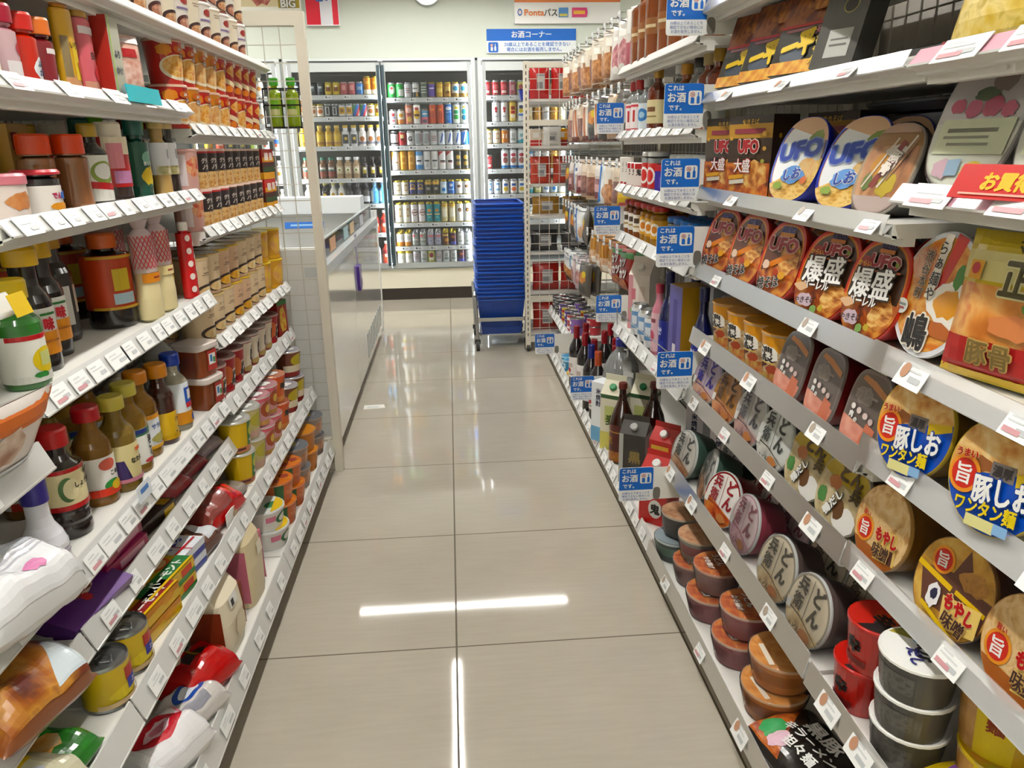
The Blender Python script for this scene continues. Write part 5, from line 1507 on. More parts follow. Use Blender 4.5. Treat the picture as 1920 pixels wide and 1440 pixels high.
for k, x, y, f, s, lab in (('grey green', .645, 1.929, .25, .13, 'dark green noodle bowl with grey lid beside the red carton'), ('grey green', .665, 1.80, .3, -.25, 'dark green noodle bowl tipped sideways behind the first green one'), ('crimson', .652, 1.637, .28, .25, 'crimson and white noodle lid with large brush characters'), ('pink', .66, 1.512, .24, .0, 'pink noodle lid in clear film beside the crimson one'),
                           ('beige', .653, 1.319, .25, .06, 'beige noodle lid with black brush characters beside the pink one'), ('beige', .651, 1.171, .24, .05, 'beige noodle lid with black brush characters at the shelf end')):
    stand(DP[k], x, y, .34, f, s, .141, .075, lab, 'brush lettered noodle lids on the lower shelf')
for k, x, y in (('grey green', .77, 1.9), ('crimson', .775, 1.66), ('pink', .775, 1.5), ('beige', .775, 1.34), ('beige', .775, 1.19)):
    stand(DP[k], x, y, .34, .25, .05, .141, .075, 'noodle bowl on its side in the shade behind the %s lid at %d o clock' % (k, round(y * 7)) if False else 'second %s noodle bowl in the shade behind the %s' % (k, {1.9: 'green pair', 1.66: 'crimson lid', 1.5: 'pink lid', 1.34: 'first beige lid', 1.19: 'last beige lid'}[y]), 'noodle bowls behind on the lower shelf')

# upright packs on the blue tray shelf
ub = [('bg', M('#33261c', .3, .5)), ('h', 0, -1, -.45, M('#b58e3c')), ('h', 0, -1, -.8, M('#2a221a')), ('t', 'やきそば', 0, .84, .16, M('#d8b45a'), 0, None, .03), ('r', 0, .62, .7, .06, M('#8a3a4a')), ('h', 0, 1, -.15, SAUCE), ('b', .3, -.45, .6, .4, NOOD, 5), ('t', 'UFO', 0, .25, .42, M('#a32c34'), 0, M('#e0d4c8'), .06, .95), ('t', '大盛', -.2, -.22, .36, W_, 0, M('#b02a30'), .022, .9), ('r', -.45, -.5, .35, .05, M('#d8a83a'), 5), ('r', -.4, -.62, .35, .05, M('#c9c4b4'), 5), ('e', .75, .55, .1, .06, M('#c8a04a')), ('e', -.75, .45, .08, .05, M('#c8a04a')), ('e', .8, .2, .08, .05, M('#c8a04a')), ('e', .75, -.1, .08, .05, M('#9aa04a'))]
UBX = carton('noodle_box', .15, .07, .178, '#2a2018', ub, (), 'instant noodles', rart=[('e', -.4, .5, .12, .06, M('#b8963c')), ('e', .3, .1, .12, .06, M('#b8963c')), ('h', 0, 1, -.4, SAUCE)])
for i, (x, y, a) in enumerate(((.745, 1.915, .3), (.742, 1.745, .3))):
    UBX.put(at(x, y, 1.129, RZ + a), 'upright black and gold noodle pack, %s from the liquor bay' % ORD[i], 'upright noodle packs')
UBX.put(at(.86, 1.60, 1.129, RZ + .25), 'upright black and gold noodle pack set back behind the blue trays', 'upright noodle packs')
b = B()
CRN = carton('folded_carton', .13, .02, .15, '#8a1f22', [('p', [(-.4, -.9), (.5, .3), (.6, .1), (-.2, -.95)], M('#d8a83a'))])
CRN.put(at(.86, 1.69, 1.129, RZ + .2, 0, .12), 'red carton leaning between the black packs and the blue trays')
ufob = [('bg', M('#2a3fa0', .25, .5)), ('in', .93, M('#b8802f', .25, .5)), ('in', .9, M('#dfe2e4', .2, .6)), ('h', -.2, -1, -.62, M('#d9b592')), ('h', -.35, 1, -.3, FOOD('#b58a3a', '#d8b060', '#e8cc8a', '#c8a04c', scale=40, stretch=(1, 2, 1))), ('b', .5, .5, .3, .2, M('#7a8a3a'), 4), ('b', .5, -.2, .4, .28, FOOD('#c09a54', '#e0c08a', '#d8a860', scale=40), 9), ('t', 'UFO', .02, .22, .56, M('#2a4aa0'), 8, M('#9fb0d0'), .06, 1.2), ('b', .05, -.38, .5, .22, M('#6a9ad0'), 6), ('t', 'しお', .05, -.36, .3, M('#1f4a9a'), 8, W_, .04), ('b', -.4, -.65, .2, .1, M('#8aa04a'), 3), ('b', .6, -.5, .14, .1, M('#d07a4a'), 4)]
UFB = tray('noodle_tray', .14, .174, .062, ufob, '#22309a', '#27359c', 2.5, .8)
stand(UFB, .707, 1.527, 1.132, .33, .28, .174, .062, 'white lidded oval tray with blue rim next to the black packs', 'blue rimmed oval trays')
stand(UFB, .713, 1.334, 1.132, .42, .31, .174, .062, 'white lidded oval tray with blue rim next to the bronze tray', 'blue rimmed oval trays')
stand(UFB, .80, 1.545, 1.132, .33, .28, .174, .062, 'blue rimmed oval tray standing behind the first one', 'blue rimmed oval trays')
stand(UFB, .805, 1.36, 1.132, .42, .31, .174, .062, 'blue rimmed oval tray standing behind the second one', 'blue rimmed oval trays')
brz = [('bg', M('#b9a38a', .2, .6)), ('in', .92, FOOD('#8a5a3a', '#b8845a', '#d4ac84', scale=22, stretch=(2, .7, 1))), ('h', 0, -1, -.5, M('#a07a4a')), ('h', 0, 1, -.6, M('#b8a49c')), ('b', -.3, .1, .3, .3, M('#cf9a3c'), 4), ('b', .2, -.35, .35, .3, M('#c8b23a'), 5), ('b', -.5, -.3, .2, .2, M('#6a7a3a'), 6), ('b', .1, .4, .4, .15, M('#d8cdc0'), 7), ('r', .0, .1, .1, .55, M('#8a3a34'), -24), ('r', -.3, .12, .035, .6, M('#dccbb4'), -24), ('r', .3, .15, .04, .62, M('#e2d4c0'), -24), ('r', .45, .2, .03, .5, M('#c49a72'), -24), ('h', 0, -1, -.78, M('#c0a08a')), ('t', '豚', .2, .25, .3, M('#e4dace'), -20, M('#6a3a2c'), .04), ('t', '骨', .05, -.02, .3, M('#e4dace'), -20, M('#6a3a2c'), .04)]
BRZ = tray('noodle_tray', .118, .155, .062, brz, '#3a3430', '#c2b8ac', 2.5, .8, True)
stand(BRZ, .706, 1.205, 1.132, .4, .23, .155, .062, 'bronze oval lid in glossy film next to the cherry printed covers', 'bronze oval trays')
stand(BRZ, .81, 1.22, 1.132, .35, .2, .155, .062, 'dark oval tray with gold print behind the bronze lid', 'bronze oval trays')
BLKT = tray('noodle_tray', .3, .09, .02, [('bg', M('#141414', .3, .4))], '#141414', '#1a1a1a', 6, .9)
BLKT.put(at(.93, 1.45, 1.30, PI / 2), 'flat black tray lying at the back above the blue oval trays')
for q in ((.93, 1.36), (.93, 1.54)):
    pass
BXB = carton('storage_box', .3, .1, .168, '#3a3632')
BXB.put(at(.955, 1.45, 1.1285, RZ), 'dark carton at the back of the shelf carrying the black tray')
pk = [('bg', M('#c9c4c2', .25, .6)), ('h', 0, 1, -.05, M('#cfd2c0', .3, .5)), ('b', .3, .55, .3, .2, M('#8a7a72'), 4), ('b', -.1, .75, .3, .12, M('#c8c2be'), 5), ('b', .45, .75, .1, .07, M('#c89a3a'), 2), ('b', -.6, .2, .2, .12, M('#b8506a'), 3), ('b', -.2, .16, .24, .14, M('#c0607a'), 8), ('b', .25, .18, .26, .16, M('#b8506a'), 9), ('b', .62, .12, .2, .12, M('#c86a80'), 12), ('b', .0, .35, .3, .1, M('#5a6a4a'), 6),
      ('r', .05, -.25, .85, .25, M('#d6dbb6')), ('r', 0, -.16, .6, .03, M('#6a6a54')), ('r', -.1, -.26, .55, .02, M('#8a8a74')), ('r', 0, -.36, .5, .02, M('#8a8a74')), ('b', -.35, -.72, .3, .16, M('#c8a4b0'), 5), ('r', -.1, -.7, .16, .12, M('#9ab4c8'), 5), ('b', .4, -.75, .3, .15, M('#c8b23a'), 6)]
PNK = tray('noodle_bowl', .165, .195, .08, pk, '#4a4642', '#b8b4b0', 2.6, .8, True)
stand(PNK, .727, 1.035, 1.18, .3, .05, .195, .08, 'cherry printed covered bowl with a pale instruction panel, beside the bronze lid', 'cherry printed bowls')
stand(PNK, .727, .855, 1.18, .3, .05, .195, .08, 'cherry printed covered bowl behind the red sale card', 'cherry printed bowls')
b = B()
b.box(-.075, .075, -.002, 0, 0, .045, M('#c4221c', .35, .3))
b.art([('t', 'お買得', 0, .0, 1.1, M('#efc42a'), 0, None, .05, .95), ('r', 0, -.75, .8, .06, M('#e8b0a0'))], .075, .0225, lambda u, v, l: (u, -.002 - l, v + .0225))
Proto('sale_card', 'sign', [('card', b)]).put(at(.672, .86, 1.178, RZ + .2, -.5), 'red sale card with yellow characters tilted on the pink rail')
gb = [('bg', M('#a8b82a', .3, .5)), ('h', 0, 1, .3, FOOD('#c8a83a', '#dcc25c', '#e8d488', '#b8a030', scale=30)), ('b', .45, .1, .4, .5, M('#8ab02a', .25, .6), 4), ('b', .5, .0, .25, .35, M('#a8c83a', .2, .6), 5), ('b', -.3, .0, .08, .12, M('#3a7a2a'), 6), ('b', .05, -.2, .1, .15, M('#3a7a2a'), 7), ('b', -.6, .75, .25, .2, M('#e8e04a'), 8), ('r', 0, .8, .9, .12, M('#6a9a2a'), 4)]
GB = pouch('noodle_packet', .2, .19, .05, '#b9b42e', gb, 'instant noodles')
GB.put(at(.745, 1.0, 1.358, RZ + .1, -.22), 'yellow green noodle packet with a lime on the pink railed top shelf')
ip = [('bg', M('#1c1a18', .25, .6)), ('h', 0, -1, -.1, FOOD('#3c1a10', '#6a3218', '#9a6230', '#7a4420', scale=26, stretch=(1.5, .6, 1))), ('r', 0, .12, 1, .035, RED), ('r', .1, .02, .85, .035, M('#a0707a')), ('b', -.2, -.55, .5, .3, M('#3a4450'), 4), ('h', 0, 1, -.7, FOOD('#b86a2a', '#d89a3c', '#e8c05a', scale=40)), ('t', '一平', -.12, -.36, .62, M('#e6c81c'), 10, INK, .07, .85), ('v', 'ちゃん', .62, -.3, .22, M('#e6c81c'), 0, INK, .05, .9), ('t', '大盛', .6, -.08, .16, M('#e8a0b0'), 8, M('#8a2a3a'), .03), ('e', .3, .55, .5, .16, FOOD('#5a2a16', '#a8703a', '#c89a58', scale=40, stretch=(1, 2, 1)))]
IP = carton('noodle_box', .155, .055, .17, '#191715', ip, (), 'instant noodles', rart=[('e', 0, .2, .4, .12, M('#8a7a3a')), ('e', 0, .2, .34, .1, M('#191715')), ('r', 0, -.45, .6, .35, M('#b9b9b4')), ('r', 0, -.4, .4, .02, M('#55534e')), ('r', 0, -.5, .4, .02, M('#55534e'))])
for i, y in enumerate((1.885, 1.735, 1.565)):
    IP.put(at(.74, y, 1.369, RZ + .28, -.33), 'black noodle box with yellow brush lettering, %s from the liquor bay' % ORD[i], 'black noodle boxes')
SV = carton('noodle_box', .06, .155, .17, '#55544f', [], (), 'instant noodles', lart=[('bg', M('#23211f', .25, .6)), ('e', 0, .25, .3, .25, M('#8a8250')), ('e', 0, .25, .26, .22, M('#23211f')), ('r', -.1, -.5, .5, .3, M('#b4b4ae'))])
SVA = carton('noodle_box', .09, .05, .17, '#3c3b38', [('bg', M('#4a4946', .25, .6)), ('e', .2, .3, .35, .18, M('#9a9258')), ('e', .2, .3, .3, .15, M('#2c2a28')), ('r', .1, -.5, .55, .3, M('#aaaaa4')), ('r', .1, -.42, .4, .02, M('#55534e')), ('r', .1, -.54, .4, .02, M('#55534e'))], (), 'instant noodles')
SVA.put(at(.745, 1.435, 1.369, RZ + .45, -.33), 'narrow grey side of a noodle box beside the three black boxes')
b = B()
FL = carton('flat_box', .3, .12, .03, '#141312', [('r', .1, 0, .06, 1, RED)], (), 'box')
FL.put(at(.86, 1.22, 1.3625, RZ), 'flat black box lying behind the grey box on the upper shelf')
# things seen through the wire back of the noodle bays
for i, (y, z, w, h, c) in enumerate(((1.42, 1.385, .18, .26, '#b9b2ac'), (1.2, 1.385, .16, .24, '#c8c6c2'), (.98, 1.385, .2, .27, '#a8989a'), (.75, 1.385, .18, .26, '#bdb6b2'), (1.3, 1.15, .14, .15, '#3f8a74'), (1.1, 1.15, .2, .16, '#b8b6b2'), (.85, 1.15, .2, .17, '#aaa6a4'))):
    pp = carton('shelf_packet', w, .03, h, c, [('b', -.2, -.3, .5, .3, M('#7a3a44'), i + 1), ('r', .2, .5, .5, .2, M('#e4e2de'))], (), 'packet')
    pp.put(at(1.036, y, (1.362, 1.129)[z < 1.3], RZ), 'pale packet standing against the wire back, %s along the %s noodle shelf' % (ORD[i % 4], ('upper', 'blue tray')[z < 1.3]), 'packets against the wire back')

# stacks on the base shelf and the nearest lower shelf
def stackbowl(lidart, side, rim, r=.062, h=.066, band=None, wrap=False, n=2.0):
    return tray('noodle_bowl', r * 2, r * 2, h, lidart, side, rim, n, .78, wrap, 'instant noodles', 32, band)


lg = [('bg', M('#c2a184', .25, .5)), ('h', .2, 1, .1, FOOD('#a87a5a', '#c89a74', '#d8b494', scale=40)), ('t', 'そば', .1, .3, .3, M('#4a3a2a'), 0, None, .05), ('r', 0, .7, .5, .05, M('#7a5a3a'))]
ld = [('bg', M('#4a5458', .25, .5)), ('t', 'どん', 0, .2, .5, W_, 0, None, .06), ('h', 0, 1, -.3, M('#8a9aa0'))]
lo = [('bg', FOOD('#8a3a1c', '#b8602c', '#d68e4a', scale=34)), ('e', .0, .5, .55, .25, M('#6a2a1a')), ('t', '辛口', -.1, .5, .3, YEL, 0, M('#5a1a12'), .04), ('t', 'うどん', -.15, .05, .36, M('#e8dcd0'), -8, M('#7a2a1a'), .05, .9), ('t', 'かき揚げ', .0, -.42, .26, M('#e8dcd0'), -8, M('#7a2a1a'), .04, .9)]
ly = [('bg', FOOD('#c07a34', '#d8964a', '#e6b06a', scale=30)), ('e', -.5, .55, .22, .2, YEL), ('t', '太', -.5, .55, .24, INK, 0, None, .05), ('b', .1, .0, .5, .4, FOOD('#c8803a', '#e09e50', '#efbe7a', scale=24), 4), ('r', .4, .6, .4, .1, M('#3a2a1c'), 6), ('r', .1, -.6, .5, .08, M('#e4d8c4'), -6)]
BA, BA2, BB_, BC, BD2, BE = stackbowl(lg, '#2c2c2a', '#b8a894', wrap=True), stackbowl(ld, '#3a4844', '#b4c0c0', band='#5c7a6a', wrap=True), stackbowl(lg, '#7a7a72', '#c8b49c', band='#8a4a4c', wrap=True), stackbowl(lo, '#8a6a66', '#c8a08c', wrap=True), stackbowl(lo, '#94585c', '#d0b4a4', .066, wrap=True), stackbowl(ly, '#bd7a34', '#d8b08c', .07, .068, '#a8682a', True)
zb = .085
q = 'base shelf stacks of noodle bowls'
for p, x, y, lv, rz, lab in ((BA2, .652, 1.93, 0, .3, 'dark green noodle bowl with a blue grey lid at the bottom of the first stack'), (BA, .668, 1.935, 1, .2, 'black sided noodle bowl with a tan lid tilted on the first stack'),
                             (BC, .668, 1.795, 0, .2, 'orange lidded noodle bowl under the pale lidded one in the second stack'), (BB_, .68, 1.8, 1, .1, 'pale lidded noodle bowl with a rose band on the second stack'),
                             (BD2, .662, 1.64, 0, .2, 'orange lidded rose noodle bowl at the bottom of the third stack'), (BC, .674, 1.645, 1, .1, 'orange lidded noodle bowl with white lettering on top of the third stack'),
                             (BD2, .668, 1.462, 0, .2, 'rose noodle bowl with orange lid at the bottom of the fourth stack'), (BD2, .684, 1.465, 1, .05, 'rose noodle bowl with orange lid on top of the fourth stack'),
                             (BE, .676, 1.285, 0, .2, 'yellow orange noodle bowl at the bottom of the stack by the black bag'), (BE, .69, 1.29, 1, .05, 'yellow orange noodle bowl on top of the stack by the black bag')):
    p.put(at(x, y, zb + lv * .0745, RZ + rz, -.04 if lv and p is BA else 0), lab, q)
bg = [('bg', M('#1c1816', .2, .7)), ('h', .8, .5, -.35, FOOD('#a85a2a', '#c87a3a', '#8a3a22', scale=30)), ('b', -.55, -.5, .3, .4, M('#2f9a5a'), 4), ('b', -.2, -.65, .25, .3, M('#d8b0c0'), 6), ('t', '黒豚', .15, .45, .55, W_, 10, None, .03), ('t', '辛ラーメン', .2, -.05, .34, W_, 8, None, .03), ('t', '担々麺', .3, -.45, .34, W_, 8, None, .03)]
BGK = sack('noodle_packet', .19, .16, .05, '#1c1816', bg, 'instant noodles')
BGK.put(at(.68, 1.145, .086, RZ + .2, 0, 0), 'black noodle packet with white brush lettering lying by the shelf rail')
BGR = sack('noodle_packet', .19, .15, .05, '#a81f1c', [('bg', M('#b0241f', .2, .7)), ('h', .3, 1, .0, M('#1c1614')), ('t', '激辛', .0, .4, .5, W_, 0, None, .05), ('e', .2, .0, .2, .2, W_)], 'instant noodles')
BGR.put(at(.70, .985, .086, RZ, 0, 0), 'red and black noodle packet at the bottom edge of the frame')
shin = [('bg', M('#a8281f', .25, .5)), ('t', '辛', 0, .1, .7, INK, 0, None, .07), ('r', 0, -.6, .4, .15, M('#6a1a16'))]
SHN = cup('noodle_cup', .05, .088, '#a8322a', shin, '#b8281c', [('h', -1, .3, -.35, M('#161414')), ('e', .1, .1, .5, .3, FOOD('#8a2a18', '#c84a24', '#d87a3a', scale=40)), ('t', '辛', .2, -.1, .7, INK, 0, None, .06)], .84, 'instant noodles', '#b8241c')
SHN.put(at(.695, 1.015, .332, RZ + .2), 'red spicy noodle cup at the bottom of the red pair')
SHN.put(at(.70, .998, .4215, RZ + .15), 'red spicy noodle cup with black and red lid on top of the red pair')
wh = [('h', 0, 1, 1, M('#3f3d3a', .4, .3)), ('r', -.62, 0, .16, 1, M('#8a2a34')), ('e', -.62, .3, .08, .08, M('#d89aa0')), ('e', -.62, -.2, .08, .08, M('#d89aa0')), ('r', .2, 0, .5, .5, FOOD('#2c2a28', '#55534e', '#3a3836', scale=60)), ('r', -.95, 0, .14, 1, M('#dcdad4'))]
WHB = cup('noodle_cup', .056, .066, '#454340', wh, '#e8e8e4', [('h', .7, -.7, -.35, FOOD('#5a5a2a', '#8a8a3a', '#b8a84a', scale=40)), ('p', [(-.6, .6), (-.15, .75), (-.3, .3)], M('#c8382c')), ('t', '魚介', .1, .1, .5, INK, -30, None, .06), ('t', 'だし', .3, -.35, .4, M('#2a2a6a'), -20, None, .05), ('b', -.3, .1, .12, .15, M('#5ab0d8'), 4)], .86, 'instant noodles', '#ecece8')
for lv in range(3):
    WHB.put(at(.703 - .005 * lv, .898 - .006 * lv, .332 + lv * .0672, RZ + .2 - .1 * lv), 'dark sided noodle bowl with a white rim, %s of the white lidded stack' % ('bottom', 'middle', 'top')[lv], 'white rimmed stack')
ylid = [('bg', M('#d8b82a', .25, .5)), ('h', 0, 1, -.1, FOOD('#c88a2a', '#e0a84a', '#a8b83a', scale=24)), ('h', -.7, -.7, -.45, M('#2c2a26')), ('b', -.3, .4, .3, .3, M('#8ab03a'), 4), ('b', -.1, -.3, .4, .25, M('#e09a3a'), 6), ('t', 'つけ麺', .3, .3, .34, W_, -20, INK, .05)]
YCB = cup('noodle_cup', .06, .1, '#c8a42a', [('r', -.5, 0, .6, 1, FOOD('#6a4a2c', '#a8804a', '#c8a06a', scale=20)), ('r', .45, 0, .35, 1, M('#d8c02a')), ('t', '麺', .45, .2, .5, M('#8a3a22'), 0, None, .03)], '#d8b82a', ylid, .88, 'instant noodles', '#d8c23a')
YCB.put(at(.775, .79, .332, RZ + .1), 'yellow rimmed noodle cup under the other yellow cup beside the white stack')
YCB.put(at(.775, .805, .4335, RZ + .1), 'yellow rimmed noodle cup on top beside the white lidded stack')
YBG = sack('noodle_packet', .18, .15, .055, '#d8bc1c', [('bg', M('#dcc01c', .2, .7)), ('b', .2, .2, .3, .3, M('#d07a2a'), 3), ('r', -.3, .3, .4, .15, M('#8a5aa0'), 10), ('t', '麺', .2, -.3, .5, W_, 0, M('#8a4a2a'), .05)], 'instant noodles')
YBG.put(at(.715, .755, .332, RZ + .2), 'bright yellow noodle packet lying before the yellow cups')
# ---------------------------------------------------------------- seasoning and soup shelves on the left
def Lput(p, x, y, z, label, group=None, rz=0.0, rx=0.0, sc=1.0):
    return p.put(at(x, y, z + .001, LZ - abs(rz) * 1.4, rx, 0, sc), label, group)


txt = lambda s, x, y, z, c=INK, o=None, b=.03, r=0: ('t', s, x, y, z, c, r, o, b, .9)
lines = lambda c, *ys: [('r', 0, y, .6, .02, M(c)) for y in ys]
# ---- sprinkle and seasoning packs on the second shelf
zs = ZL['ma']


def shaker(name, H, R, cap, body, lab):
    return bottle(name, H, R, body, cap, (lab[0], lab[1]), R * .8, .66, H * .24, R * .98, (.04, .66), 'seasoning')


SH1 = shaker('seasoning_shaker', .105, .021, '#c4506e', '#e4c9c8', ('#ecdcd6', [('h', 0, 1, -.2, M('#efe6d2')), ('b', .1, .2, .6, .3, M('#dc9aa0'), 3)]))
SH2 = shaker('seasoning_shaker', .108, .022, '#9c1f3e', '#b98a94', ('#c4a4a8', [('e', .3, .3, .4, .3, M('#b3243a')), ('r', 0, -.5, .7, .3, M('#dcd6d6'))]))
SH3 = shaker('seasoning_shaker', .105, .022, '#c8301c', '#c43a20', ('#c43a1e', [('b', .2, -.3, .6, .6, M('#dcdfe2'), 4), txt('ふり', .2, -.1, .34, M('#2c3a6a')), txt('かけ', .2, -.5, .34, M('#2c3a6a'))]))
SH4 = shaker('seasoning_shaker', .105, .021, '#dd8238', '#6a1c26', ('#7a1f2c', [('p', [(-.2, -1), (.9, -1), (.9, -.2), (.1, -.5)], M('#e4e4e6')), ('r', 0, .6, .5, .12, M('#e0dad8'))]))
for p, x, y, lab in ((SH1, -.612, 1.185, 'pink capped seasoning shaker at the edge of the frame'), (SH2, -.614, 1.245, 'crimson capped seasoning shaker'), (SH3, -.614, 1.302, 'red capped seasoning shaker with a white label'), (SH4, -.612, 1.352, 'orange capped dark red seasoning shaker')):
    Lput(p, x, y, zs, lab + ' on the upper shelf' if p in (SH2,) else lab, 'capped shakers')
YP = bottle('sesame_packet', .168, .026, '#d9a422', '#b07a26', ('#dcb02a', [('h', 0, 1, -.55, FOOD('#c88a5a', '#d8a880', '#c49a6a', scale=30)), ('r', -.7, -.1, .3, .5, M('#8a7a5a')), ('r', .1, -.2, .3, .45, M('#e6c81e')), txt('いりごま', .35, .2, .2, INK), ('p', [(.1, -.2), (.5, -.2), (.9, -.9), (.4, -.9)], M('#c4552a'))]), .02, .80, .03, .022, (.0, .78), 'seasoning', .55)
PP = bottle('sesame_packet', .162, .026, '#d9828a', '#b8923a', ('#d8747e', [('h', 0, 1, -.6, FOOD('#c87a6a', '#d8a890', '#c49a8a', scale=30)), txt('白ごま', .35, .1, .22, INK), ('r', 0, .75, .9, .1, M('#e8dce0')), ('b', .3, -.35, .4, .25, M('#c43a44'), 4)]), .02, .80, .03, .022, (.0, .78), 'seasoning', .55)
Lput(YP, -.62, 1.462, zs, 'tall yellow sesame packet with a brown top', 'sesame packets')
Lput(YP, -.70, 1.43, zs, 'tall yellow sesame packet standing behind the front yellow one', 'sesame packets')
Lput(YP, -.69, 1.37, zs, 'tall yellow sesame packet behind the orange capped shaker', 'sesame packets')
Lput(PP, -.62, 1.532, zs, 'tall pink sesame packet with a gold top', 'sesame packets')
BX = carton('seasoning_box', .05, .03, .145, '#b9b7a4', [txt('ふり', .1, .1, .22, M('#3c4a5a')), txt('かけ', .1, -.3, .22, M('#3c4a5a')), ('r', -.9, 0, .08, 1, M('#a8c83a')), ('b', .2, -.75, .5, .14, M('#8a9aa0'), 4)], (), 'seasoning', lart=[('r', 0, 0, 1, 1, M('#b03a2c'))])
Lput(BX, -.605, 1.60, zs, 'grey green seasoning carton beside the pink sesame packet')
SLT = pouch('salt_packet', .065, .125, .035, '#dfb4a4', [('h', 0, 1, .2, FOOD('#d89a8a', '#e4b8a8', '#e8c8bc', scale=60)), ('r', -.3, .45, .5, .13, RED), ('h', 0, -1, -.75, M('#d8c8c8'))], 'seasoning')
Lput(SLT, -.605, 1.688, zs, 'pink salt packet above the turquoise card', None, -.25)
b = B()
b.box(-.085, .085, -.002, 0, -.0155, .0155, M('#2cc0cc', .4))
Proto('shelf_card', 'sign', [('card', b)]).put(at(-.5705, 1.655, 1.357, LZ, -.12), 'blank turquoise card fixed to the upper shelf rail')
for i, y in enumerate((1.24, 1.5, 1.6, 1.75, 1.85)):
    carton('seasoning_box', .07, .04, (.12, .14)[i % 2], ('#5c3a30', '#7a2a26', '#4a4038', '#3c302a', '#5a2c28')[i], [('r', 0, .3, .5, .3, M('#a8744a'))], (), 'seasoning').put(at(-.80, y, zs + .001, LZ), 'dark seasoning box at the back of the upper shelf, %s from the near end' % ORD[i], 'dark boxes at the back')

# ---- topmost cream packs
cr_art = [('t', '春雨', .5, .55, .12, M('#5a4638'), 0, None, .01), ('r', .0, .7, .3, .02, M('#8a7460')), ('r', -.05, .58, .2, .02, M('#8a7460')), ('e', .05, -.55, .65, .34, M('#3c2622')), ('e', .07, -.6, .54, .25, FOOD('#a86a4a', '#d0a07a', '#e0c8a0', scale=50)), ('h', 0, 1, -.9, M('#8a4a44'))]
CRC = cup('soup_cup', .042, .098, '#e6dac2', cr_art, '#dfd3bc', None, .82, 'soup cup', '#e4dac4')
CRC2 = cup('soup_cup', .042, .098, '#e4ddd4', [('e', .0, .55, .3, .2, M('#9a3a34')), ('e', .05, -.5, .6, .36, M('#4a2a26')), ('e', .07, -.55, .48, .26, FOOD('#8a5a4a', '#c08a74', '#d8b8a0', scale=50)), ('r', .0, .15, .5, .05, M('#8a7aa0'))], '#dcd4cc', None, .82, 'soup cup', '#e4dcd4')
for i in range(12):
    for lv in range(3):
        p = (CRC, CRC2)[(i + lv) % 2]
        Lput(p, -.632, 1.62 + i * .092, ZL['a0'] + lv * .0995, 'cream soup cup, %s from the near end, %s layer of the topmost shelf' % (ORD[i], ('bottom', 'middle', 'upper')[lv]), 'cream cups on the topmost shelf', -.15)

# ---- stacked soup cups
tan = lambda c, f, s: [('h', 0, -1, .05, M(c, .4, .3)), ('e', .1, -.25, .95, .62, M('#e9dcc0')), ('e', .1, -.2, .82, .52, f), ('b', -.6, .55, .35, .3, M('#d9901e'), 5), ('t', s, .45, .35, .3, W_, 0, M('#b04a24'), .04, .8), ('e', .1, .6, .3, .18, M('#c8701e')), ('t', '24', .1, .6, .2, W_, 0, None, .04)]
FT = FOOD('#c8842a', '#e0a850', '#eecb88', '#d0743a', scale=44)
TN1 = cup('soup_cup', .043, .098, '#b3362c', tan('#b8322a', FT, 'スープ'), '#c8a08c', None, .84, 'soup cup', '#d8b8a4')
TN2 = cup('soup_cup', .043, .098, '#c98a34', tan('#c88a2c', FOOD('#c88a4a', '#e0b478', '#ecd0a0', scale=44), 'はるさめ'), '#d0a88c', None, .84, 'soup cup', '#d8b8a4')
TN3 = cup('soup_cup', .043, .098, '#a52c28', [('h', 0, -1, .0, M('#a82c26')), ('p', [(-1, .2), (1, -.5), (1, -.8), (-1, -.1)], M('#e8d8b4')), ('b', .2, .5, .6, .4, FT, 4), ('e', -.3, -.6, .3, .2, M('#d8862a'))], '#c89484', None, .84, 'soup cup', '#d0a89a')
za = ZL['a']
for i in range(9):
    for lv in range(2):
        p = (TN1, TN2, TN1, TN2, TN1, TN3, TN1, TN3, TN3)[i] if lv == 0 else (TN1, TN1, TN2, TN2, TN1, TN3, TN3, TN3, TN3)[i]
        Lput(p, -.638, 2.0 + i * .0915, za + lv * .0992, 'orange and red soup cup, %s from the near end, %s layer under the topmost shelf' % (ORD[i], ('lower', 'upper')[lv]), 'stacked orange soup cups', -.3 + .03 * i)
for i in range(3):
    Lput(TN1, -.73, 2.0 + i * .1, za, 'red soup cup in the second row behind the %s orange soup cup' % ORD[i], 'stacked orange soup cups behind')

# ---- jars and sauces
zb_ = ZL['mb']
PKT = bottle('seasoning_tub', .07, .034, '#dcc4be', '#d88a96', ('#e2d4cc', [('b', .1, 0, .6, .6, FOOD('#b06a3a', '#d09a6a', '#c4804a', scale=40), 4)]), .03, .8, .016, .037, (.1, .78), 'jar')
BKT = bottle('seasoning_tub', .073, .033, '#2a2626', '#c23a4a', ('#e6e0d8', [txt('でん', .1, .3, .5, M('#c8286a'), None, .05), ('b', .2, -.45, .5, .3, M('#e0a02a'), 3), ('b', .5, .3, .3, .3, M('#3a6ab0'), 6)]), .028, .8, .008, .036, (.05, .66), 'jar')
JAR = bottle('spice_jar', .130, .03, M('#8d6344', .15, .6), '#dd5a28', None, .026, .68, .034, .027, (.1, .5), 'jar', 1, .06)
BLG = bottle('sauce_bottle', .15, .032, '#14120f', '#a98c1e', ('#e4e4da', [('e', 0, .25, .7, .5, M('#8a9a4a')), ('e', .0, .3, .5, .35, W_), ('h', 0, 1, -.35, M('#d9d9d0')), ('p', [(-1, -.1), (1, -.3), (1, -.6), (-1, -.4)], RED)]), .015, .64, .024, .019, (.06, .62), 'bottle', .8)
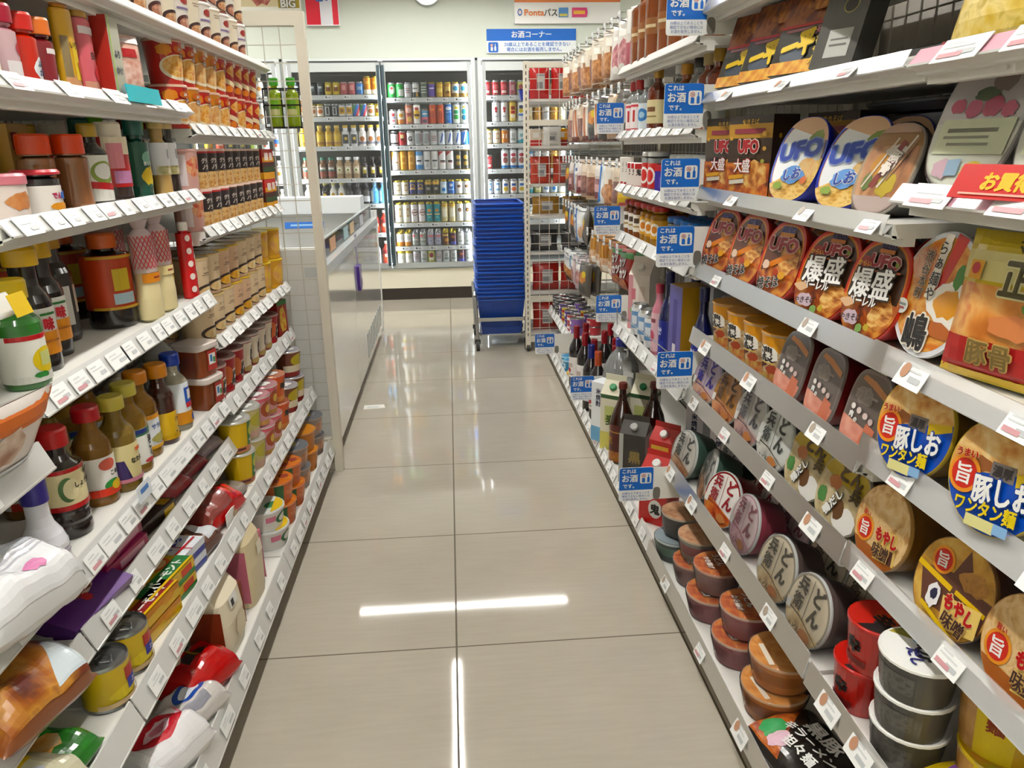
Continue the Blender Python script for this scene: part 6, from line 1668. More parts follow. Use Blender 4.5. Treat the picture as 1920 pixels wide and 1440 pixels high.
RBX = bottle('sauce_bottle', .155, .034, '#241512', '#e6ddc8', ('#b8242a', [('h', 0, -1, -.3, M('#ddd0b4')), ('r', -.4, .25, .4, .5, M('#d8929a')), ('r', -.1, -.6, .5, .25, M('#c08ab0'))]), .025, .72, .042, .027, (.2, .82), 'bottle', .85)
GRB = bottle('sauce_bottle', .168, .026, '#12463a', '#0f5a50', ('#164c3a', [('e', .2, .3, .5, .3, M('#8ab4a0')), ('b', .1, -.5, .6, .45, M('#d8bc3a'), 4), txt('青じそ', .1, .05, .2, W_)]), .018, .66, .036, .022, (.15, .7), 'bottle', .85)
DRS = lambda cap, nm: bottle('dressing_bottle', .178, .023, '#1d1814' if nm else '#b89a64', cap, ('#e9eaee', [('h', 0, 1, -.45, FOOD('#6a7a3a', '#a8a06a', '#d8d0b0', scale=40)), ('r', .2, .3, .1, .3, M('#9aa0a8'))]), .016, .6, .03, .02, (.26, .66), 'bottle', .85, .05)
Dl, Dc, Dd = DRS('#7cc22a', 1), DRS('#e2c88a', 0), DRS('#dfc896', 1)
for p, x, y, lab in ((PKT, -.635, 1.205, 'small tub with a pink lid at the edge of the frame'), (BKT, -.632, 1.305, 'small black tub with a red rim and a colourful label'), (JAR, -.69, 1.432, 'brown spice jar with an orange cap, behind the pink lidded tub'), (JAR, -.66, 1.492, 'brown spice jar with an orange cap, behind the black tub'),
                     (BLG, -.65, 1.555, 'black sauce bottle with a gold cap and green picture label'), (RBX, -.645, 1.635, 'sauce bottle with a wide red label and cream cap'), (GRB, -.645, 1.765, 'dark green dressing bottle with a teal cap'),
                     (Dl, -.672, 1.85, 'white labelled dressing bottle with a lime green cap'), (Dc, -.64, 1.882, 'beige dressing bottle with a cream cap'), (Dd, -.635, 1.925, 'white labelled dark dressing bottle with a cream cap')):
    Lput(p, x, y, zb_, lab, 'sauces and jars', .25)
for i, (p, x, y) in enumerate(((RBX, -.76, 1.66), (GRB, -.75, 1.75), (Dl, -.75, 1.83), (JAR, -.8, 1.45), (BLG, -.76, 1.56))):
    Lput(p, x, y, zb_, 'sauce bottle in the second row of the jar shelf, %s behind' % ORD[i], 'sauces and jars behind', .2)
SBX = carton('sauce_box', .07, .06, .15, '#caa04a', [('r', 0, .6, .8, .2, M('#d8a03a')), ('r', -.5, .6, .3, .2, M('#8a2a2a'))], (), 'box')
Lput(SBX, -.78, 1.51, zb_, 'tan and white box behind the black sauce bottle')
# ---- granola cups
zb2 = ZL['b']
gra = lambda top, f: [('h', 0, 1, -.05, f), ('h', 0, -1, -.1, M(top)), ('r', .0, .35, .45, .5, M('#2a2220')), ('t', 'グラ', .0, .45, .3, M('#e4dcd0'), 0, None, .03, .8), ('t', 'ノラ', .0, .1, .3, M('#e4dcd0'), 0, None, .03, .8)]
FG = FOOD('#a87a44', '#cfa468', '#e4c896', '#b88a4a', scale=60)
FS = FOOD('#b8403a', '#d88a6a', '#e0b890', '#c85a4a', scale=50)
GR1 = cup('granola_cup', .038, .098, '#d0a8a0', [('b', .1, .2, .7, .6, FS, 4), ('r', -.8, 0, .3, .8, M('#d8c8c8'))], '#d8b0a8', None, .88, 'granola cup', '#e0b4ac')
GR2 = cup('granola_cup', .038, .098, '#d0b08a', gra('#b8383a', FG), '#d8c0b0', None, .88, 'granola cup', '#e0c0b4')
GR3 = cup('granola_cup', .038, .098, '#c8a87a', gra('#4a3428', FG), '#d0b8a8', None, .88, 'granola cup', '#e0c0b4')
for i in range(9):
    for lv in range(2):
        Lput((GR1, GR2, GR2, GR2, GR3, GR3, GR3, GR3, GR3)[i], -.63, 2.0 + i * .0805, zb2 + lv * .0995, 'granola cup with dark panel, %s from the near end, %s layer' % (ORD[i], ('lower', 'upper')[lv]), 'stacked granola cups', -.25)
STR = carton('striped_box', .05, .05, .098, '#b62a2a', [('h', 0, 1, .1, M('#3a1a18')), ('r', 0, -.35, 1, .15, M('#2f4a2a')), ('h', 0, 1, -.55, M('#dda62c')), ('r', 0, .3, 1, .15, M('#dda62c')), ('r', .1, .5, .5, .25, M('#e4d8d0'))], (), 'box', lart=[('h', 0, 1, .1, M('#3a1a18')), ('h', 0, 1, -.55, M('#dda62c'))])
for lv in range(2):
    for i in range(2):
        Lput(STR, -.615, 2.735 + i * .06, zb2 + lv * .099, 'red and yellow striped box, %s one of the %s pair by the wire panel' % (('near', 'far')[i], ('lower', 'upper')[lv]), 'striped boxes', -.2)

# ---- third shelf sauces
zc = ZL['mc']
LEM = bottle('lemon_bottle', .168, .034, '#2f6a2a', '#dcc01e', ('#e6e6dc', [('h', 0, -1, -.8, RED), ('e', .3, -.1, .55, .55, M('#e0c81e')), ('r', .35, -.05, .3, .3, M('#c8cc8a')), ('h', 0, 1, -.7, M('#d9d9d0')), ('b', 0, -.7, .3, .14, GRN, 3)]), .018, .6, .03, .024, (.06, .5), 'bottle')
PON = bottle('sauce_bottle', .205, .034, '#17120f', '#e4bc1e', ('#e9e8e2', [('h', 0, 1, .0, M('#e09a22', .4, .2)), txt('味', .1, .32, .55, M('#c42a3a'), M('#e8b8bc'), .05), ('r', .1, .75, .3, .05, GRN), ('r', .0, -.4, .4, .05, M('#a86a1a'))]), .02, .56, .03, .026, (.14, .52), 'bottle', 1, .04)
GDK = bottle('sauce_bottle', .205, .032, '#1a1411', '#b8902e', ('#26201c', [('r', -.3, .0, .4, .7, M('#c9c4bc')), ('r', .5, .2, .2, .5, M('#a89a8a'))]), .018, .64, .028, .022, (.08, .6), 'bottle')
BIG = bottle('sauce_bottle', .192, .047, '#1c1613', '#d8743a', ('#c4501f', [('r', -.2, .25, .5, .6, M('#b04a20')), ('r', -.25, .1, .3, .4, M('#c8b03a')), ('r', -.2, -.6, .4, .2, M('#a8c0cc')), ('h', -1, 0, -.75, M('#e8e4dc')), ('t', 'そ', .85, .1, .6, INK, 0, W_, .06), ('r', 0, .93, 1.3, .05, M('#c8a23a')), ('r', 0, -.93, 1.3, .05, M('#c8a23a'))]), .022, .76, .03, .028, (.2, .78), 'bottle')


def mayo(name, tag_):
    b = B()
    m = M('#e9dcb0', .3, .4)
    pr = [(.02, 0), (.03, .006), (.031, .05), (.027, .09), (.026, .115), (.02, .13)]
    b.lathe(pr, m, 20, None, 1, .75)
    f = B()
    fm = GLASS('#f2dcdc', .6, .15, 1.2)
    z0 = .105
    prof = [(.029, z0), (.03, .125), (.03, .165), (.026, .185), (.014, .196), (.024, .214)]
    f.lathe(prof, [fm] * 5, 20, None, 1, .75)
    c = B()
    rm = M('#c43a40', .35, .3)
    rf = lambda z: .0312
    fn0 = wrapz(rf, .148)
    fn = lambda u, v, l: (fn0(u, v, l)[0], fn0(u, v, l)[1] * .75, fn0(u, v, l)[2])
    art = []
    for k in range(-5, 6):
        art.append(('p', [(k * .25 - .5 - .03, -1), (k * .25 - .5 + .03, -1), (k * .25 + .5 + .03, 1), (k * .25 + .5 - .03, 1)], rm))
        art.append(('p', [(k * .25 + .5 - .03, -1), (k * .25 + .5 + .03, -1), (k * .25 - .5 + .03, 1), (k * .25 - .5 - .03, 1)], rm))
    art = [(q[0], [(max(-1.6, min(1.6, x)), y) for x, y in q[1]], q[2]) for q in art]
    c.art(art, .04, .034, fn, None, (.006, .012), None, .0006, 0)
    c.art([('r', 0, 0, 1, 1, M('#d9921e') if tag_ else M('#ecdca8')), ('r', .1, 0, .3, .2, M('#8a3a2a'))], .034, .010, lambda u, v, l: tuple(a * (q) for a, q in zip(wrapz(lambda z: .0315, .094)(u, v, l), (1, .75, 1))), None, (.006, 0))
    return Proto(name, 'bottle', [('bottle', b), ('film_cap', f), ('printed_net', c)])


MY = mayo('mayonnaise_bottle', True)
MY2 = mayo('mayonnaise_bottle', False)
YTB = bottle('mustard_bottle', .165, .024, '#e6d8a8', '#e2c21e', ('#e4c23a', [('b', 0, -.2, .6, .5, M('#c8502a'), 3), ('h', 0, -1, -.5, M('#e6e0c8'))]), .014, .7, .03, .018, (.3, .74), 'bottle', .8)
DOT = bottle('ketchup_bottle', .185, .024, '#c42026', '#e6e0da', ('#c8242a', [('e', x, y, .28, .1, M('#e8dcd4')) for x, y in ((-.4, .85), (.4, .65), (-.4, .45), (.4, .25), (-.4, .05), (.4, -.15), (-.4, -.35), (.4, -.55), (-.4, -.75))]), .014, .8, .02, .016, (.02, .86), 'bottle', .7)
for p, x, y, rz, lab in ((LEM, -.645, 1.19, .3, 'green lemon sauce bottle partly behind the white shelf end'), (PON, -.672, 1.285, .35, 'dark sauce bottle with yellow cap and white and orange label, nearest one'), (PON, -.70, 1.385, .35, 'dark sauce bottle with yellow cap and orange label, further one'), (GDK, -.735, 1.50, .3, 'dark bottle with a gold cap behind the yellow capped pair'),
                         (BIG, -.69, 1.625, .2, 'wide dark bottle with orange cap and big orange label'), (MY, -.625, 1.66, .2, 'mayonnaise bottle in a red net printed film, nearest one'), (MY2, -.632, 1.765, .2, 'mayonnaise bottle in a red net printed film, behind the nearest'), (YTB, -.67, 1.885, .2, 'yellow mustard bottle behind the mayonnaise'), (DOT, -.625, 1.922, .1, 'red bottle with white dots at the end of the mayonnaise shelf')):
    Lput(p, x, y, zc, lab, 'sauces and mayonnaise', rz)
for i, (p, x, y) in enumerate(((GDK, -.82, 1.58), (BIG, -.80, 1.50), (MY, -.74, 1.79), (MY2, -.72, 1.69), (PON, -.8, 1.3), (GDK, -.8, 1.2), (BIG, -.82, 1.72))):
    Lput(p, x, y, zc, 'bottle in the back row of the mayonnaise shelf, %s one' % ORD[i], 'bottles at the back of the mayonnaise shelf', .2)
# ---- cream soup cups and yellow cups
z3 = ZL['c']
crm = lambda f: [('t', 'スープ', .1, .55, .16, M('#5a4a3a'), 0, None, .02), ('r', .1, .3, .2, .03, M('#8a7460')), ('r', .1, .2, .3, .02, M('#8a7460')), ('e', .1, -.6, .7, .34, M('#3a2a22')), ('e', .14, -.64, .58, .25, f), ('h', 0, 1, -.9, M('#c8a890'))]
CM1 = cup('soup_cup', .046, .108, '#ddc8a8', crm(FOOD('#c8a06a', '#e0c490', '#ecdcb4', scale=40)), FOOD('#8a744a', '#a8905c', '#6a5a3c', scale=14, rough=.25), None, .84, 'soup cup', '#cdb68e')
CM2 = cup('soup_cup', .046, .108, '#d8b89a', crm(FOOD('#b87a2a', '#dca83a', '#e8c860', scale=40)), FOOD('#9a7c3a', '#b8983c', '#7a6440', scale=14, rough=.25), None, .84, 'soup cup', '#d0b02e')
YC = cup('soup_cup', .046, .105, '#c99a3a', [('b', .1, .0, .8, .8, FOOD('#b07a8a', '#d8a86a', '#e0bc4a', scale=24), 3), ('r', .6, .0, .12, .5, GRN), ('h', 0, 1, -.8, M('#d8a82a'))], '#d8bc1e', None, .86, 'soup cup', '#e2c41e')
for i in range(7):
    for lv in range(2):
        Lput((CM1, CM1, CM2, CM2, CM1, CM1, CM1)[i] if lv else (CM1, CM1, CM1, CM2, CM2, CM1, CM1)[i], -.645, 1.995 + i * .0965, z3 + lv * .1092, 'beige cream soup cup, %s from the near end, %s layer' % (ORD[i], ('lower', 'upper')[lv]), 'beige soup cups', -.25)
    if i % 2 == 0:
        Lput(CM1, -.745, 2.0 + i * .0965, z3 + .1092, 'beige cream soup cup in the second row behind the %s beige cup' % ORD[i], 'beige soup cups behind', -.25)
        Lput(CM1, -.745, 2.0 + i * .0965, z3, 'beige cream soup cup low in the second row behind the %s beige cup' % ORD[i], 'beige soup cups behind', -.25)
for lv in range(2):
    for i in range(2):
        Lput(YC, -.632 - .02 * (1 - i), 2.69 + i * .0985, z3 + lv * .1062, 'yellow lidded soup cup, %s one of the %s pair by the wire panel' % (('near', 'far')[i], ('lower', 'upper')[lv]), 'yellow lidded soup cups', -.2)

# ---- oils and soy
zd = ZL['md']
CONE = bottle('vinegar_bottle', .165, .034, '#dcdcE2', '#3a2f80', ('#e2e2e6', [('r', .4, .6, .3, .03, M('#6a5a9a')), ('r', .4, .3, .3, .03, M('#7a6aa0')), ('e', .4, -.2, .25, .12, M('#c88a90')), ('h', 0, 1, -.9, M('#3a3280'))]), .017, .3, .045, .02, (.02, .3), 'bottle')
SOY = bottle('soy_sauce_bottle', .195, .038, '#1c120f', '#c01f26', ('#e2d6ac', [('h', 0, -1, -.8, RED), ('h', 0, 1, -.75, RED), ('e', -.35, 0, .3, .6, M('#4a6a3a')), ('e', -.2, 0, .3, .5, M('#e6dcb4')), txt('しょうゆ', .3, .15, .3, INK, None, .03), ('e', .6, .6, .18, .2, M('#3a3a36'))]), .018, .6, .032, .025, (.28, .66), 'bottle', 1, 0, 3)
SML = bottle('soy_sauce_bottle', .15, .026, '#1c120f', '#2a2422', ('#d8c8bc', [('h', 0, 1, .2, M('#c09a90'))]), .014, .6, .025, .018, (.4, .7), 'bottle', 1, 0, 2)
OIL = lambda cap, lab, am='#c29a4a', H=.19, R=.034: bottle('oil_bottle', H, R, M(am, .1, .3, 0, .55), cap, lab, .016, .6, .026, .024, (.1, .5), 'bottle', 1, 0, 3)
OR_ = OIL('#b3202e', ('#e8e4de', [('e', -.1, .6, .4, .3, M('#c86a5a')), txt('こめ油', .3, .1, .3, INK), ('e', .0, -.5, .4, .3, GRN), ('h', 0, 1, -.6, M('#d84a2a')), ('e', .2, -.55, .3, .25, YEL)]), '#b98c4a')
OY1 = OIL('#c9bc58', ('#ded2a0', [('p', [(-1.2, .2), (-.5, .2), (-.2, -1), (-1.2, -1)], M('#3a2a5a')), txt('なたね', .2, .1, .34, INK), ('r', .3, .65, .2, .1, M('#d8702a')), ('h', 0, 1, -.8, M('#c88a9a'))]), '#b0944e')
OY2 = OIL('#cfc45e', ('#e6e6e0', [('h', 0, -1, -.6, M('#3a6a4a')), ('r', -.2, .85, .4, .12, M('#2a3a7a')), ('v', '油こく', .3, .35, .42, INK, 0, None, .05), ('e', .1, -.85, .3, .12, M('#c8505a'))]), '#c49a44')
OO = OIL('#cf8a1f', ('#e4e8ec', [('h', 0, -1, -.75, M('#e0a02a')), txt('サラダ', .1, .3, .34, M('#2a5a9a')), ('b', .1, -.4, .5, .3, M('#a8a05a'), 4), ('h', 0, 1, -.8, M('#d8a83a'))]), '#c49440')
DY = bottle('sesame_oil_bottle', .185, .03, '#3a1c14', '#d8941e', ('#d8b41e', [txt('ごま', .2, .4, .3, INK), ('e', .2, -.2, .06, .06, INK), ('e', .4, -.35, .06, .06, INK), ('e', .0, -.5, .06, .06, INK), ('h', 0, 1, -.8, M('#c8a21e'))]), .015, .6, .03, .024, (.06, .4), 'bottle')
BLC = bottle('vinegar_bottle', .185, .032, M('#cfc8ae', .1, .3, 0, .5), '#1f4aa8', ('#dfe6ec', [('r', .2, .35, .5, .4, M('#2a62b8')), ('t', '酢', .2, .4, .5, W_, 0, None, .05), ('r', .2, -.1, .5, .12, M('#c03a4a')), ('h', 0, 1, -.4, M('#d89a2a')), ('e', .3, -.75, .3, .2, M('#2a5aa8'))]), .015, .62, .028, .022, (.08, .62), 'bottle')
BCL = bottle('vinegar_bottle', .24, .04, M('#d2d2ca', .1, .3, 0, .6), '#2a58b0', ('#dfe6ec', [('r', .3, .5, .4, .35, M('#2a6ab8')), ('h', 0, 1, -.3, M('#d8a23a')), ('h', 0, -1, -.8, M('#c04a5a'))]), .016, .66, .028, .022, (.1, .62), 'bottle')
for p, x, y, rz, lab in ((CONE, -.632, 1.115, .3, 'white cone shaped bottle with a purple cap'), (SOY, -.66, 1.245, .3, 'large soy sauce bottle with a red cap'), (SOY, -.78, 1.16, .3, 'soy sauce bottle in the shade behind the white cone bottle'), (SML, -.715, 1.335, .2, 'small dark soy bottle beside the large red capped one'), (OR_, -.66, 1.37, .25, 'pale oil bottle with a red cap'), (OR_, -.78, 1.33, .25, 'oil bottle with a dark red cap in the back row'), (OY1, -.64, 1.43, .25, 'oil bottle with a pale yellow cap and beige label'),
                         (OY2, -.65, 1.515, .25, 'oil bottle with a pale yellow cap and bold white label'), (OO, -.66, 1.6, .2, 'oil bottle with an orange cap and blue white label'), (DY, -.645, 1.675, .2, 'dark sesame oil bottle with an orange cap and yellow label'), (BLC, -.645, 1.765, .1, 'clear vinegar bottle with a blue cap'), (BLC, -.76, 1.73, .1, 'clear vinegar bottle with a blue cap in the back row'), (BCL, -.70, 1.85, .1, 'tall clear vinegar bottle behind the blue capped one')):
    Lput(p, x, y, zd, lab, 'oil and soy bottles', rz)
for i, (p, x, y) in enumerate(((OY2, -.78, 1.52), (OO, -.77, 1.6), (OY1, -.77, 1.44), (OO, -.89, 1.5), (OR_, -.9, 1.4))):
    Lput(p, x, y, zd, 'oil bottle standing in the shade of the back rows, %s one' % ORD[i], 'oil bottles behind', .2)


def miso():
    b = B()
    b.rings([[(x * s, y * s, z) for x, y in sup(.042, .042, 6, 28)] for s, z in ((.86, 0), (.93, .05), (.96, .074))], M('#7a4426', .3, .4))
    b.art([('r', .3, .1, .5, .75, M('#a8403a')), ('r', .3, .2, .35, .4, M('#d8dcd8')), ('r', .2, .25, .12, .25, M('#3a7ab0')), ('r', .5, .1, .12, .2, M('#4a8a5a'))], .036, .035, lambda u, v, l: (u, -.0405 - l - v * .04, v + .036))
    l = B()
    l.rings([[(x * s, y * s, z) for x, y in sup(.043, .043, 6, 28)] for s, z in ((1.0, .07), (1.03, .074), (1.02, .083), (.95, .086))], M('#cfc4bc', .3, .5))
    return Proto('miso_tub', 'tub', [('tub', b), ('lid', l)])


MI = miso()
Lput(MI, -.632, 1.918, zd, 'brown miso tub with white lid, lower one of the two', 'miso tubs', .2)
Lput(MI, -.636, 1.914, zd + .0875, 'brown miso tub with white lid, upper one of the two', 'miso tubs', .25)
# ---- red rice cups
z4 = ZL['d']
rc1 = [('b', .3, -.2, .5, .6, M('#d8c8b4'), 3), ('r', .3, -.2, .35, .4, INK), ('t', 'BIG', .3, -.2, .3, W_, 0, None, .03, .8), ('e', -.4, .0, .4, .6, M('#d87a4a'))]
rc2 = [('p', [(-.6, .9), (.9, .9), (.6, -.9), (-.3, -.9)], M('#e0d4c0')), ('t', '1', .2, .1, .9, INK, 0, None, .06), ('r', .6, .3, .08, .3, M('#5a4a3a')), ('e', .1, -.75, .5, .2, M('#b8a06a'))]
RC1 = cup('rice_cup', .046, .102, '#a4222a', rc1, '#a88a84', [('e', 0, 0, .7, .7, M('#6a3a34'))], .76, 'rice cup', '#b89a94')
RC2 = cup('rice_cup', .046, .102, '#8a2226', rc2, '#b0a098', [('e', 0, 0, .7, .7, M('#7a5a50'))], .76, 'rice cup', '#c0b0a8')
for i in range(8):
    Lput((RC1, RC1, RC1, RC2, RC2, RC2, RC2, RC1)[i], -.642, 2.015 + i * .0935, z4, 'red rice cup with pleated lid, %s from the near end' % ORD[i], 'red rice cups', -.25)
    if i < 6:
        Lput(RC2, -.745, 2.015 + i * .0935, z4, 'red rice cup in the second row behind the %s one' % ORD[i], 'red rice cups behind', -.25)
RBD = carton('noodle_box', .07, .05, .13, '#8a2620', [('b', 0, -.1, .7, .8, FOOD('#c8a02a', '#d8c04a', '#c8502a', scale=30), 3), ('h', 0, -1, -.75, GRN)], (), 'box')
Lput(RBD, -.625, 2.775, z4, 'tall red and yellow packet at the far end of the red cups', None, -.2)
# ---- noodle cups, second lowest shelf
z5 = ZL['e']
SIL = M('#b9b9b4', .22, .2, .8)
def ncup(c, art, lid='#c8c8c2', r=.046, h=.093):
    return cup('noodle_cup', r, h, c, art, M(lid, .25, .3, .5), [('b', 0, 0, .6, .6, M('#d8d8d4'), 3)], .8, 'noodle cup', '#d0d0c8')
NY = ncup('#cdb026', [('r', -.5, 0, .5, .8, M('#d8b81c')), ('r', .25, .0, .2, 1, GRN), ('e', .4, .3, .3, .4, M('#c8cc4a')), ('h', 0, 1, -.65, M('#c88a6a')), ('r', -.5, -.8, .4, .08, M('#5a2a2a')), ('p', [(.1, -.3), (.8, -.9), (1, -.7), (.4, -.2)], M('#d8d4cc'))])
NY2 = ncup('#c9be8a', [('e', .2, .2, .6, .5, M('#b8b04a')), ('h', 0, 1, -.5, M('#d0b0a0')), ('r', .6, .3, .2, .4, GRN)])
NP = ncup('#d8a8ae', [('e', .1, .1, .5, .6, M('#a85a3a')), ('e', .1, .1, .2, .3, M('#e0c060')), ('h', 0, 1, -.7, M('#c8a05a')), ('h', 0, -1, -.7, M('#d8707e'))], '#d8a0a8')
NO = ncup('#d4702c', [('t', '海老', .2, .2, .5, INK, 0, None, .05), ('h', 0, 1, -.6, M('#d89a5a')), ('h', 0, -1, -.7, M('#d8642a'))], '#d89070')
ND = ncup('#6a3a26', [('e', .1, .3, .6, .5, M('#b8a82a')), ('h', 0, 1, -.1, M('#d8ccb0')), ('h', 0, 1, -.65, M('#8a2a24')), ('r', .6, .3, .15, .5, M('#4a6a9a'))], '#b9b6c4', .048, .096)
for p, x, y, lv, lab in ((NY, -.59, 2.0, 0, 'yellow noodle cup at the bottom of the near stack'), (NY, -.592, 2.0, 1, 'yellow noodle cup with silver lid on top of the near stack'), (NY2, -.585, 2.105, 0, 'pale yellow noodle cup in the second stack, bottom'), (NY2, -.59, 2.105, 1, 'pale yellow noodle cup in the second stack, top'),
                         (NP, -.58, 2.21, 0, 'pink noodle cup in the third stack, bottom'), (NP, -.585, 2.21, 1, 'pink noodle cup in the third stack, top'), (NP, -.58, 2.315, 0, 'pink noodle cup in the fourth stack, bottom'), (NP, -.585, 2.315, 1, 'pink noodle cup in the fourth stack, top'),
                         (NO, -.58, 2.43, 0, 'orange noodle cup in the fifth stack, bottom'), (NO, -.585, 2.43, 1, 'orange noodle cup in the fifth stack, top'), (ND, -.585, 2.72, 0, 'brown and cream noodle cup by the wire panel, bottom'), (ND, -.59, 2.72, 1, 'brown and cream noodle cup by the wire panel, top'), (ND, -.585, 2.6, 0, 'brown noodle cup beside the orange stack')):
    Lput(p, x, y, z5 + lv * (.0945 if p is not ND else .0975), lab, 'stacked noodle cups', -.3)
for i in range(4):
    Lput((NY, NY2, NP, NP)[i], -.69, 2.02 + i * .105, z5, 'noodle cup in the second row behind the %s stack' % ORD[i], 'noodle cups behind', -.3)
# ---- base shelf tubs
z6 = ZL['f']
WT = cup('noodle_bowl', .062, .062, '#dcdad4', [('e', .2, .0, .4, .6, M('#2f6a44')), ('e', .2, .0, .25, .4, M('#dcdad4')), ('r', -.4, .2, .2, .3, M('#d88aa0'))], '#c8ccc8', [('e', .2, -.4, .4, .3, M('#2f6a44')), ('e', -.4, .4, .3, .2, M('#d88aa0')), ('h', -.5, 1, -.6, YEL)], .85, 'noodle bowl', '#e8e8e4')
OT = cup('noodle_bowl', .058, .072, '#b8683c', [('h', 0, -1, .2, M('#c4744a')), ('r', -.5, 0, .2, 1, M('#2f5a34')), ('b', .3, .1, .5, .5, FOOD('#a8583a', '#d08a5a', '#c8784a', scale=40), 3)], '#c8782c', [('r', 0, 0, .12, 1, M('#d8962a'), 25), ('r', 0, 0, 1, .1, M('#d8962a'), 25), ('b', -.4, .4, .3, .3, M('#8a3a24'), 3), ('b', .4, .4, .3, .3, M('#a85a3a'), 4), ('b', -.4, -.4, .3, .3, M('#a8543a'), 5), ('b', .4, -.4, .3, .3, M('#8a3a24'), 6)], .85, 'noodle bowl', '#d89a7a')
GT = cup('noodle_bowl', .06, .075, '#8a7a70', [('b', .2, 0, .6, .6, FOOD('#9a6a4a', '#c89a7a', scale=40), 3)], '#5c6068', [('e', 0, 0, .7, .5, M('#8a8a94')), ('e', 0, 0, .4, .3, M('#c8b84a'))], .85, 'noodle bowl', '#b8a090')
FT2 = cup('noodle_bowl', .06, .075, '#b8782c', [('r', .6, .2, .2, .5, M('#d8bc3a'))], '#c88a2a', [('r', .5, .3, .3, .15, M('#e4e0da'), 20), ('b', -.2, 0, .4, .4, M('#a86a2a'), 3)], .85, 'noodle bowl', '#d0a07a')
for p, x, y, lv, lab in ((WT, -.548, 2.05, 0, 'white noodle bowl with a green ring, lower one'), (WT, -.555, 2.045, 1, 'white noodle bowl with a green ring, upper one'), (OT, -.548, 2.19, 0, 'orange lattice lidded noodle bowl, lower one of the near stack'), (OT, -.552, 2.19, 1, 'orange lattice lidded noodle bowl, upper one of the near stack'), (OT, -.545, 2.32, 0, 'orange lattice lidded noodle bowl, lower one of the far stack'), (OT, -.55, 2.32, 1, 'orange lattice lidded noodle bowl, upper one of the far stack'),
                         (GT, -.55, 2.45, 0, 'grey lidded noodle bowl beside the orange stacks, lower one'), (GT, -.552, 2.45, 1, 'grey lidded noodle bowl beside the orange stacks, upper one'), (FT2, -.55, 2.6, 0, 'amber noodle bowl with a white slip, lower one'), (FT2, -.552, 2.6, 1, 'amber noodle bowl with a white slip, upper one'), (GT, -.55, 2.75, 0, 'grey lidded noodle bowl by the foot of the wire panel'), (GT, -.55, 2.75, 1, 'grey lidded noodle bowl on top by the wire panel')):
    Lput(p, x, y, z6 + lv * ({WT: .0635, OT: .0735}.get(p, .0765)), lab, 'noodle bowls on the base shelf', -.3)

# ---- pouches and boxes, lower shelves of the middle bay
z7 = ZL['md2']
CUR = carton('curry_box', .17, .11, .032, '#5a2a78', [], [('bg', M('#5c2a7a', .3, .4)), ('b', .1, .3, .62, .6, M('#d8c8b8'), 6), ('b', -.05, -.4, .12, .2, RED, 5), ('b', .05, .25, .56, .54, FOOD('#5a2416', '#8a4224', '#a85a34', scale=18), 4)], 'box')
Lput(CUR, -.65, 1.185, z7, 'purple curry box propped up with a picture of stew', None, .1, .36)
MGB = carton('curry_box', .14, .10, .03, '#a01c5c', [('r', .2, 0, .6, .5, M('#d8a8bc'))], [('bg', M('#a8206a', .3, .4)), ('r', .3, -.2, .5, .2, M('#e0b0c4')), ('t', 'ハヤシ', -.1, .4, .4, W_, 0, None, .03)], 'box')
Lput(MGB, -.655, 1.325, z7, 'magenta curry box lying beside the purple one', None, .1)
DKB = carton('curry_box', .14, .11, .028, '#2a1a18', [('r', .6, 0, .3, .6, YEL)], [('bg', M('#2c1a18', .3, .4)), ('b', -.2, 0, .6, .6, FOOD('#7a3a1c', '#b8662c', '#d89a4a', scale=30), 4), ('r', .7, 0, .2, .9, M('#c8a02a')), ('r', .4, .6, .3, .2, RED)], 'box')
Lput(DKB, -.66, 1.485, z7, 'black curry box with a stew picture beside the magenta one', None, .1)
Lput(MGB, -.66, 1.325, z7 + .031, 'magenta curry box stacked on the other magenta one', None, .05)
SK = lambda c, art, w=.14, d=.12, h=.035: sack('snack_packet', w, d, h, c, [('bg', M(c, .25, .6))] + art, 'packet')
for p, y, lab in ((SK('#a41c2a', [('r', 0, .4, .5, .2, M('#3a7a3a')), ('b', .2, -.2, .4, .3, M('#d8b02a'), 3)]), 1.62, 'red packet lying under the oil shelf, near one'), (SK('#8a1a2c', [('r', .2, .1, .5, .2, M('#c8a0a8'))]), 1.74, 'dark red packet lying under the oil shelf, middle one'), (SK('#9c8c94', [('e', .4, 0, .3, .3, RED)]), 1.87, 'grey packet with a red dot under the miso tubs')):
    Lput(p, -.665, y, z7, lab, None, .1)
z8 = ZL['me']
RXB = carton('roux_box', .165, .075, .03, '#2a3a94', [('h', 0, -1, .0, M('#dfe3ec')), ('t', 'カレー', 0, -.1, .9, M('#2a3a94'), 0, None, .04)], [('bg', M('#e0e4ec', .3, .4)), ('h', 1, 0, -.4, FOOD('#7a3a1c', '#b8743a', '#d8b07a', scale=24)), ('t', 'こく', .0, .3, .6, M('#2a3a9a'), 0, None, .06), ('t', 'まろ', .55, .3, .6, M('#2a3a9a'), 0, None, .06), ('r', .3, -.1, .02, 1, RED), ('r', 0, -.5, .9, .06, RED)], 'box')
RXG = carton('roux_box', .165, .08, .032, '#dcb81c', [('h', 0, 1, -.3, GRN), ('r', .6, .2, .25, .5, M('#c8502a'))], [('bg', M('#dcb81c', .3, .4)), ('b', -.6, .4, .35, .5, FOOD('#7a3a1c', '#b8743a', '#d8b07a', scale=24), 3), ('e', .5, .4, .35, .5, M('#d8702a')), ('e', .5, .4, .25, .36, M('#e8c89a')), ('h', 0, 1, -.05, M('#1f6a3a')), ('t', 'バーモント', .1, -.45, .6, W_, 0, None, .05, .95), ('h', 0, 1, -.85, YEL)], 'box')
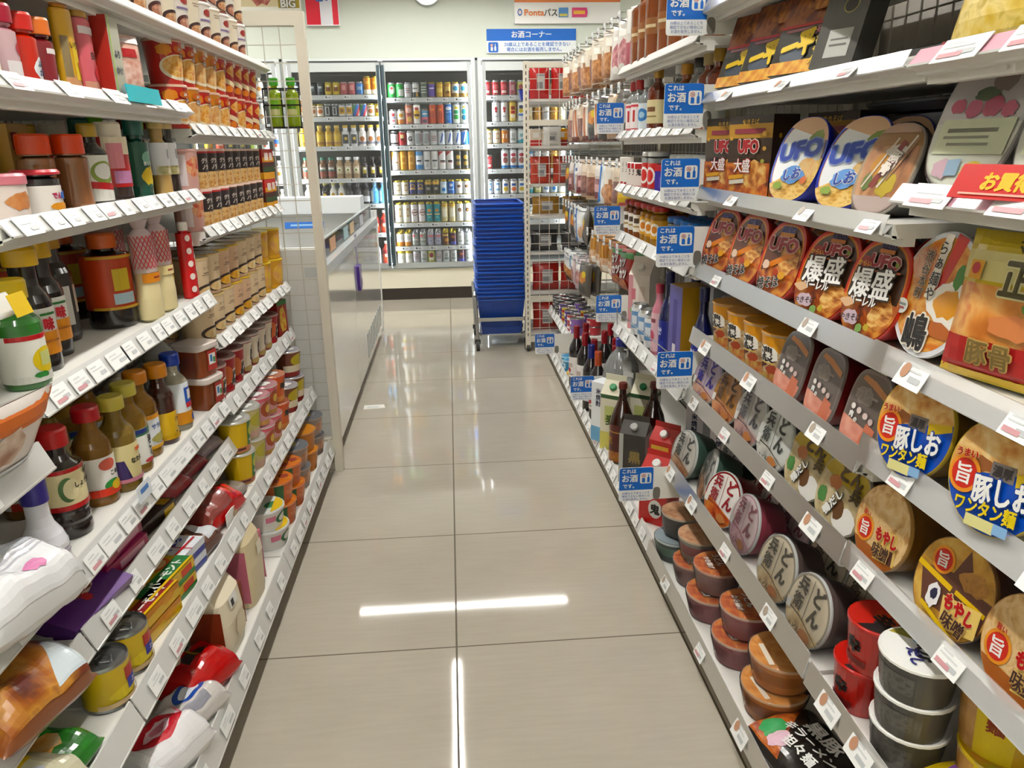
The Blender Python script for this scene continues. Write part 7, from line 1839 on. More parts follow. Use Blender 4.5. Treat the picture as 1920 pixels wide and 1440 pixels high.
RXR = carton('roux_box', .165, .08, .032, '#dcb81c', [('h', 0, -1, -.3, M('#c88a2a')), ('b', .5, .2, .3, .5, M('#d8a02a'), 4)], [('bg', M('#dcb01c', .3, .4)), ('b', -.5, .4, .35, .5, FOOD('#8a4a1c', '#c8843a', '#d8b07a', scale=24), 3), ('e', .5, .45, .35, .5, M('#d8702a')), ('e', .5, .45, .25, .36, M('#e8c89a')), ('h', 0, 1, -.05, M('#8a1f24')), ('t', 'バーモント', .1, -.45, .6, W_, 0, None, .05, .95), ('h', 0, 1, -.85, YEL)], 'box')
for i in range(2):
    Lput(RXR, -.6, 1.30, z8 + i * .0335, 'yellow roux box with a red band, %s of two' % ('lower', 'upper')[i], 'roux boxes', .12)
    Lput(RXG, -.6, 1.395, z8 + i * .0335, 'yellow roux box with a green band, %s of two' % ('lower', 'upper')[i], 'roux boxes', .12)
    Lput(RXB, -.605, 1.49, z8 + i * .0315, 'blue and white roux box, %s of two' % ('lower', 'upper')[i], 'roux boxes', .12)
NUT = sack('snack_packet', .14, .1, .045, '#5c4238', [('bg', M('#5c3f34', .25, .5)), ('b', -.3, 0, .5, .6, FOOD('#7a4a2a', '#b07a44', '#c89a64', scale=40), 4), ('p', [(.1, -.9), (.9, -.9), (.9, .9), (.5, .9)], M('#c8ccd0'))], 'packet')
Lput(NUT, -.6, 1.60, z8, 'brown nut packet with a grey panel beside the roux boxes', None, .1)
RDP = sack('snack_packet', .18, .13, .075, '#b01f22', [('bg', M('#8a4a44', .25, .6)), ('h', -1, 0, -.25, M('#c4201f', .2, .6)), ('b', -.4, .2, .4, .4, M('#2a2422'), 3), ('t', 'だし', -.4, .2, .4, W_, 0, None, .05), ('h', 0, -1, -.75, M('#c8c4c0'))], 'packet')
Lput(RDP, -.61, 1.76, z8, 'large red and grey dried goods packet under the grey packet', None, .15)
Lput(SK('#8a8078', [('b', 0, 0, .5, .5, M('#c8b8a0'), 3)]), -.62, 1.88, z8, 'grey brown packet at the far end of the roux shelf', None, .1)
CN = B()
def tin():
    b = B()
    r, h = .041, .085
    rm = M('#9a9c9c', .25, 0, .9)
    b.lathe([(r * .95, .0), (r, .003), (r * .985, .007), (r * .985, h - .007), (r, h - .004), (r * .97, h), (r * .92, h - .006), (r * .6, h - .005)], [rm, rm, M('#c9b02a', .35, .2), rm, rm, rm, rm], 26)
    b.art([('b', .1, -.4, .7, .4, M('#d8c43a'), 4), ('r', .5, .45, .4, .35, M('#a8342c')), ('r', .6, -.15, .45, .3, M('#2a3a9a')), ('t', 'コーン', .6, -.15, .3, W_, 0, None, .03, .7), ('h', 0, 1, -.75, M('#d0b894'))], .046, .033, wrapz(lambda z: r * .99, .042), None, (.009, 0))
    b.tube([(-.002, -.02, h - .003), (-.012, -.01, h - .001), (-.01, .004, h - .001), (.006, .006, h - .001), (.01, -.01, h - .001), (.002, -.02, h - .003)], .0015, rm, 6)
    return Proto('food_tin', 'tin', [('tin', b)])


TI = tin()
Lput(TI, -.583, 1.115, z8, 'yellow corn tin with a grey ring pull lid, nearest one', 'corn tins', .3)
Lput(TI, -.585, 1.205, z8, 'yellow corn tin with a grey ring pull lid, beside the roux boxes', 'corn tins', .35)
GPK = sack('snack_packet', .15, .12, .05, '#2f7a2c', [('bg', M('#2f7d2c', .25, .5)), ('b', .2, 0, .5, .5, FOOD('#c88a3a', '#e0b06a', '#d8c8a0', scale=24), 4), ('r', -.5, .2, .3, .3, YEL)], 'packet')
Lput(GPK, -.61, .94, ZL['nf'], 'green packet with a food picture at the bottom edge of the frame', None, .1)
# ---- flour and sugar on the base shelf
z9 = ZL['mf']


def standing_bag(w, d, h, col, band, bandtop, art):
    b = B()
    o = lambda sx, sy, z: [(x * sx, y * sy, z) for x, y in sup(w / 2, d / 2, 4, 28)]
    m = M(col, .35, .4)
    b.rings([o(.94, .94, 0), o(1, 1, h * .08), o(1.02, 1.05, h * .4), o(.97, .9, h * .66), o(.94, .3, h * .78)], m)
    t = B()
    tm = M(bandtop, .35, .3)
    t.rings([o(.95, .3, h * .775), o(.95, .05, h * .84), o(.95, .03, h)], tm)
    t.poly([(x + 0, y) for x, y in sup(.016, .008, 3, 14)], M('#b09a80'), lambda u, v, l: (u, -d / 2 * .045 - .001 - l, v + h * .93), .0004)
    b.art(art, w / 2 * .95, h * .32, lambda u, v, l: (u, -d / 2 * (1.045 - .16 * max(0, v / (h * .32)) ** 2) - l, v + h * .37), None, (w / 8, h / 12), None, .002)
    if band:
        b.rings([[(w / 2 * 1.0 + .003, y * 1.0, z) for y, z in ((-d * .44, .02), (d * .44, .02), (d * .42, h * .62), (-d * .42, h * .62))], [(w / 2 * .96, y, z) for y, z in ((-d * .4, .03), (d * .4, .03), (d * .36, h * .6), (-d * .36, h * .6))]], M(band, .4, .3))
        b.rings([[(-w / 2 * 1.0 - .003, y * 1.0, z) for y, z in ((-d * .44, .02), (d * .44, .02), (d * .42, h * .62), (-d * .42, h * .62))], [(-w / 2 * .96, y, z) for y, z in ((-d * .4, .03), (d * .4, .03), (d * .36, h * .6), (-d * .36, h * .6))]], M(band, .4, .3))
    return Proto('flour_bag', 'bag', [('bag', b), ('top_flap', t)])


FB1 = standing_bag(.12, .085, .265, '#dccfae', '#c47a8a', '#e9e7e4', [('r', .3, .5, .3, .2, M('#e4dcc8'))])
FB2 = standing_bag(.13, .09, .215, '#e0d6bc', '#7a3a20', '#e6e4de', [('r', -.1, .75, .35, .2, W_), ('r', -.2, .7, .12, .12, INK), ('b', .2, -.3, .5, .5, M('#d8ccae'), 3)])
Lput(FB1, -.545, 1.765, z9, 'tall flour bag with a pink side and white top flap', None, .05)
Lput(FB2, -.55, 1.56, z9, 'cream flour bag with a brown side beside the pink one', None, .05)
Lput(FB1, -.66, 1.80, z9, 'flour bag standing behind the pink sided bag', None, .3)
Lput(FB2, -.665, 1.6, z9, 'flour bag standing behind the brown sided bag', None, .3)
RB2 = sack('flour_packet', .16, .12, .075, '#b8161e', [('bg', M('#bc1a20', .2, .6)), ('r', .1, .1, .4, .25, M('#2c1c1c')), ('r', .1, .2, .06, .3, YEL), ('b', -.5, .5, .4, .3, M('#d8bca8'), 4)], 'packet')
Lput(RB2, -.56, 1.42, z9, 'crumpled red flour packet on the base shelf', None, .3)
BW = sack('flour_packet', .14, .1, .06, '#c9c4c0', [('bg', M('#cfcac6', .2, .6)), ('e', .1, .1, .6, .5, M('#2a5aa8')), ('e', .1, .1, .4, .3, M('#dfe6ee')), ('r', -.3, -.7, .6, .2, M('#8a8a94'))], 'packet')
Lput(BW, -.545, 1.325, z9, 'clear packet with a blue oval beside the red flour packet', None, .3)
OV = sack('sugar_bag', .17, .11, .085, '#e9e8ea', [('bg', M('#e9e8ea', .2, .5)), ('e', .0, .1, .72, .62, M('#c41f3a')), ('b', .0, .1, .42, .36, M('#e8c4cc'), 4), ('b', .0, .1, .25, .2, M('#d88a9a'), 6), ('r', .85, .5, .08, .2, M('#d87a8a'))], 'bag')
Lput(OV, -.552, 1.195, z9, 'white sugar bag with a red oval emblem', None, .3)
WB2 = sack('sugar_bag', .17, .11, .07, '#dde0e4', [('bg', M('#dfe2e6', .2, .5)), ('t', '砂糖', -.3, .4, .3, M('#4a5a8a'), 0, None, .03), ('b', .5, .3, .2, .2, M('#a8a4a8'), 3)], 'bag')
Lput(WB2, -.552, 1.065, z9, 'plain white sugar bag at the bottom edge of the frame', None, .3)

# ---- nearest bay packets
DR = pouch('dried_food_packet', .16, .13, .04, '#d8cfc8', [('h', 0, -1, -.5, M('#c8763a')), ('b', -.2, .1, .5, .5, FOOD('#9a6a4a', '#d8c0ac', '#e8dcd4', scale=20), 4), ('r', .3, -.7, .6, .2, M('#e4e6e8')), ('r', .3, -.7, .4, .08, M('#9aa4ac'))], 'packet')
Lput(DR, -.605, .975, ZL['nc'], 'dried food packet with an orange edge leaning over the near shelf', None, .1, .5)
WHT = sack('bread_crumb_bag', .18, .12, .085, '#dfe0e2', [('bg', M('#e2e3e6', .15, .7)), ('e', -.5, .3, .2, .25, M('#5a5a60')), ('r', .1, .0, .7, .03, M('#a8a8b0')), ('r', .1, .15, .6, .03, M('#b0b0b8')), ('b', .2, -.5, .25, .2, M('#d890b8'), 4), ('r', .4, .4, .3, .15, M('#b8bcc4'))], 'bag')
Lput(WHT, -.605, .955, ZL['nd'], 'crinkled white bag resting on the near shelf', None, .2, .2)
BRW = sack('snack_packet', .17, .12, .075, '#8a5228', [('bg', FOOD('#5a2418', '#a8682c', '#d09a4a', '#7a3a1c', scale=14, coat=.7)), ('p', [(.2, -.9), (1, -.9), (1, .6), (.6, .2)], M('#cfdbe2', .2, .6))], 'packet')
Lput(BRW, -.605, .925, ZL['ne'], 'glossy brown snack packet with a pale blue corner', None, .2, .25)
for i, (z, c) in enumerate(((ZL['nf'], '#c8c4a8'), (ZL['ng'], '#d8d8d4'))):
    Lput(sack('snack_packet', .18, .12, .07, c, [('bg', M(c, .25, .6)), ('r', 0, .2, .6, .1, YEL), ('b', .1, -.3, .4, .3, M('#b8bcc8'), 3)], 'packet'), -.6, .86 - .07 * i, z, ('yellow edged pale packet under the brown snack packet', 'white packet on the nearest base shelf')[i], None, .2)
b = B()
b.box(-.02, .02, -.0015, 0, -.016, .016, M('#e0c21c', .35))
Proto('shelf_marker', 'sign', [('marker', b)]).put(at(-.567, 1.07, 1.052, LZ, -.3), 'yellow marker at the end of the near shelf rail')
b = B()
b.box(-.03, .03, -.0015, 0, -.012, .02, M('#dfe6ee', .35))
b.art([('r', 0, .2, .6, .3, M('#5a8ac8'))], .03, .016, lambda u, v, l: (u, -.0015 - l, v + .004))
Proto('shelf_card', 'sign', [('card', b)]).put(at(-.572, 1.355, .633, LZ, -.1), 'small blue and white card sticking up from the oil shelf rail')
TEA = bottle('green_tea_bottle', .165, .025, M('#8aa02a', .12, .4), '#4aa02a', ('#a8c04a', [('r', 0, .2, .5, .5, M('#7ab02a')), ('r', 0, -.5, .6, .3, M('#d8d8a0'))]), .012, .66, .026, .016, (.2, .6), 'bottle')
TEA.put((-.585, 2.95, 1.331), 'green tea bottle in the black wire basket, nearer the soup cups', 'green tea in the wire basket')
TEA.put((-.525, 2.95, 1.331), 'green tea bottle in the black wire basket, nearer the panel post', 'green tea in the wire basket')
# ---------------------------------------------------------------- liquor bay
def Rput(p, x, y, z, label, group=None, rz=.25, rx=0.0, sc=1.0):
    return p.put(at(x, y, z + .001, RZ + rz, rx, 0, sc), label, group)


WINE = lambda foil, lab, body='#150f12': bottle('wine_bottle', .305, .037, M(body, .06, .6), foil, (lab, [('r', 0, .2, .5, .2, M('#b8a8a0')), ('e', 0, -.3, .3, .25, M('#a83a44')), ('r', .3, -.7, .3, .05, M('#7a7672'))]), .014, .62, .03, .0155, (.16, .5), 'bottle', 1, 0, 0, M(foil, .25, .5), .035)
WR, WN, WO = WINE('#8e1f2c', '#e2dedb'), WINE('#1d2a78', '#e4e4e4'), WINE('#b0532c', '#e6e2de')
za1 = ZR['a1']
q = 'wine bottles on the base shelf'
for p, x, y, lab in ((WR, .64, 3.42, 'wine bottle with dark red foil and white label beside the long notice holder'), (WR, .625, 3.57, 'wine bottle with dark red foil, furthest along the base shelf'), (WR, .68, 3.62, 'wine bottle with dark red foil in the second row, far end'), (WN, .63, 3.2, 'wine bottle with navy blue foil'), (WR, .66, 3.29, 'wine bottle with bright red foil behind the navy one'), (WO, .638, 3.08, 'wine bottle with copper orange foil'),
                     (WR, .74, 3.45, 'wine bottle with dark red foil, third from the jug'), (WR, .76, 3.3, 'wine bottle with dark red foil, second from the jug'), (WR, .73, 3.16, 'wine bottle with dark red foil, next to the jug'), (WR, .80, 3.6, 'wine bottle with dark red foil at the back by the snack hooks')):
    Rput(p, x, y, ZR['s1'], lab, q)


def jug():
    b = B()
    m = GLASS('#eef2f2', .22, .04)
    b.lathe([(.066, .003), (.072, 0), (.076, .01), (.076, .06), (.072, .07), (.076, .08), (.076, .14), (.072, .15), (.076, .16), (.078, .24), (.07, .29), (.05, .33), (.026, .355), (.02, .37), (.02, .38)], m, 10)
    w = B()
    w.lathe([(.06, .006), (.07, .01), (.07, .22), (.06, .225)], GLASS('#d5dddd', .2, .1), 10)
    l = B()
    fn = wrapz(lambda z: .0775, .11)
    l.art([('bg', M('#e9ecef', .3, .4)), ('v', 'ビッグマン', .1, .7, .32, INK, 0, None, .03), ('r', -.6, .4, .3, .5, M('#4a8ac4')), ('r', -.6, -.4, .3, .3, M('#9cc0dc'))], .075, .085, fn, None, (.01, 0))
    c = B()
    c.lathe([(.024, .372), (.025, .374), (.025, .4), (.022, .404)], M('#26389c', .35, .2), 20)
    h = B()
    h.tube([(.022, 0, .36), (.045, 0, .365), (.05, 0, .35), (.045, 0, .335)], .004, M('#dfe3e6', .3), 8)
    return Proto('liquor_jug', 'bottle', [('bottle', b), ('liquor', w), ('label', l), ('cap', c), ('handle', h)])


Rput(jug(), .70, 2.91, za1, 'large clear plastic liquor jug with a blue cap', None, .3)
GC = gable('liquor_carton', .09, .085, .30, '#dcd8c2', [('h', 0, -1, -.86, M('#3a5a3a')), ('r', 0, .3, .6, .3, M('#c8cf8a')), ('h', 0, 1, -.35, M('#d8d27a')), ('t', '麦', 0, .1, .4, M('#4a5a2a'), 0, None, .03)], '#1f7a4a', 'carton', [('h', 0, 1, -.35, M('#d8d27a')), ('h', 0, -1, -.86, M('#3a5a3a'))])
Rput(GC, .645, 2.745, za1, 'cream gable top carton with a green cap, nearer the aisle', 'cream liquor cartons', .9)
Rput(GC, .76, 2.735, za1, 'cream gable top carton with a green cap, nearer the back', 'cream liquor cartons', .9)
BW_ = carton('liquor_carton', .07, .07, .25, '#e4e8ec', [('v', '米焼酎', 0, .7, .2, M('#1f2a4a'), 0, None, .03), ('h', 0, 1, -.5, M('#7fb2d4'))], (), 'carton')
Rput(BW_, .615, 2.835, za1, 'white and blue carton with dark brush writing beside the jug', None, .7)
SH_ = bottle('liquor_bottle', .31, .046, M('#2a120c', .08, .6), '#5a2016', ('#4a1712', [('r', 0, .6, .9, .03, M('#b08a4a')), ('h', 0, 1, -.45, FOOD('#6a3a18', '#a8742c', '#8a4a1c', scale=60)), ('t', '黒', 0, .1, .4, M('#a8803a'), 0, None, .03)]), .013, .5, .022, .0165, (.03, .5), 'bottle')
Rput(SH_, .64, 2.61, za1, 'large dark brown bottle with a maroon label at the front', 'brown shochu bottles')
Rput(SH_, .755, 2.60, za1, 'large dark brown bottle with a maroon label further back', 'brown shochu bottles')
BG_ = gable('liquor_carton', .095, .08, .245, '#26231f', [('r', -.85, 0, .16, 1, M('#a8aaa4')), ('b', .2, .1, .5, .4, M('#3a3630'), 3), ('t', '黒', .2, .1, .5, M('#8a7a4a'), 0, None, .03)], '#9a9c98', 'carton', [('bg', M('#b2b4ae', .3, .4)), ('r', .1, 0, .4, .7, M('#9a9c96'))])
Rput(BG_, .65, 2.43, za1, 'black and silver gable top liquor carton before the brown bottles', None, 1.0)
RG_ = gable('liquor_carton', .095, .085, .235, '#b81e20', [('bg', M('#bf2222', .3, .5)), ('e', .2, -.4, .5, .35, W_), ('t', '鬼', .2, -.4, .4, INK, 0, None, .04), ('r', -.1, .7, .7, .12, M('#d8b24a'))], '#dcdcd8', 'carton', [('bg', M('#d86a66', .3, .4)), ('r', 0, 0, .6, .8, M('#c43a38'))])
Rput(RG_, .745, 2.37, za1, 'red gable top liquor carton with a white spout beside the noodles', None, .8)
Rput(RG_, .655, 2.13, za1, 'red liquor carton partly hidden behind the floor level notice', None, .8)
Rput(BW_, .90, 2.5, za1, 'white and blue carton standing at the back of the base shelf', None, .7)
Rput(BW_, .92, 2.3, za1, 'white and blue carton at the back beside the red carton', None, .7)

zz = ZR['a3']
AC = Proto('drink_can', 'can', CANS['white and blue'].parts and [(n, m) for n, m, _ in CANS['white and blue'].parts])
for i, (x, y) in enumerate(((.70, 2.63), (.70, 2.53), (.70, 2.44), (.775, 2.58), (.775, 2.49))):
    AC.put(at(x, y, zz + .001, RZ + .6), 'pale blue and white sake can, %s from the white carton' % ORD[i], 'pale blue sake cans')
WC = gable('liquor_carton', .085, .085, .27, '#e6dcd2', [('h', 1, 0, -.55, M('#dfa8ae')), ('r', -.5, .3, .2, .2, M('#d88a94')), ('e', -.6, -.3, .2, .1, M('#a8c87a')), ('r', .3, .3, .3, .3, M('#d8c8bc'))], '#e6e2dc', 'carton')
Rput(WC, .745, 2.77, zz, 'tall cream and pink gable carton at the far end of the sake shelf', None, .9)
PB = bottle('sake_bottle', .235, .024, '#cf8a9a', '#b8485e', ('#dcb4bc', [('r', 0, .6, .5, .1, M('#8a4a5a')), ('e', 0, -.2, .4, .3, M('#c8607a'))]), .011, .6, .03, .013, (.05, .6), 'bottle')
NBT = bottle('sake_bottle', .285, .03, M('#141c4a', .08, .6), '#1a2250', ('#22308a', [('t', '雫', -.1, .4, .5, M('#d8dcf0'), 0, None, .02), ('r', .2, -.4, .3, .3, M('#3a4aa8')), ('h', 0, 1, -.8, M('#2c3a9a'))]), .012, .5, .04, .0145, (.04, .46), 'bottle')
Rput(PB, .70, 2.385, zz, 'slim pink sake bottle beside the pale blue cans')
Rput(NBT, .712, 2.315, zz, 'tall navy sake bottle in front', 'navy sake bottles')
Rput(NBT, .79, 2.30, zz, 'tall navy sake bottle behind the front navy one', 'navy sake bottles')
GBX = carton('liquor_box', .085, .085, .27, '#8a6a2c', [('bg', M('#5a5690', .3, .5)), ('r', 0, 0, .85, .94, M('#6a66a4')), ('r', 0, -.6, .25, .3, M('#d8d4dc')), ('r', 0, .2, .3, .5, M('#4a4684'))], [('bg', M('#a07c34'))], 'box', [('bg', M('#a8842f', .35, .5)), ('h', 0, 1, -.8, M('#8a6a24'))], [('bg', M('#a8842f', .35, .5))])
Rput(GBX, .725, 2.155, zz, 'gold and purple gift box beside the navy sake bottles', None, .15)
Rput(NBT, .73, 2.035, zz, 'dark bottle with a tan cap behind the notice beside the yellow cups', None)
LPC = carton('liquor_carton', .075, .07, .2, '#d8dce0', [('bg', M('#d8dce2')), ('v', '清酒', 0, .5, .3, M('#2a4a9a'), 0, None, .03)], (), 'carton')
for i, y in enumerate((2.1, 2.3, 2.5, 2.7)):
    Rput(LPC, .93, y, zz, 'pale carton at the back of the sake shelf, %s from the noodle bay' % ORD[i], 'pale cartons at the back of the sake shelf')
wr = B()
wr.tube([(.66, 2.02, .66), (.66, 2.84, .63)], .002, CHROME, 6)
for y in (2.02, 2.84):
    wr.tube([(.664, y, .565), (.66, y, .645)], .002, CHROME, 6)
Proto('wire_rail', 'rail', [('rail', wr)]).put(Matrix.Identity(4), 'thin wire guard rail along the sake can shelf')

zz = ZR['a4']
JA = bottle('glass_cup_drink', .128, .032, M('#8a5226', .1, .5, 0, .3), '#a83232', ('#e2dcd0', [('r', 0, .3, .3, .3, M('#4a3a2a')), ('r', 0, -.4, .4, .1, M('#a8905a'))]), .026, .76, .016, .029, (.2, .66), 'cup drink')
JB = bottle('glass_cup_drink', .128, .032, M('#b98a34', .1, .5, 0, .3), '#b03434', ('#d8a62c', [('e', 0, 0, .5, .7, M('#e8e2d4')), ('e', 0, 0, .3, .4, M('#c8862a'))]), .026, .76, .016, .029, (.2, .66), 'cup drink')
JC = bottle('glass_cup_drink', .105, .03, M('#c9d2d4', .1, .4, 0, .5), '#1f74b8', ('#d8dcdc', [('r', 0, 0, .4, .4, M('#7aa0c4'))]), .026, .8, .016, .031, (.2, .66), 'cup drink')
for i, (p, x, y) in enumerate(((JA, .705, 2.82), (JA, .705, 2.745), (JA, .705, 2.67), (JB, .71, 2.595), (JB, .71, 2.52), (JB, .71, 2.445))):
    Rput(p, x, y, zz, '%s glass cup drink with red lid, %s from the snack bay' % (('brown' if p is JA else 'amber'), ORD[i]), 'red lidded glass cups', .6)
    Rput(p, x + .07, y, zz, '%s glass cup drink with red lid behind the %s one' % (('brown' if p is JA else 'amber'), ORD[i]), 'red lidded glass cups behind', .6)
for i, y in enumerate((2.33, 2.26, 2.19, 2.12, 2.05)):
    for k in range(2):
        Rput(JC, .73 + k * .065, y, zz, 'clear glass cup with a blue lid, %s beside the amber cups, %s row' % (ORD[i], ('front', 'second')[k]), 'blue lidded glass cups')

zz = ZR['a5']
MC1 = carton('mini_carton', .045, .04, .105, '#e4dfd8', [('v', '菊水', -.1, .5, .35, INK, 0, None, .03), ('r', 0, -.8, .8, .15, M('#b0343c'))], (), 'carton')
MC2 = carton('mini_carton', .045, .04, .088, '#e4dad4', [('v', '鬼', -.1, .3, .5, INK, 0, None, .04), ('r', 0, .75, .8, .2, M('#c0343c')), ('r', 0, -.8, .8, .1, M('#c88a8a'))], (), 'carton')
for i, y in enumerate((2.85, 2.795, 2.74, 2.685, 2.63)):
    Rput((MC1, MC1, MC2, MC2, MC2)[i], .69, y, zz, 'small white and red sake carton, %s from the snack bay' % ORD[i], 'small sake cartons', .75)
    Rput((MC1, MC1, MC2, MC2, MC2)[i], .75, y, zz, 'small white and red sake carton behind the %s one' % ORD[i], 'small sake cartons behind', .75)
BJ = bottle('glass_cup_drink', .125, .037, M('#cfd4d2', .1, .4, 0, .6), '#cfd2d0', ('#c02a24', [('e', -.3, 0, .5, .7, W_), ('e', -.3, 0, .35, .5, M('#c83028')), ('t', '玉', .4, .1, .6, INK, 0, None, .03)]), .031, .84, .014, .037, (.1, .72), 'cup drink')
for i, y in enumerate((2.55, 2.47)):
    Rput(BJ, .705, y, zz, 'wide glass cup drink with a red and white label, %s from the cartons' % ORD[i], 'wide glass cups', .7)
VB = carton('mini_carton', .045, .045, .085, '#4a3f9c', [('h', 0, -1, -.6, M('#b0303c')), ('r', 0, -.2, .3, .4, M('#6a5fb4'))], (), 'carton')
Rput(VB, .70, 2.385, zz, 'small violet carton beside the wide glass cups', None, .7)
OC = bottle('glass_cup_drink', .118, .031, M('#d6dcdc', .08, .4, 0, .6), '#c9cccc', ('#dfe4e6', [('e', 0, 0, .6, .7, M('#1f3f9c')), ('t', '関', 0, 0, .6, W_, 0, None, .02)]), .027, .82, .014, .031, (.1, .7), 'cup drink')
for i, y in enumerate((2.3, 2.225, 2.15, 2.075)):
    Rput(OC, .72, y, zz, 'clear glass cup with a round blue label, %s from the violet carton' % ORD[i], 'blue labelled glass cups', .7)

zz = ZR['a6']
RC_ = bottle('spirit_bottle', .175, .03, M('#d4dad8', .08, .4, 0, .7), '#b02630', ('#e4dcda', [('r', 0, .1, .12, .4, M('#b8343c')), ('h', 0, 1, -.75, M('#c87a80')), ('r', 0, .8, .6, .08, M('#c8505a'))]), .013, .64, .03, .017, (.04, .58), 'bottle')
BLB = bottle('spirit_bottle', .17, .032, M('#cfd8dc', .08, .4, 0, .7), '#b9bcbc', ('#c9d4da', [('e', 0, .1, .6, .5, M('#3a7ab0')), ('e', 0, .1, .3, .25, M('#a8c8dc'))]), .013, .66, .025, .016, (.08, .56), 'bottle')
WHK = bottle('whisky_bottle', .2, .033, M('#5a2410', .08, .6), '#a8842c', ('#d8cca4', [('r', 0, .2, .4, .2, M('#6a4a2a')), ('r', 0, -.4, .5, .06, M('#8a7a4a'))]), .013, .64, .035, .0165, (.14, .5), 'bottle')
WHT_ = bottle('spirit_bottle', .2, .034, M('#c8cccc', .08, .4, 0, .7), '#dfe1df', ('#c4c8c6', [('r', 0, 0, .5, .4, M('#8a9494'))]), .015, .66, .03, .02, (.14, .56), 'bottle')
GCP = bottle('whisky_bottle', .19, .034, M('#8a4a1c', .08, .6), '#c8962a', ('#d8c48a', [('r', 0, 0, .5, .4, M('#8a5a2a'))]), .014, .66, .03, .019, (.14, .56), 'bottle')
BCP = bottle('spirit_bottle', .198, .034, M('#c0c6c4', .08, .4, 0, .7), '#1c1b1a', ('#d8d8d2', [('r', 0, 0, .5, .4, M('#4a4a4a'))]), .015, .66, .028, .02, (.14, .56), 'bottle')
TCP = bottle('whisky_bottle', .2, .033, M('#7a3a18', .08, .6), '#cdb98a', ('#e0d8c0', [('r', 0, 0, .5, .4, M('#8a5a3a'))]), .014, .66, .034, .018, (.14, .56), 'bottle')
for p, x, y, lab in ((RC_, .70, 2.82, 'clear spirit bottle with a red cap, further one'), (RC_, .70, 2.74, 'clear spirit bottle with a red cap, nearer one'), (BLB, .705, 2.645, 'clear spirit bottle with a blue round label'), (WHK, .71, 2.545, 'dark whisky bottle with a gold cap beside the notice'),
                     (WHT_, .76, 2.46, 'clear bottle with a white cap behind the notice'), (GCP, .75, 2.37, 'amber bottle with a gold cap behind the notice'), (BCP, .76, 2.27, 'clear bottle with a black cap behind the notice'), (TCP, .75, 2.165, 'amber bottle with a beige cap behind the notice'), (WHK, .74, 2.06, 'dark whisky bottle hidden behind the notice holder')):
    Rput(p, x, y, zz, lab, 'spirit bottles', .6)
zz = ZR['a8']
BRW_ = bottle('whisky_bottle', .235, .042, M('#7a4218', .07, .6), '#2c2018', ('#8a5a2a', [('r', 0, 0, .4, .2, M('#d8c8a4'))]), .014, .72, .03, .018, (.3, .5), 'bottle')
for i, (x, y) in enumerate(((.70, 2.72), (.70, 2.625), (.70, 2.53), (.71, 2.42), (.71, 2.31), (.72, 2.2), (.72, 2.09))):
    Rput(BRW_, x, y, zz, 'tall brown whisky bottle on the topmost liquor shelf, %s from the snack bay' % ORD[i], 'tall brown bottles', .6)
for i, y in enumerate((2.86, 2.8)):
    Rput(pouch('liquor_packet', .08, .2, .03, '#d8cfc8', [('h', 0, 1, -.1, M('#a8606a')), ('r', 0, .5, .5, .3, W_)], 'packet'), .70, y, zz, 'pale packet at the far end of the topmost liquor shelf, %s' % ORD[i], 'pale packets on the topmost shelf', .5)

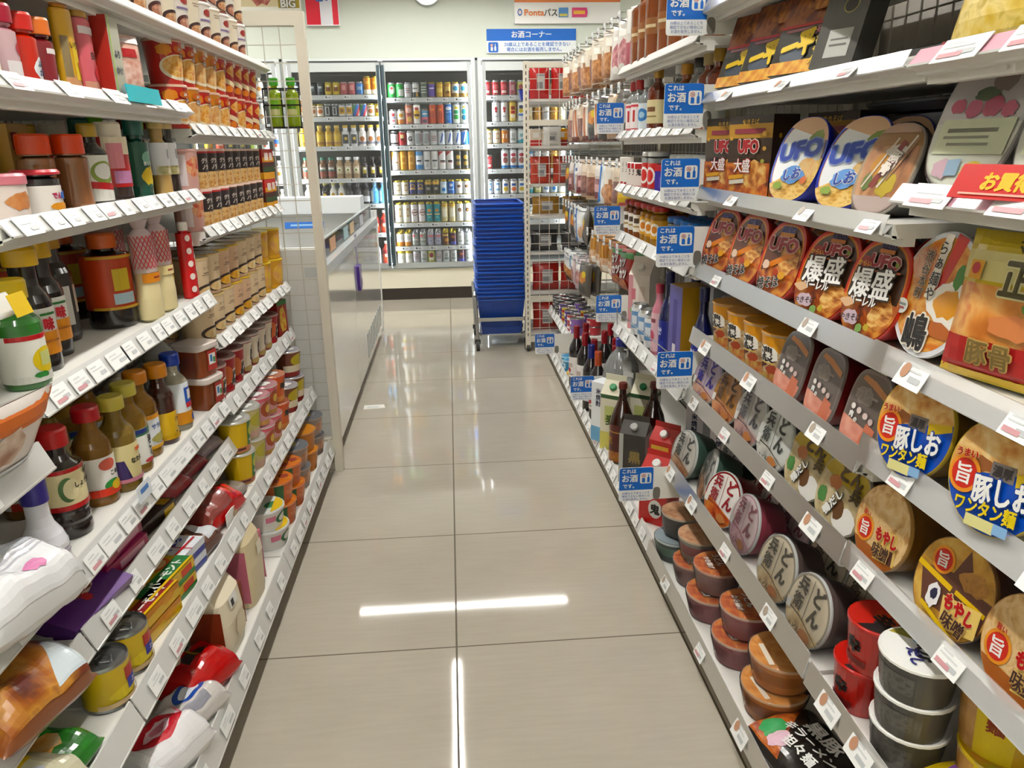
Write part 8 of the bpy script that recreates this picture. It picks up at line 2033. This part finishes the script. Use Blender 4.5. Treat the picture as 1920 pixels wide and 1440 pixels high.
# ---------------------------------------------------------------- hooks and hanging snacks
HK = B()
HK.tube([(0, .37, 0), (0, .02, 0), (0, .0, .004), (0, -.015, .016)], .0028, CHROME, 6)
HK.tube([(0, .37, .03), (0, -.005, .03)], .002, CHROME, 6)
HP = B()
HP.box(-.02, .02, -.008, -.006, -.004, .034, M('#e4e6e6', .35))
HP.art([('r', 0, .3, .6, .1, M('#b0b4b6')), ('r', .2, -.3, .4, .25, M('#7d8184'))], .02, .019, lambda u, v, l: (u, -.008 - l, v + .015))
HB = B()
HB.box(-.012, .012, .36, .372, -.02, .04, M('#9a9c9c', .35, 0, .6))
HOOK = Proto('peg_hook', 'hook', [('prong', HK), ('price_holder', HP), ('mount', HB)])
cream = M('#dccbb4', .35, .4)
SN = {
    'cream nut': pouch('snack_bag', .135, .185, .045, '#e2d6c4', [('h', 0, 1, .05, FOOD('#7a4a2c', '#b07a4a', '#c89a6a', scale=40)), ('r', 0, .5, .35, .2, M('#efe9de')), ('r', .3, .15, .2, .12, M('#9a6a4a')), ('h', 0, -1, -.86, M('#d8c8b4'))]),
    'dark jerky': pouch('snack_bag', .13, .18, .04, '#d6bfa4', [('h', 0, 1, .2, FOOD('#3a1f18', '#6a3a2a', '#8a5a44', scale=40)), ('r', 0, .6, .5, .2, M('#e4d2bc')), ('h', 0, 1, -.8, M('#c8a888'))]),
    'pink dried squid': pouch('snack_bag', .14, .2, .045, '#e0dad4', [('b', 0, -.25, .75, .6, FOOD('#7a3a44', '#b07078', '#d0a0a0', scale=34), 5), ('r', 0, .6, .5, .2, M('#eeeae4')), ('e', -.2, -.7, .3, .15, M('#e4e0d8'))]),
    'sausage stick': pouch('snack_bag', .105, .19, .035, '#cdbcae', [('r', -.15, -.05, .2, .85, FOOD('#8a4a22', '#b8702c', '#c88a44', scale=20, stretch=(1, 1, .3)), 6), ('r', .45, 0, .12, .8, M('#e2d8cc'), -4), ('h', 0, -1, -.75, M('#e6e0d8')), ('h', 0, 1, -.7, M('#6a3a2c'))]),
    'reddish meat': pouch('snack_bag', .13, .17, .04, '#cbb8b0', [('h', 0, 1, .1, FOOD('#4a2224', '#7a4044', '#9a6a64', scale=30)), ('r', 0, .55, .6, .3, M('#e6deda')), ('r', .1, -.4, .4, .2, M('#c8a09a')), ('h', 0, 1, -.85, M('#a8403c'))]),
    'dark olive': pouch('snack_bag', .13, .18, .045, '#4a453e', [('b', 0, .1, .6, .4, FOOD('#8a5a2a', '#c8863a', '#d8a04a', scale=20), 5), ('r', 0, -.6, .5, .2, M('#3a3832')), ('e', .3, .3, .3, .2, M('#d8c03a'))]),
    'white fish': pouch('snack_bag', .12, .17, .035, '#dfe0de', [('b', 0, -.3, .7, .5, FOOD('#8a8074', '#b8aea0', '#d0c8bc', scale=30), 4), ('r', -.6, .2, .2, .7, M('#3f7ab4')), ('r', .2, .5, .5, .3, M('#eef0f0')), ('r', .2, .45, .3, .1, M('#4a6a9a'))]),
    'blue edged': pouch('snack_bag', .12, .18, .035, '#e0e4e6', [('h', 1, 0, -.5, M('#2f7fc4')), ('b', .2, -.4, .5, .4, FOOD('#9a6a4a', '#c09a7a', '#d8c0a4', scale=30), 4), ('r', .2, .4, .4, .3, M('#f0f0ee'))]),
    'gold striped': pouch('snack_bag', .1, .16, .04, '#a8762c', [('r', -.5, .3, .18, .7, M('#c8963c')), ('r', .1, .3, .18, .7, M('#c8963c')), ('h', 0, 1, -.1, FOOD('#8a4a2a', '#d8c0a4', '#b0703a', scale=40)), ('r', .3, -.7, .5, .2, M('#e4dcd0'))]),
    'red katsu': pouch('snack_bag', .14, .165, .04, '#8f2420', [('h', 0, -1, -.6, M('#3a6a3a')), ('t', 'カツ', -.1, .35, .5, W_, 8, M('#5a1512'), .05, .9), ('t', 'カツ', .15, -.2, .5, W_, 8, M('#5a1512'), .05, .9), ('b', .2, -.75, .6, .3, FOOD('#8a4a22', '#b8743a', '#6a2f1a', scale=30), 4)]),
    'nut mix': pouch('snack_bag', .135, .17, .04, '#e4e4e2', [('h', .2, 1, -.1, FOOD('#5a3a24', '#a8743a', '#c89a5a', scale=44)), ('r', .4, .5, .06, .5, M('#5aa0c8')), ('t', 'ナッツ', -.1, .55, .3, M('#4a6a8a'), 0, None, .02), ('h', .3, 1, -.75, M('#4a2f24'))]),
    'rose ham': pouch('snack_bag', .14, .175, .04, '#cfc0c2', [('h', 1, 0, -.6, M('#d88a9a')), ('b', .1, -.2, .6, .5, FOOD('#7a4a44', '#b08078', '#c8a8a0', scale=30), 5), ('r', .2, .55, .5, .2, M('#ecE8e6'))]),
    'red white': pouch('snack_bag', .12, .16, .04, '#c42c30', [('h', 0, 1, -.2, M('#e2c02a')), ('b', 0, .3, .5, .4, M('#e0d0c0'), 4), ('e', -.5, 0, .2, .5, M('#e0c8a4'))]),
}
rows = [  # z of the hook, x of the tip, bay y-range, kinds
    (1.685, .685, YR[3] + .06, YR[4] - .03, 6, ['pink dried squid', 'pink dried squid', 'cream nut', 'cream nut', 'cream nut', 'dark jerky']),
    (1.685, .685, YR[4] + .06, YR[5] - .12, 6, ['cream nut', 'dark jerky', 'cream nut', 'cream nut', 'dark jerky', 'cream nut']),
    (1.442, .69, YR[3] + .06, YR[4] - .03, 6, ['dark olive', 'dark olive', 'dark jerky', 'dark olive', 'sausage stick', 'dark olive']),
    (1.442, .69, YR[4] + .06, YR[5] - .12, 6, ['sausage stick', 'dark jerky', 'sausage stick', 'sausage stick', 'dark jerky', 'sausage stick']),
    (1.165, .69, YR[3] + .06, YR[4] - .03, 6, ['red white', 'dark jerky', 'cream nut', 'blue edged', 'reddish meat', 'dark jerky']),
    (1.165, .69, YR[4] + .06, YR[5] - .12, 6, ['dark jerky', 'reddish meat', 'white fish', 'dark jerky', 'reddish meat', 'dark olive']),
    (.835, .70, YR[3] + .06, YR[4] - .03, 6, ['red katsu', 'red katsu', 'gold striped', 'gold striped', 'gold striped', 'gold striped']),
    (.925, .69, YR[4] + .06, YR[5] - .12, 6, ['dark olive', 'blue edged', 'white fish', 'dark olive', 'white fish', 'dark olive']),
    (.66, .68, YR[4] + .02, YR[5] - .12, 5, ['dark olive', 'rose ham', 'rose ham', 'nut mix', 'nut mix']),
]
rn = random.Random(5)
RN = ['top', 'top', 'second', 'second', 'third', 'third', 'lowest', 'fourth', 'lowest']
for ri, (z, x, y0, y1, n, kinds) in enumerate(rows):
    bay = 'near snack bay' if y0 < YR[4] - .2 else 'far snack bay'
    for i in range(n):
        y = y0 + (y1 - y0) * (i + .5) / n
        HOOK.put(at(x, y, z, RZ), 'chrome peg hook with price holder, %s along the %s row, %s' % (ORD[i], RN[ri], bay), 'chrome peg hooks')
        k = kinds[i]
        me = SN[k].parts[0][1]
        h = max(v.co.z for v in me.vertices)
        for d in range(3 if ri < 6 else 2):
            SN[k].put(at(x + .035 + d * .05, y + rn.uniform(-.006, .006), z - h + .012, RZ + rn.uniform(-.1, .5), rn.uniform(-.08, .06)),
                      '%s bag, %s on the %s hook, %s row, %s' % (k, ('front', 'second', 'third')[d], ORD[i], RN[ri], bay), 'hanging snack bags')
# tins and cups at the foot of the far snack bay
ST = CANS['white grey'].parts[0][1]


def small_tin(c, lab, h=.045, r=.038):
    b = B()
    rm = M('#a9abab', .25, 0, .9)
    b.lathe([(r * .96, 0), (r, .002), (r, h - .003), (r * .97, h), (r * .93, h - .003), (r * .5, h - .002)], [rm, M(c, .35, .3), rm, rm, rm], 22)
    b.art(lab, r * 1.3, h * .4, wrapz(lambda z: r, h / 2), None, (.01, 0))
    return Proto('food_tin', 'tin', [('tin', b)])


tn = [small_tin('#8a6aa8', [('e', 0, 0, .4, .6, W_)]), small_tin('#b84a50', [('r', 0, 0, .6, .4, M('#e4d8d0'))]), small_tin('#2c2a2a', [('r', 0, 0, .6, .4, M('#8a8a84'))], .03, .046), small_tin('#c8b04a', [('r', 0, 0, .6, .4, M('#a83a2a'))]), small_tin('#5a4a84', [('e', 0, 0, .4, .6, M('#e4d8d0'))])]
k = 0
for i, y in enumerate((3.86, 3.96, 4.06, 4.16, 4.27, 4.38, 4.49)):
    for x in (.675, .765):
        for lv in range(3 if i > 4 else 2):
            p = tn[2] if i > 4 else tn[(i + (x > .7)) % 5 if (i + (x > .7)) % 5 != 2 else 4]
            p.put(at(x, y, ZR['t2'] + .001 + lv * (.0315 if i > 4 else .0465), RZ), '%s tin, %s pile from the wine, %s row, %s up' % (('black lidded' if i > 4 else 'coloured'), ORD[i], ('front', 'back')[x > .7], ORD[lv]), 'tins at the foot of the snack bay')
PC = cup('pale_cup', .036, .075, '#c9c8c6', [('r', 0, 0, .5, .5, M('#e2e2de'))], M('#a8aaa8', .3, 0, .6), [('e', 0, 0, .8, .8, M('#8f918f'))], .9, 'cup')
BC_ = cup('pale_cup', .036, .06, '#4aa0cc', [('r', 0, 0, .5, .5, M('#cfe2ea'))], M('#7ab8d8'), [('e', 0, 0, .8, .8, M('#4a90b8'))], .9, 'cup')
for i, y in enumerate((3.83, 3.91, 3.99, 4.07, 4.15, 4.23, 4.31, 4.39)):
    for x in (.635, .715):
        (BC_ if (i < 2 and x < .7) else PC).put(at(x, y, ZR['t1'] + .001, RZ), '%s cup with foil lid on the base shelf, %s from the wine, %s row' % (('blue' if (i < 2 and x < .7) else 'pale grey'), ORD[i], ('front', 'back')[x > .7]), 'foil lidded cups')
Rput(sack('snack_packet', .1, .08, .03, '#d8b84a', [('bg', M('#d8bc4a', .3, .4)), ('b', 0, 0, .5, .5, M('#c8803a'), 3)], 'packet'), .65, 3.72, ZR['s1'], 'small yellow packet lying before the pale tins', None, .3)

# ---------------------------------------------------------------- end shelves behind the slotted wire panel
eb = B()
ew = [1.515, 1.25, 1.03, .842, .62, .37, .11]
for z in ew:
    eb.box(.512, 1.34, 4.68, 5.02, z - .015, z, M('#d8d6d0', .45))
    eb.box(.512, 1.34, 5.02, 5.03, z - .03, z + .01, M('#d4d4d0', .35))
er = Proto('end_shelf', 'shelf', [('boards', eb)]).put(Matrix.Identity(4), 'white end shelves behind the slotted wire panel')


def lab_pack(c, w, h, t=.05):
    return pouch('end_packet', w, h, t, c, [('r', .1, .0, .42, .5, M('#c2c0bf')), ('r', .1, .4, .4, .06, M('#8a8a8c')), ('r', .1, .2, .4, .04, M('#9a9a9c')), ('r', .0, -.2, .3, .2, M('#7d7d80'))], 'packet')


RDB, WHP, OGB, BKP, RED2, BRB = lab_pack('#b3161c', .12, .19), lab_pack('#d8d6d2', .11, .11, .03), lab_pack('#b8442a', .13, .16), lab_pack('#2c2b2c', .17, .13, .06), lab_pack('#a8281c', .17, .18, .07), lab_pack('#a8823a', .17, .11, .06)
for p, x, z, lab in ((RDB, .585, ew[0], 'red packet with white back label on the top end shelf, nearer the baskets'), (RDB, .715, ew[0], 'red packet with white back label on the top end shelf, nearer the snacks'), (RDB, .85, ew[0], 'red packet on the top end shelf behind the hanging bags'),
                     (OGB, .59, ew[2], 'orange red packet on the third end shelf, nearer the baskets'), (OGB, .73, ew[2], 'orange red packet on the third end shelf, nearer the snacks'), (WHP, .66, ew[1] + .0, 'grey white packet on the second end shelf'),
                     (BRB, .62, ew[3], 'yellow brown packet on the fourth end shelf'), (BRB, .81, ew[3], 'yellow brown packet on the fourth end shelf behind the snacks'), (BKP, .61, ew[4], 'black packet on the fifth end shelf, nearer the baskets'), (BKP, .80, ew[4], 'black packet on the fifth end shelf, nearer the snacks'),
                     (RED2, .62, ew[5], 'large red packet on the sixth end shelf, nearer the baskets'), (RED2, .80, ew[5], 'large red packet on the sixth end shelf, nearer the snacks'), (RED2, .62, ew[6], 'large red packet on the lowest end shelf, nearer the baskets'), (RED2, .80, ew[6], 'large red packet on the lowest end shelf, nearer the snacks')):
    p.put(at(x, 4.76, z + .001), lab, 'packets on the end shelves')
for i, (x, c) in enumerate(((.57, '#c8b8a4'), (.65, '#d8b03a'), (.73, '#e0a02a'))):
    carton('end_box', .07, .05, .1, c, [('h', 0, 1, -.3, M('#a8302a')), ('r', 0, .3, .5, .3, M('#d8d4cc'))], (), 'box').put(at(x, 4.86, ew[1] + .001), 'small bright box on the second end shelf, %s from the baskets' % ORD[i], 'small bright boxes')
bt = B()
bt.rings([[(x * s, y * s, z) for x, y in sup(.09, .06, 6, 24)] for s, z in ((.85, 0), (1, .06), (1.06, .064))], M('#1c2f8c', .35, .2), None, True, False)
bt.rings([[(x * s, y * s, z) for x, y in sup(.09, .06, 6, 24)] for s, z in ((1.0, .063), (.82, .004))], M('#1c2f8c', .35, .2), None, False, True)
Proto('plastic_tray', 'tray', [('tray', bt)]).put(at(.56, 4.9, ew[0] - .0 + .001), 'small blue plastic tray on the top end shelf')

# ---------------------------------------------------------------- bottles in the coolers
def drink(c, cap, cmds, H=.165, R=.03, neck=.012, sh=.62, lab=None, capr=None, labz=(.12, .6), caph=.022):
    return bottle('drink_bottle', H, R, M(c, .15, .4), cap, (lab or c, cmds), neck, sh, caph, capr, labz, 'bottle')


DB = {
    'gold topped yellow': drink('#c8a63a', '#d8bc5a', [('e', 0, .3, .5, .4, M('#e0c02a')), ('h', 0, 1, -.5, M('#a8803a'))], .17, .033, .02, .66, '#d2b548', .022),
    'black and silver': drink('#c8cccc', '#c8a83a', [('r', 0, 0, .6, .9, M('#22262a')), ('e', .1, .1, .3, .3, M('#c8a82a'))], .17, .033, .02, .66, '#c8cccc', .022),
    'white and brown': drink('#e6e2da', '#d8bc5a', [('e', 0, .0, .5, .5, M('#a8703a')), ('h', 0, 1, -.5, M('#7a7a88'))], .17, .033, .02, .66, '#e6e2da', .022),
    'green capped coffee': drink('#7a5a42', '#1f6a52', [('h', 0, 1, .0, M('#8a4a3a')), ('r', 0, .5, .6, .25, M('#d0c8bc')), ('r', 0, .2, .5, .15, M('#3a6a5a'))], .175, .031, .018, .68, '#6a5a48', .02),
    'white capped coffee': drink('#b09878', '#e4e6e4', [('e', 0, .3, .5, .45, M('#e4e0d0')), ('e', 0, .2, .3, .25, M('#8a9a4a')), ('h', 0, 1, -.5, M('#9a8260'))], .175, .031, .018, .68, '#c8b698', .02),
    'dark coffee': drink('#1f1814', '#2a2422', [('r', 0, .1, .4, .6, M('#b8a84a')), ('r', .1, .4, .3, .2, M('#dcdcd8'))], .175, .03, .013, .62, '#2c2420'),
    'yellow capped black': drink('#26221c', '#d8cc6a', [('e', 0, .3, .4, .35, M('#d8b81e')), ('r', 0, -.4, .5, .1, M('#8a8a84'))], .185, .032, .012, .6, '#2a2622'),
    'yellow capped white': drink('#d8d6ca', '#d8cc6a', [('e', 0, .4, .4, .35, M('#d8b02a')), ('r', 0, -.3, .5, .2, M('#8a8a7a')), ('e', 0, -.7, .3, .2, M('#4a4a48'))], .185, .032, .012, .6, '#e4e2d8'),
    'dark capped': drink('#33302e', '#4a4a4c', [('h', 0, 1, .1, M('#dcdee0'))], .18, .032, .012, .6, '#4a4846'),
    'light blue': drink('#8ac0e0', '#7a98ac', [('r', .2, 0, .5, 1, M('#5aaee0')), ('r', -.5, 0, .3, 1, M('#d4e8f2'))], .18, .034, .013, .58, '#9cd0ec'),
    'red tea': drink('#c8503a', '#d8d4d0', [('h', 0, -1, -.2, M('#8a2a2a')), ('r', .2, .0, .5, .3, M('#e4c8b0'))], .19, .034, .013, .6, '#d0603c'),
    'green tea': drink('#8aa83a', '#6ac02a', [('r', 0, 0, .5, 1, M('#c8e05a')), ('r', .4, 0, .3, 1, M('#e8f0d0'))], .195, .032, .012, .62, '#a0c83a'),
    'orange white': drink('#e4dcc8', '#e6e6e4', [('e', 0, .1, .5, .4, M('#d89a4a'))], .17, .03, .012, .62, '#e6e0d2'),
    'clear white': drink('#dfe6e8', '#e6eaea', [('r', 0, .2, .6, .4, M('#3a6ab0')), ('e', 0, -.4, .3, .3, M('#c86a3a'))], .19, .031, .012, .62, '#e4eaec'),
}


def bottle_row(keys, x0, x1, z, where, si, deep=2):
    n = len(keys)
    for i, k in enumerate(keys):
        x = x0 + (x1 - x0) * (i + .5) / n
        for d in range(deep):
            DB[k].put((x, 6.65 + .075 * d, z + .001), '%s bottle, %s from left, %s row, %s shelf %s' % (k, ORD[i], ('front', 'second', 'third', 'fourth')[d], ORD[si], where), 'drink bottles ' + where)


g1 = ['gold topped yellow', 'black and silver', 'white and brown']
bottle_row([g1[0]] * 5 + [g1[1]] * 2 + [g1[2]] * 3, -1.19, -.50, D1[2], 'at the ' + CD, 2, 1)
bottle_row(['green capped coffee'] * 4 + ['white capped coffee'] * 3 + ['dark coffee'] * 3, -1.19, -.50, D1[3], 'at the ' + CD, 3, 2)
bottle_row(['orange white', 'yellow capped black', 'yellow capped black', 'yellow capped white', 'yellow capped white', 'dark capped', 'dark capped', 'dark capped', 'light blue', 'light blue'], -1.19, -.50, D1[4], 'at the ' + CD, 4, 3)
bottle_row(['clear white', 'clear white', 'red tea', 'orange white', 'clear white', 'red tea', 'red tea', 'red tea', 'red tea'], -1.19, -.50, D1[5], 'at the ' + CD, 5, 1)
bottle_row(['clear white', 'red tea', 'clear white', 'red tea', 'orange white', 'clear white', 'red tea', 'clear white', 'red tea'], -1.19, -.50, D1[6], 'at the ' + CD, 6, 1)
PD = 'behind the wire panel'
for si, ks in enumerate((['orange white', 'clear white', 'green tea', 'dark coffee', 'orange white', 'orange white', 'orange white'], ['dark coffee', 'orange white', 'clear white', 'clear white', 'light blue', 'orange white', 'clear white'], ['gold topped yellow', 'red tea', 'dark coffee', 'dark coffee', 'green tea', 'clear white', 'clear white'], ['green tea', 'clear white', 'clear white', 'orange white', 'clear white', 'clear white', 'orange white'], ['green tea', 'green tea', 'green tea', 'clear white', 'green tea', 'orange white', 'orange white'])):
    bottle_row(ks, -1.97, -1.33, D0[si], PD, si, 1)
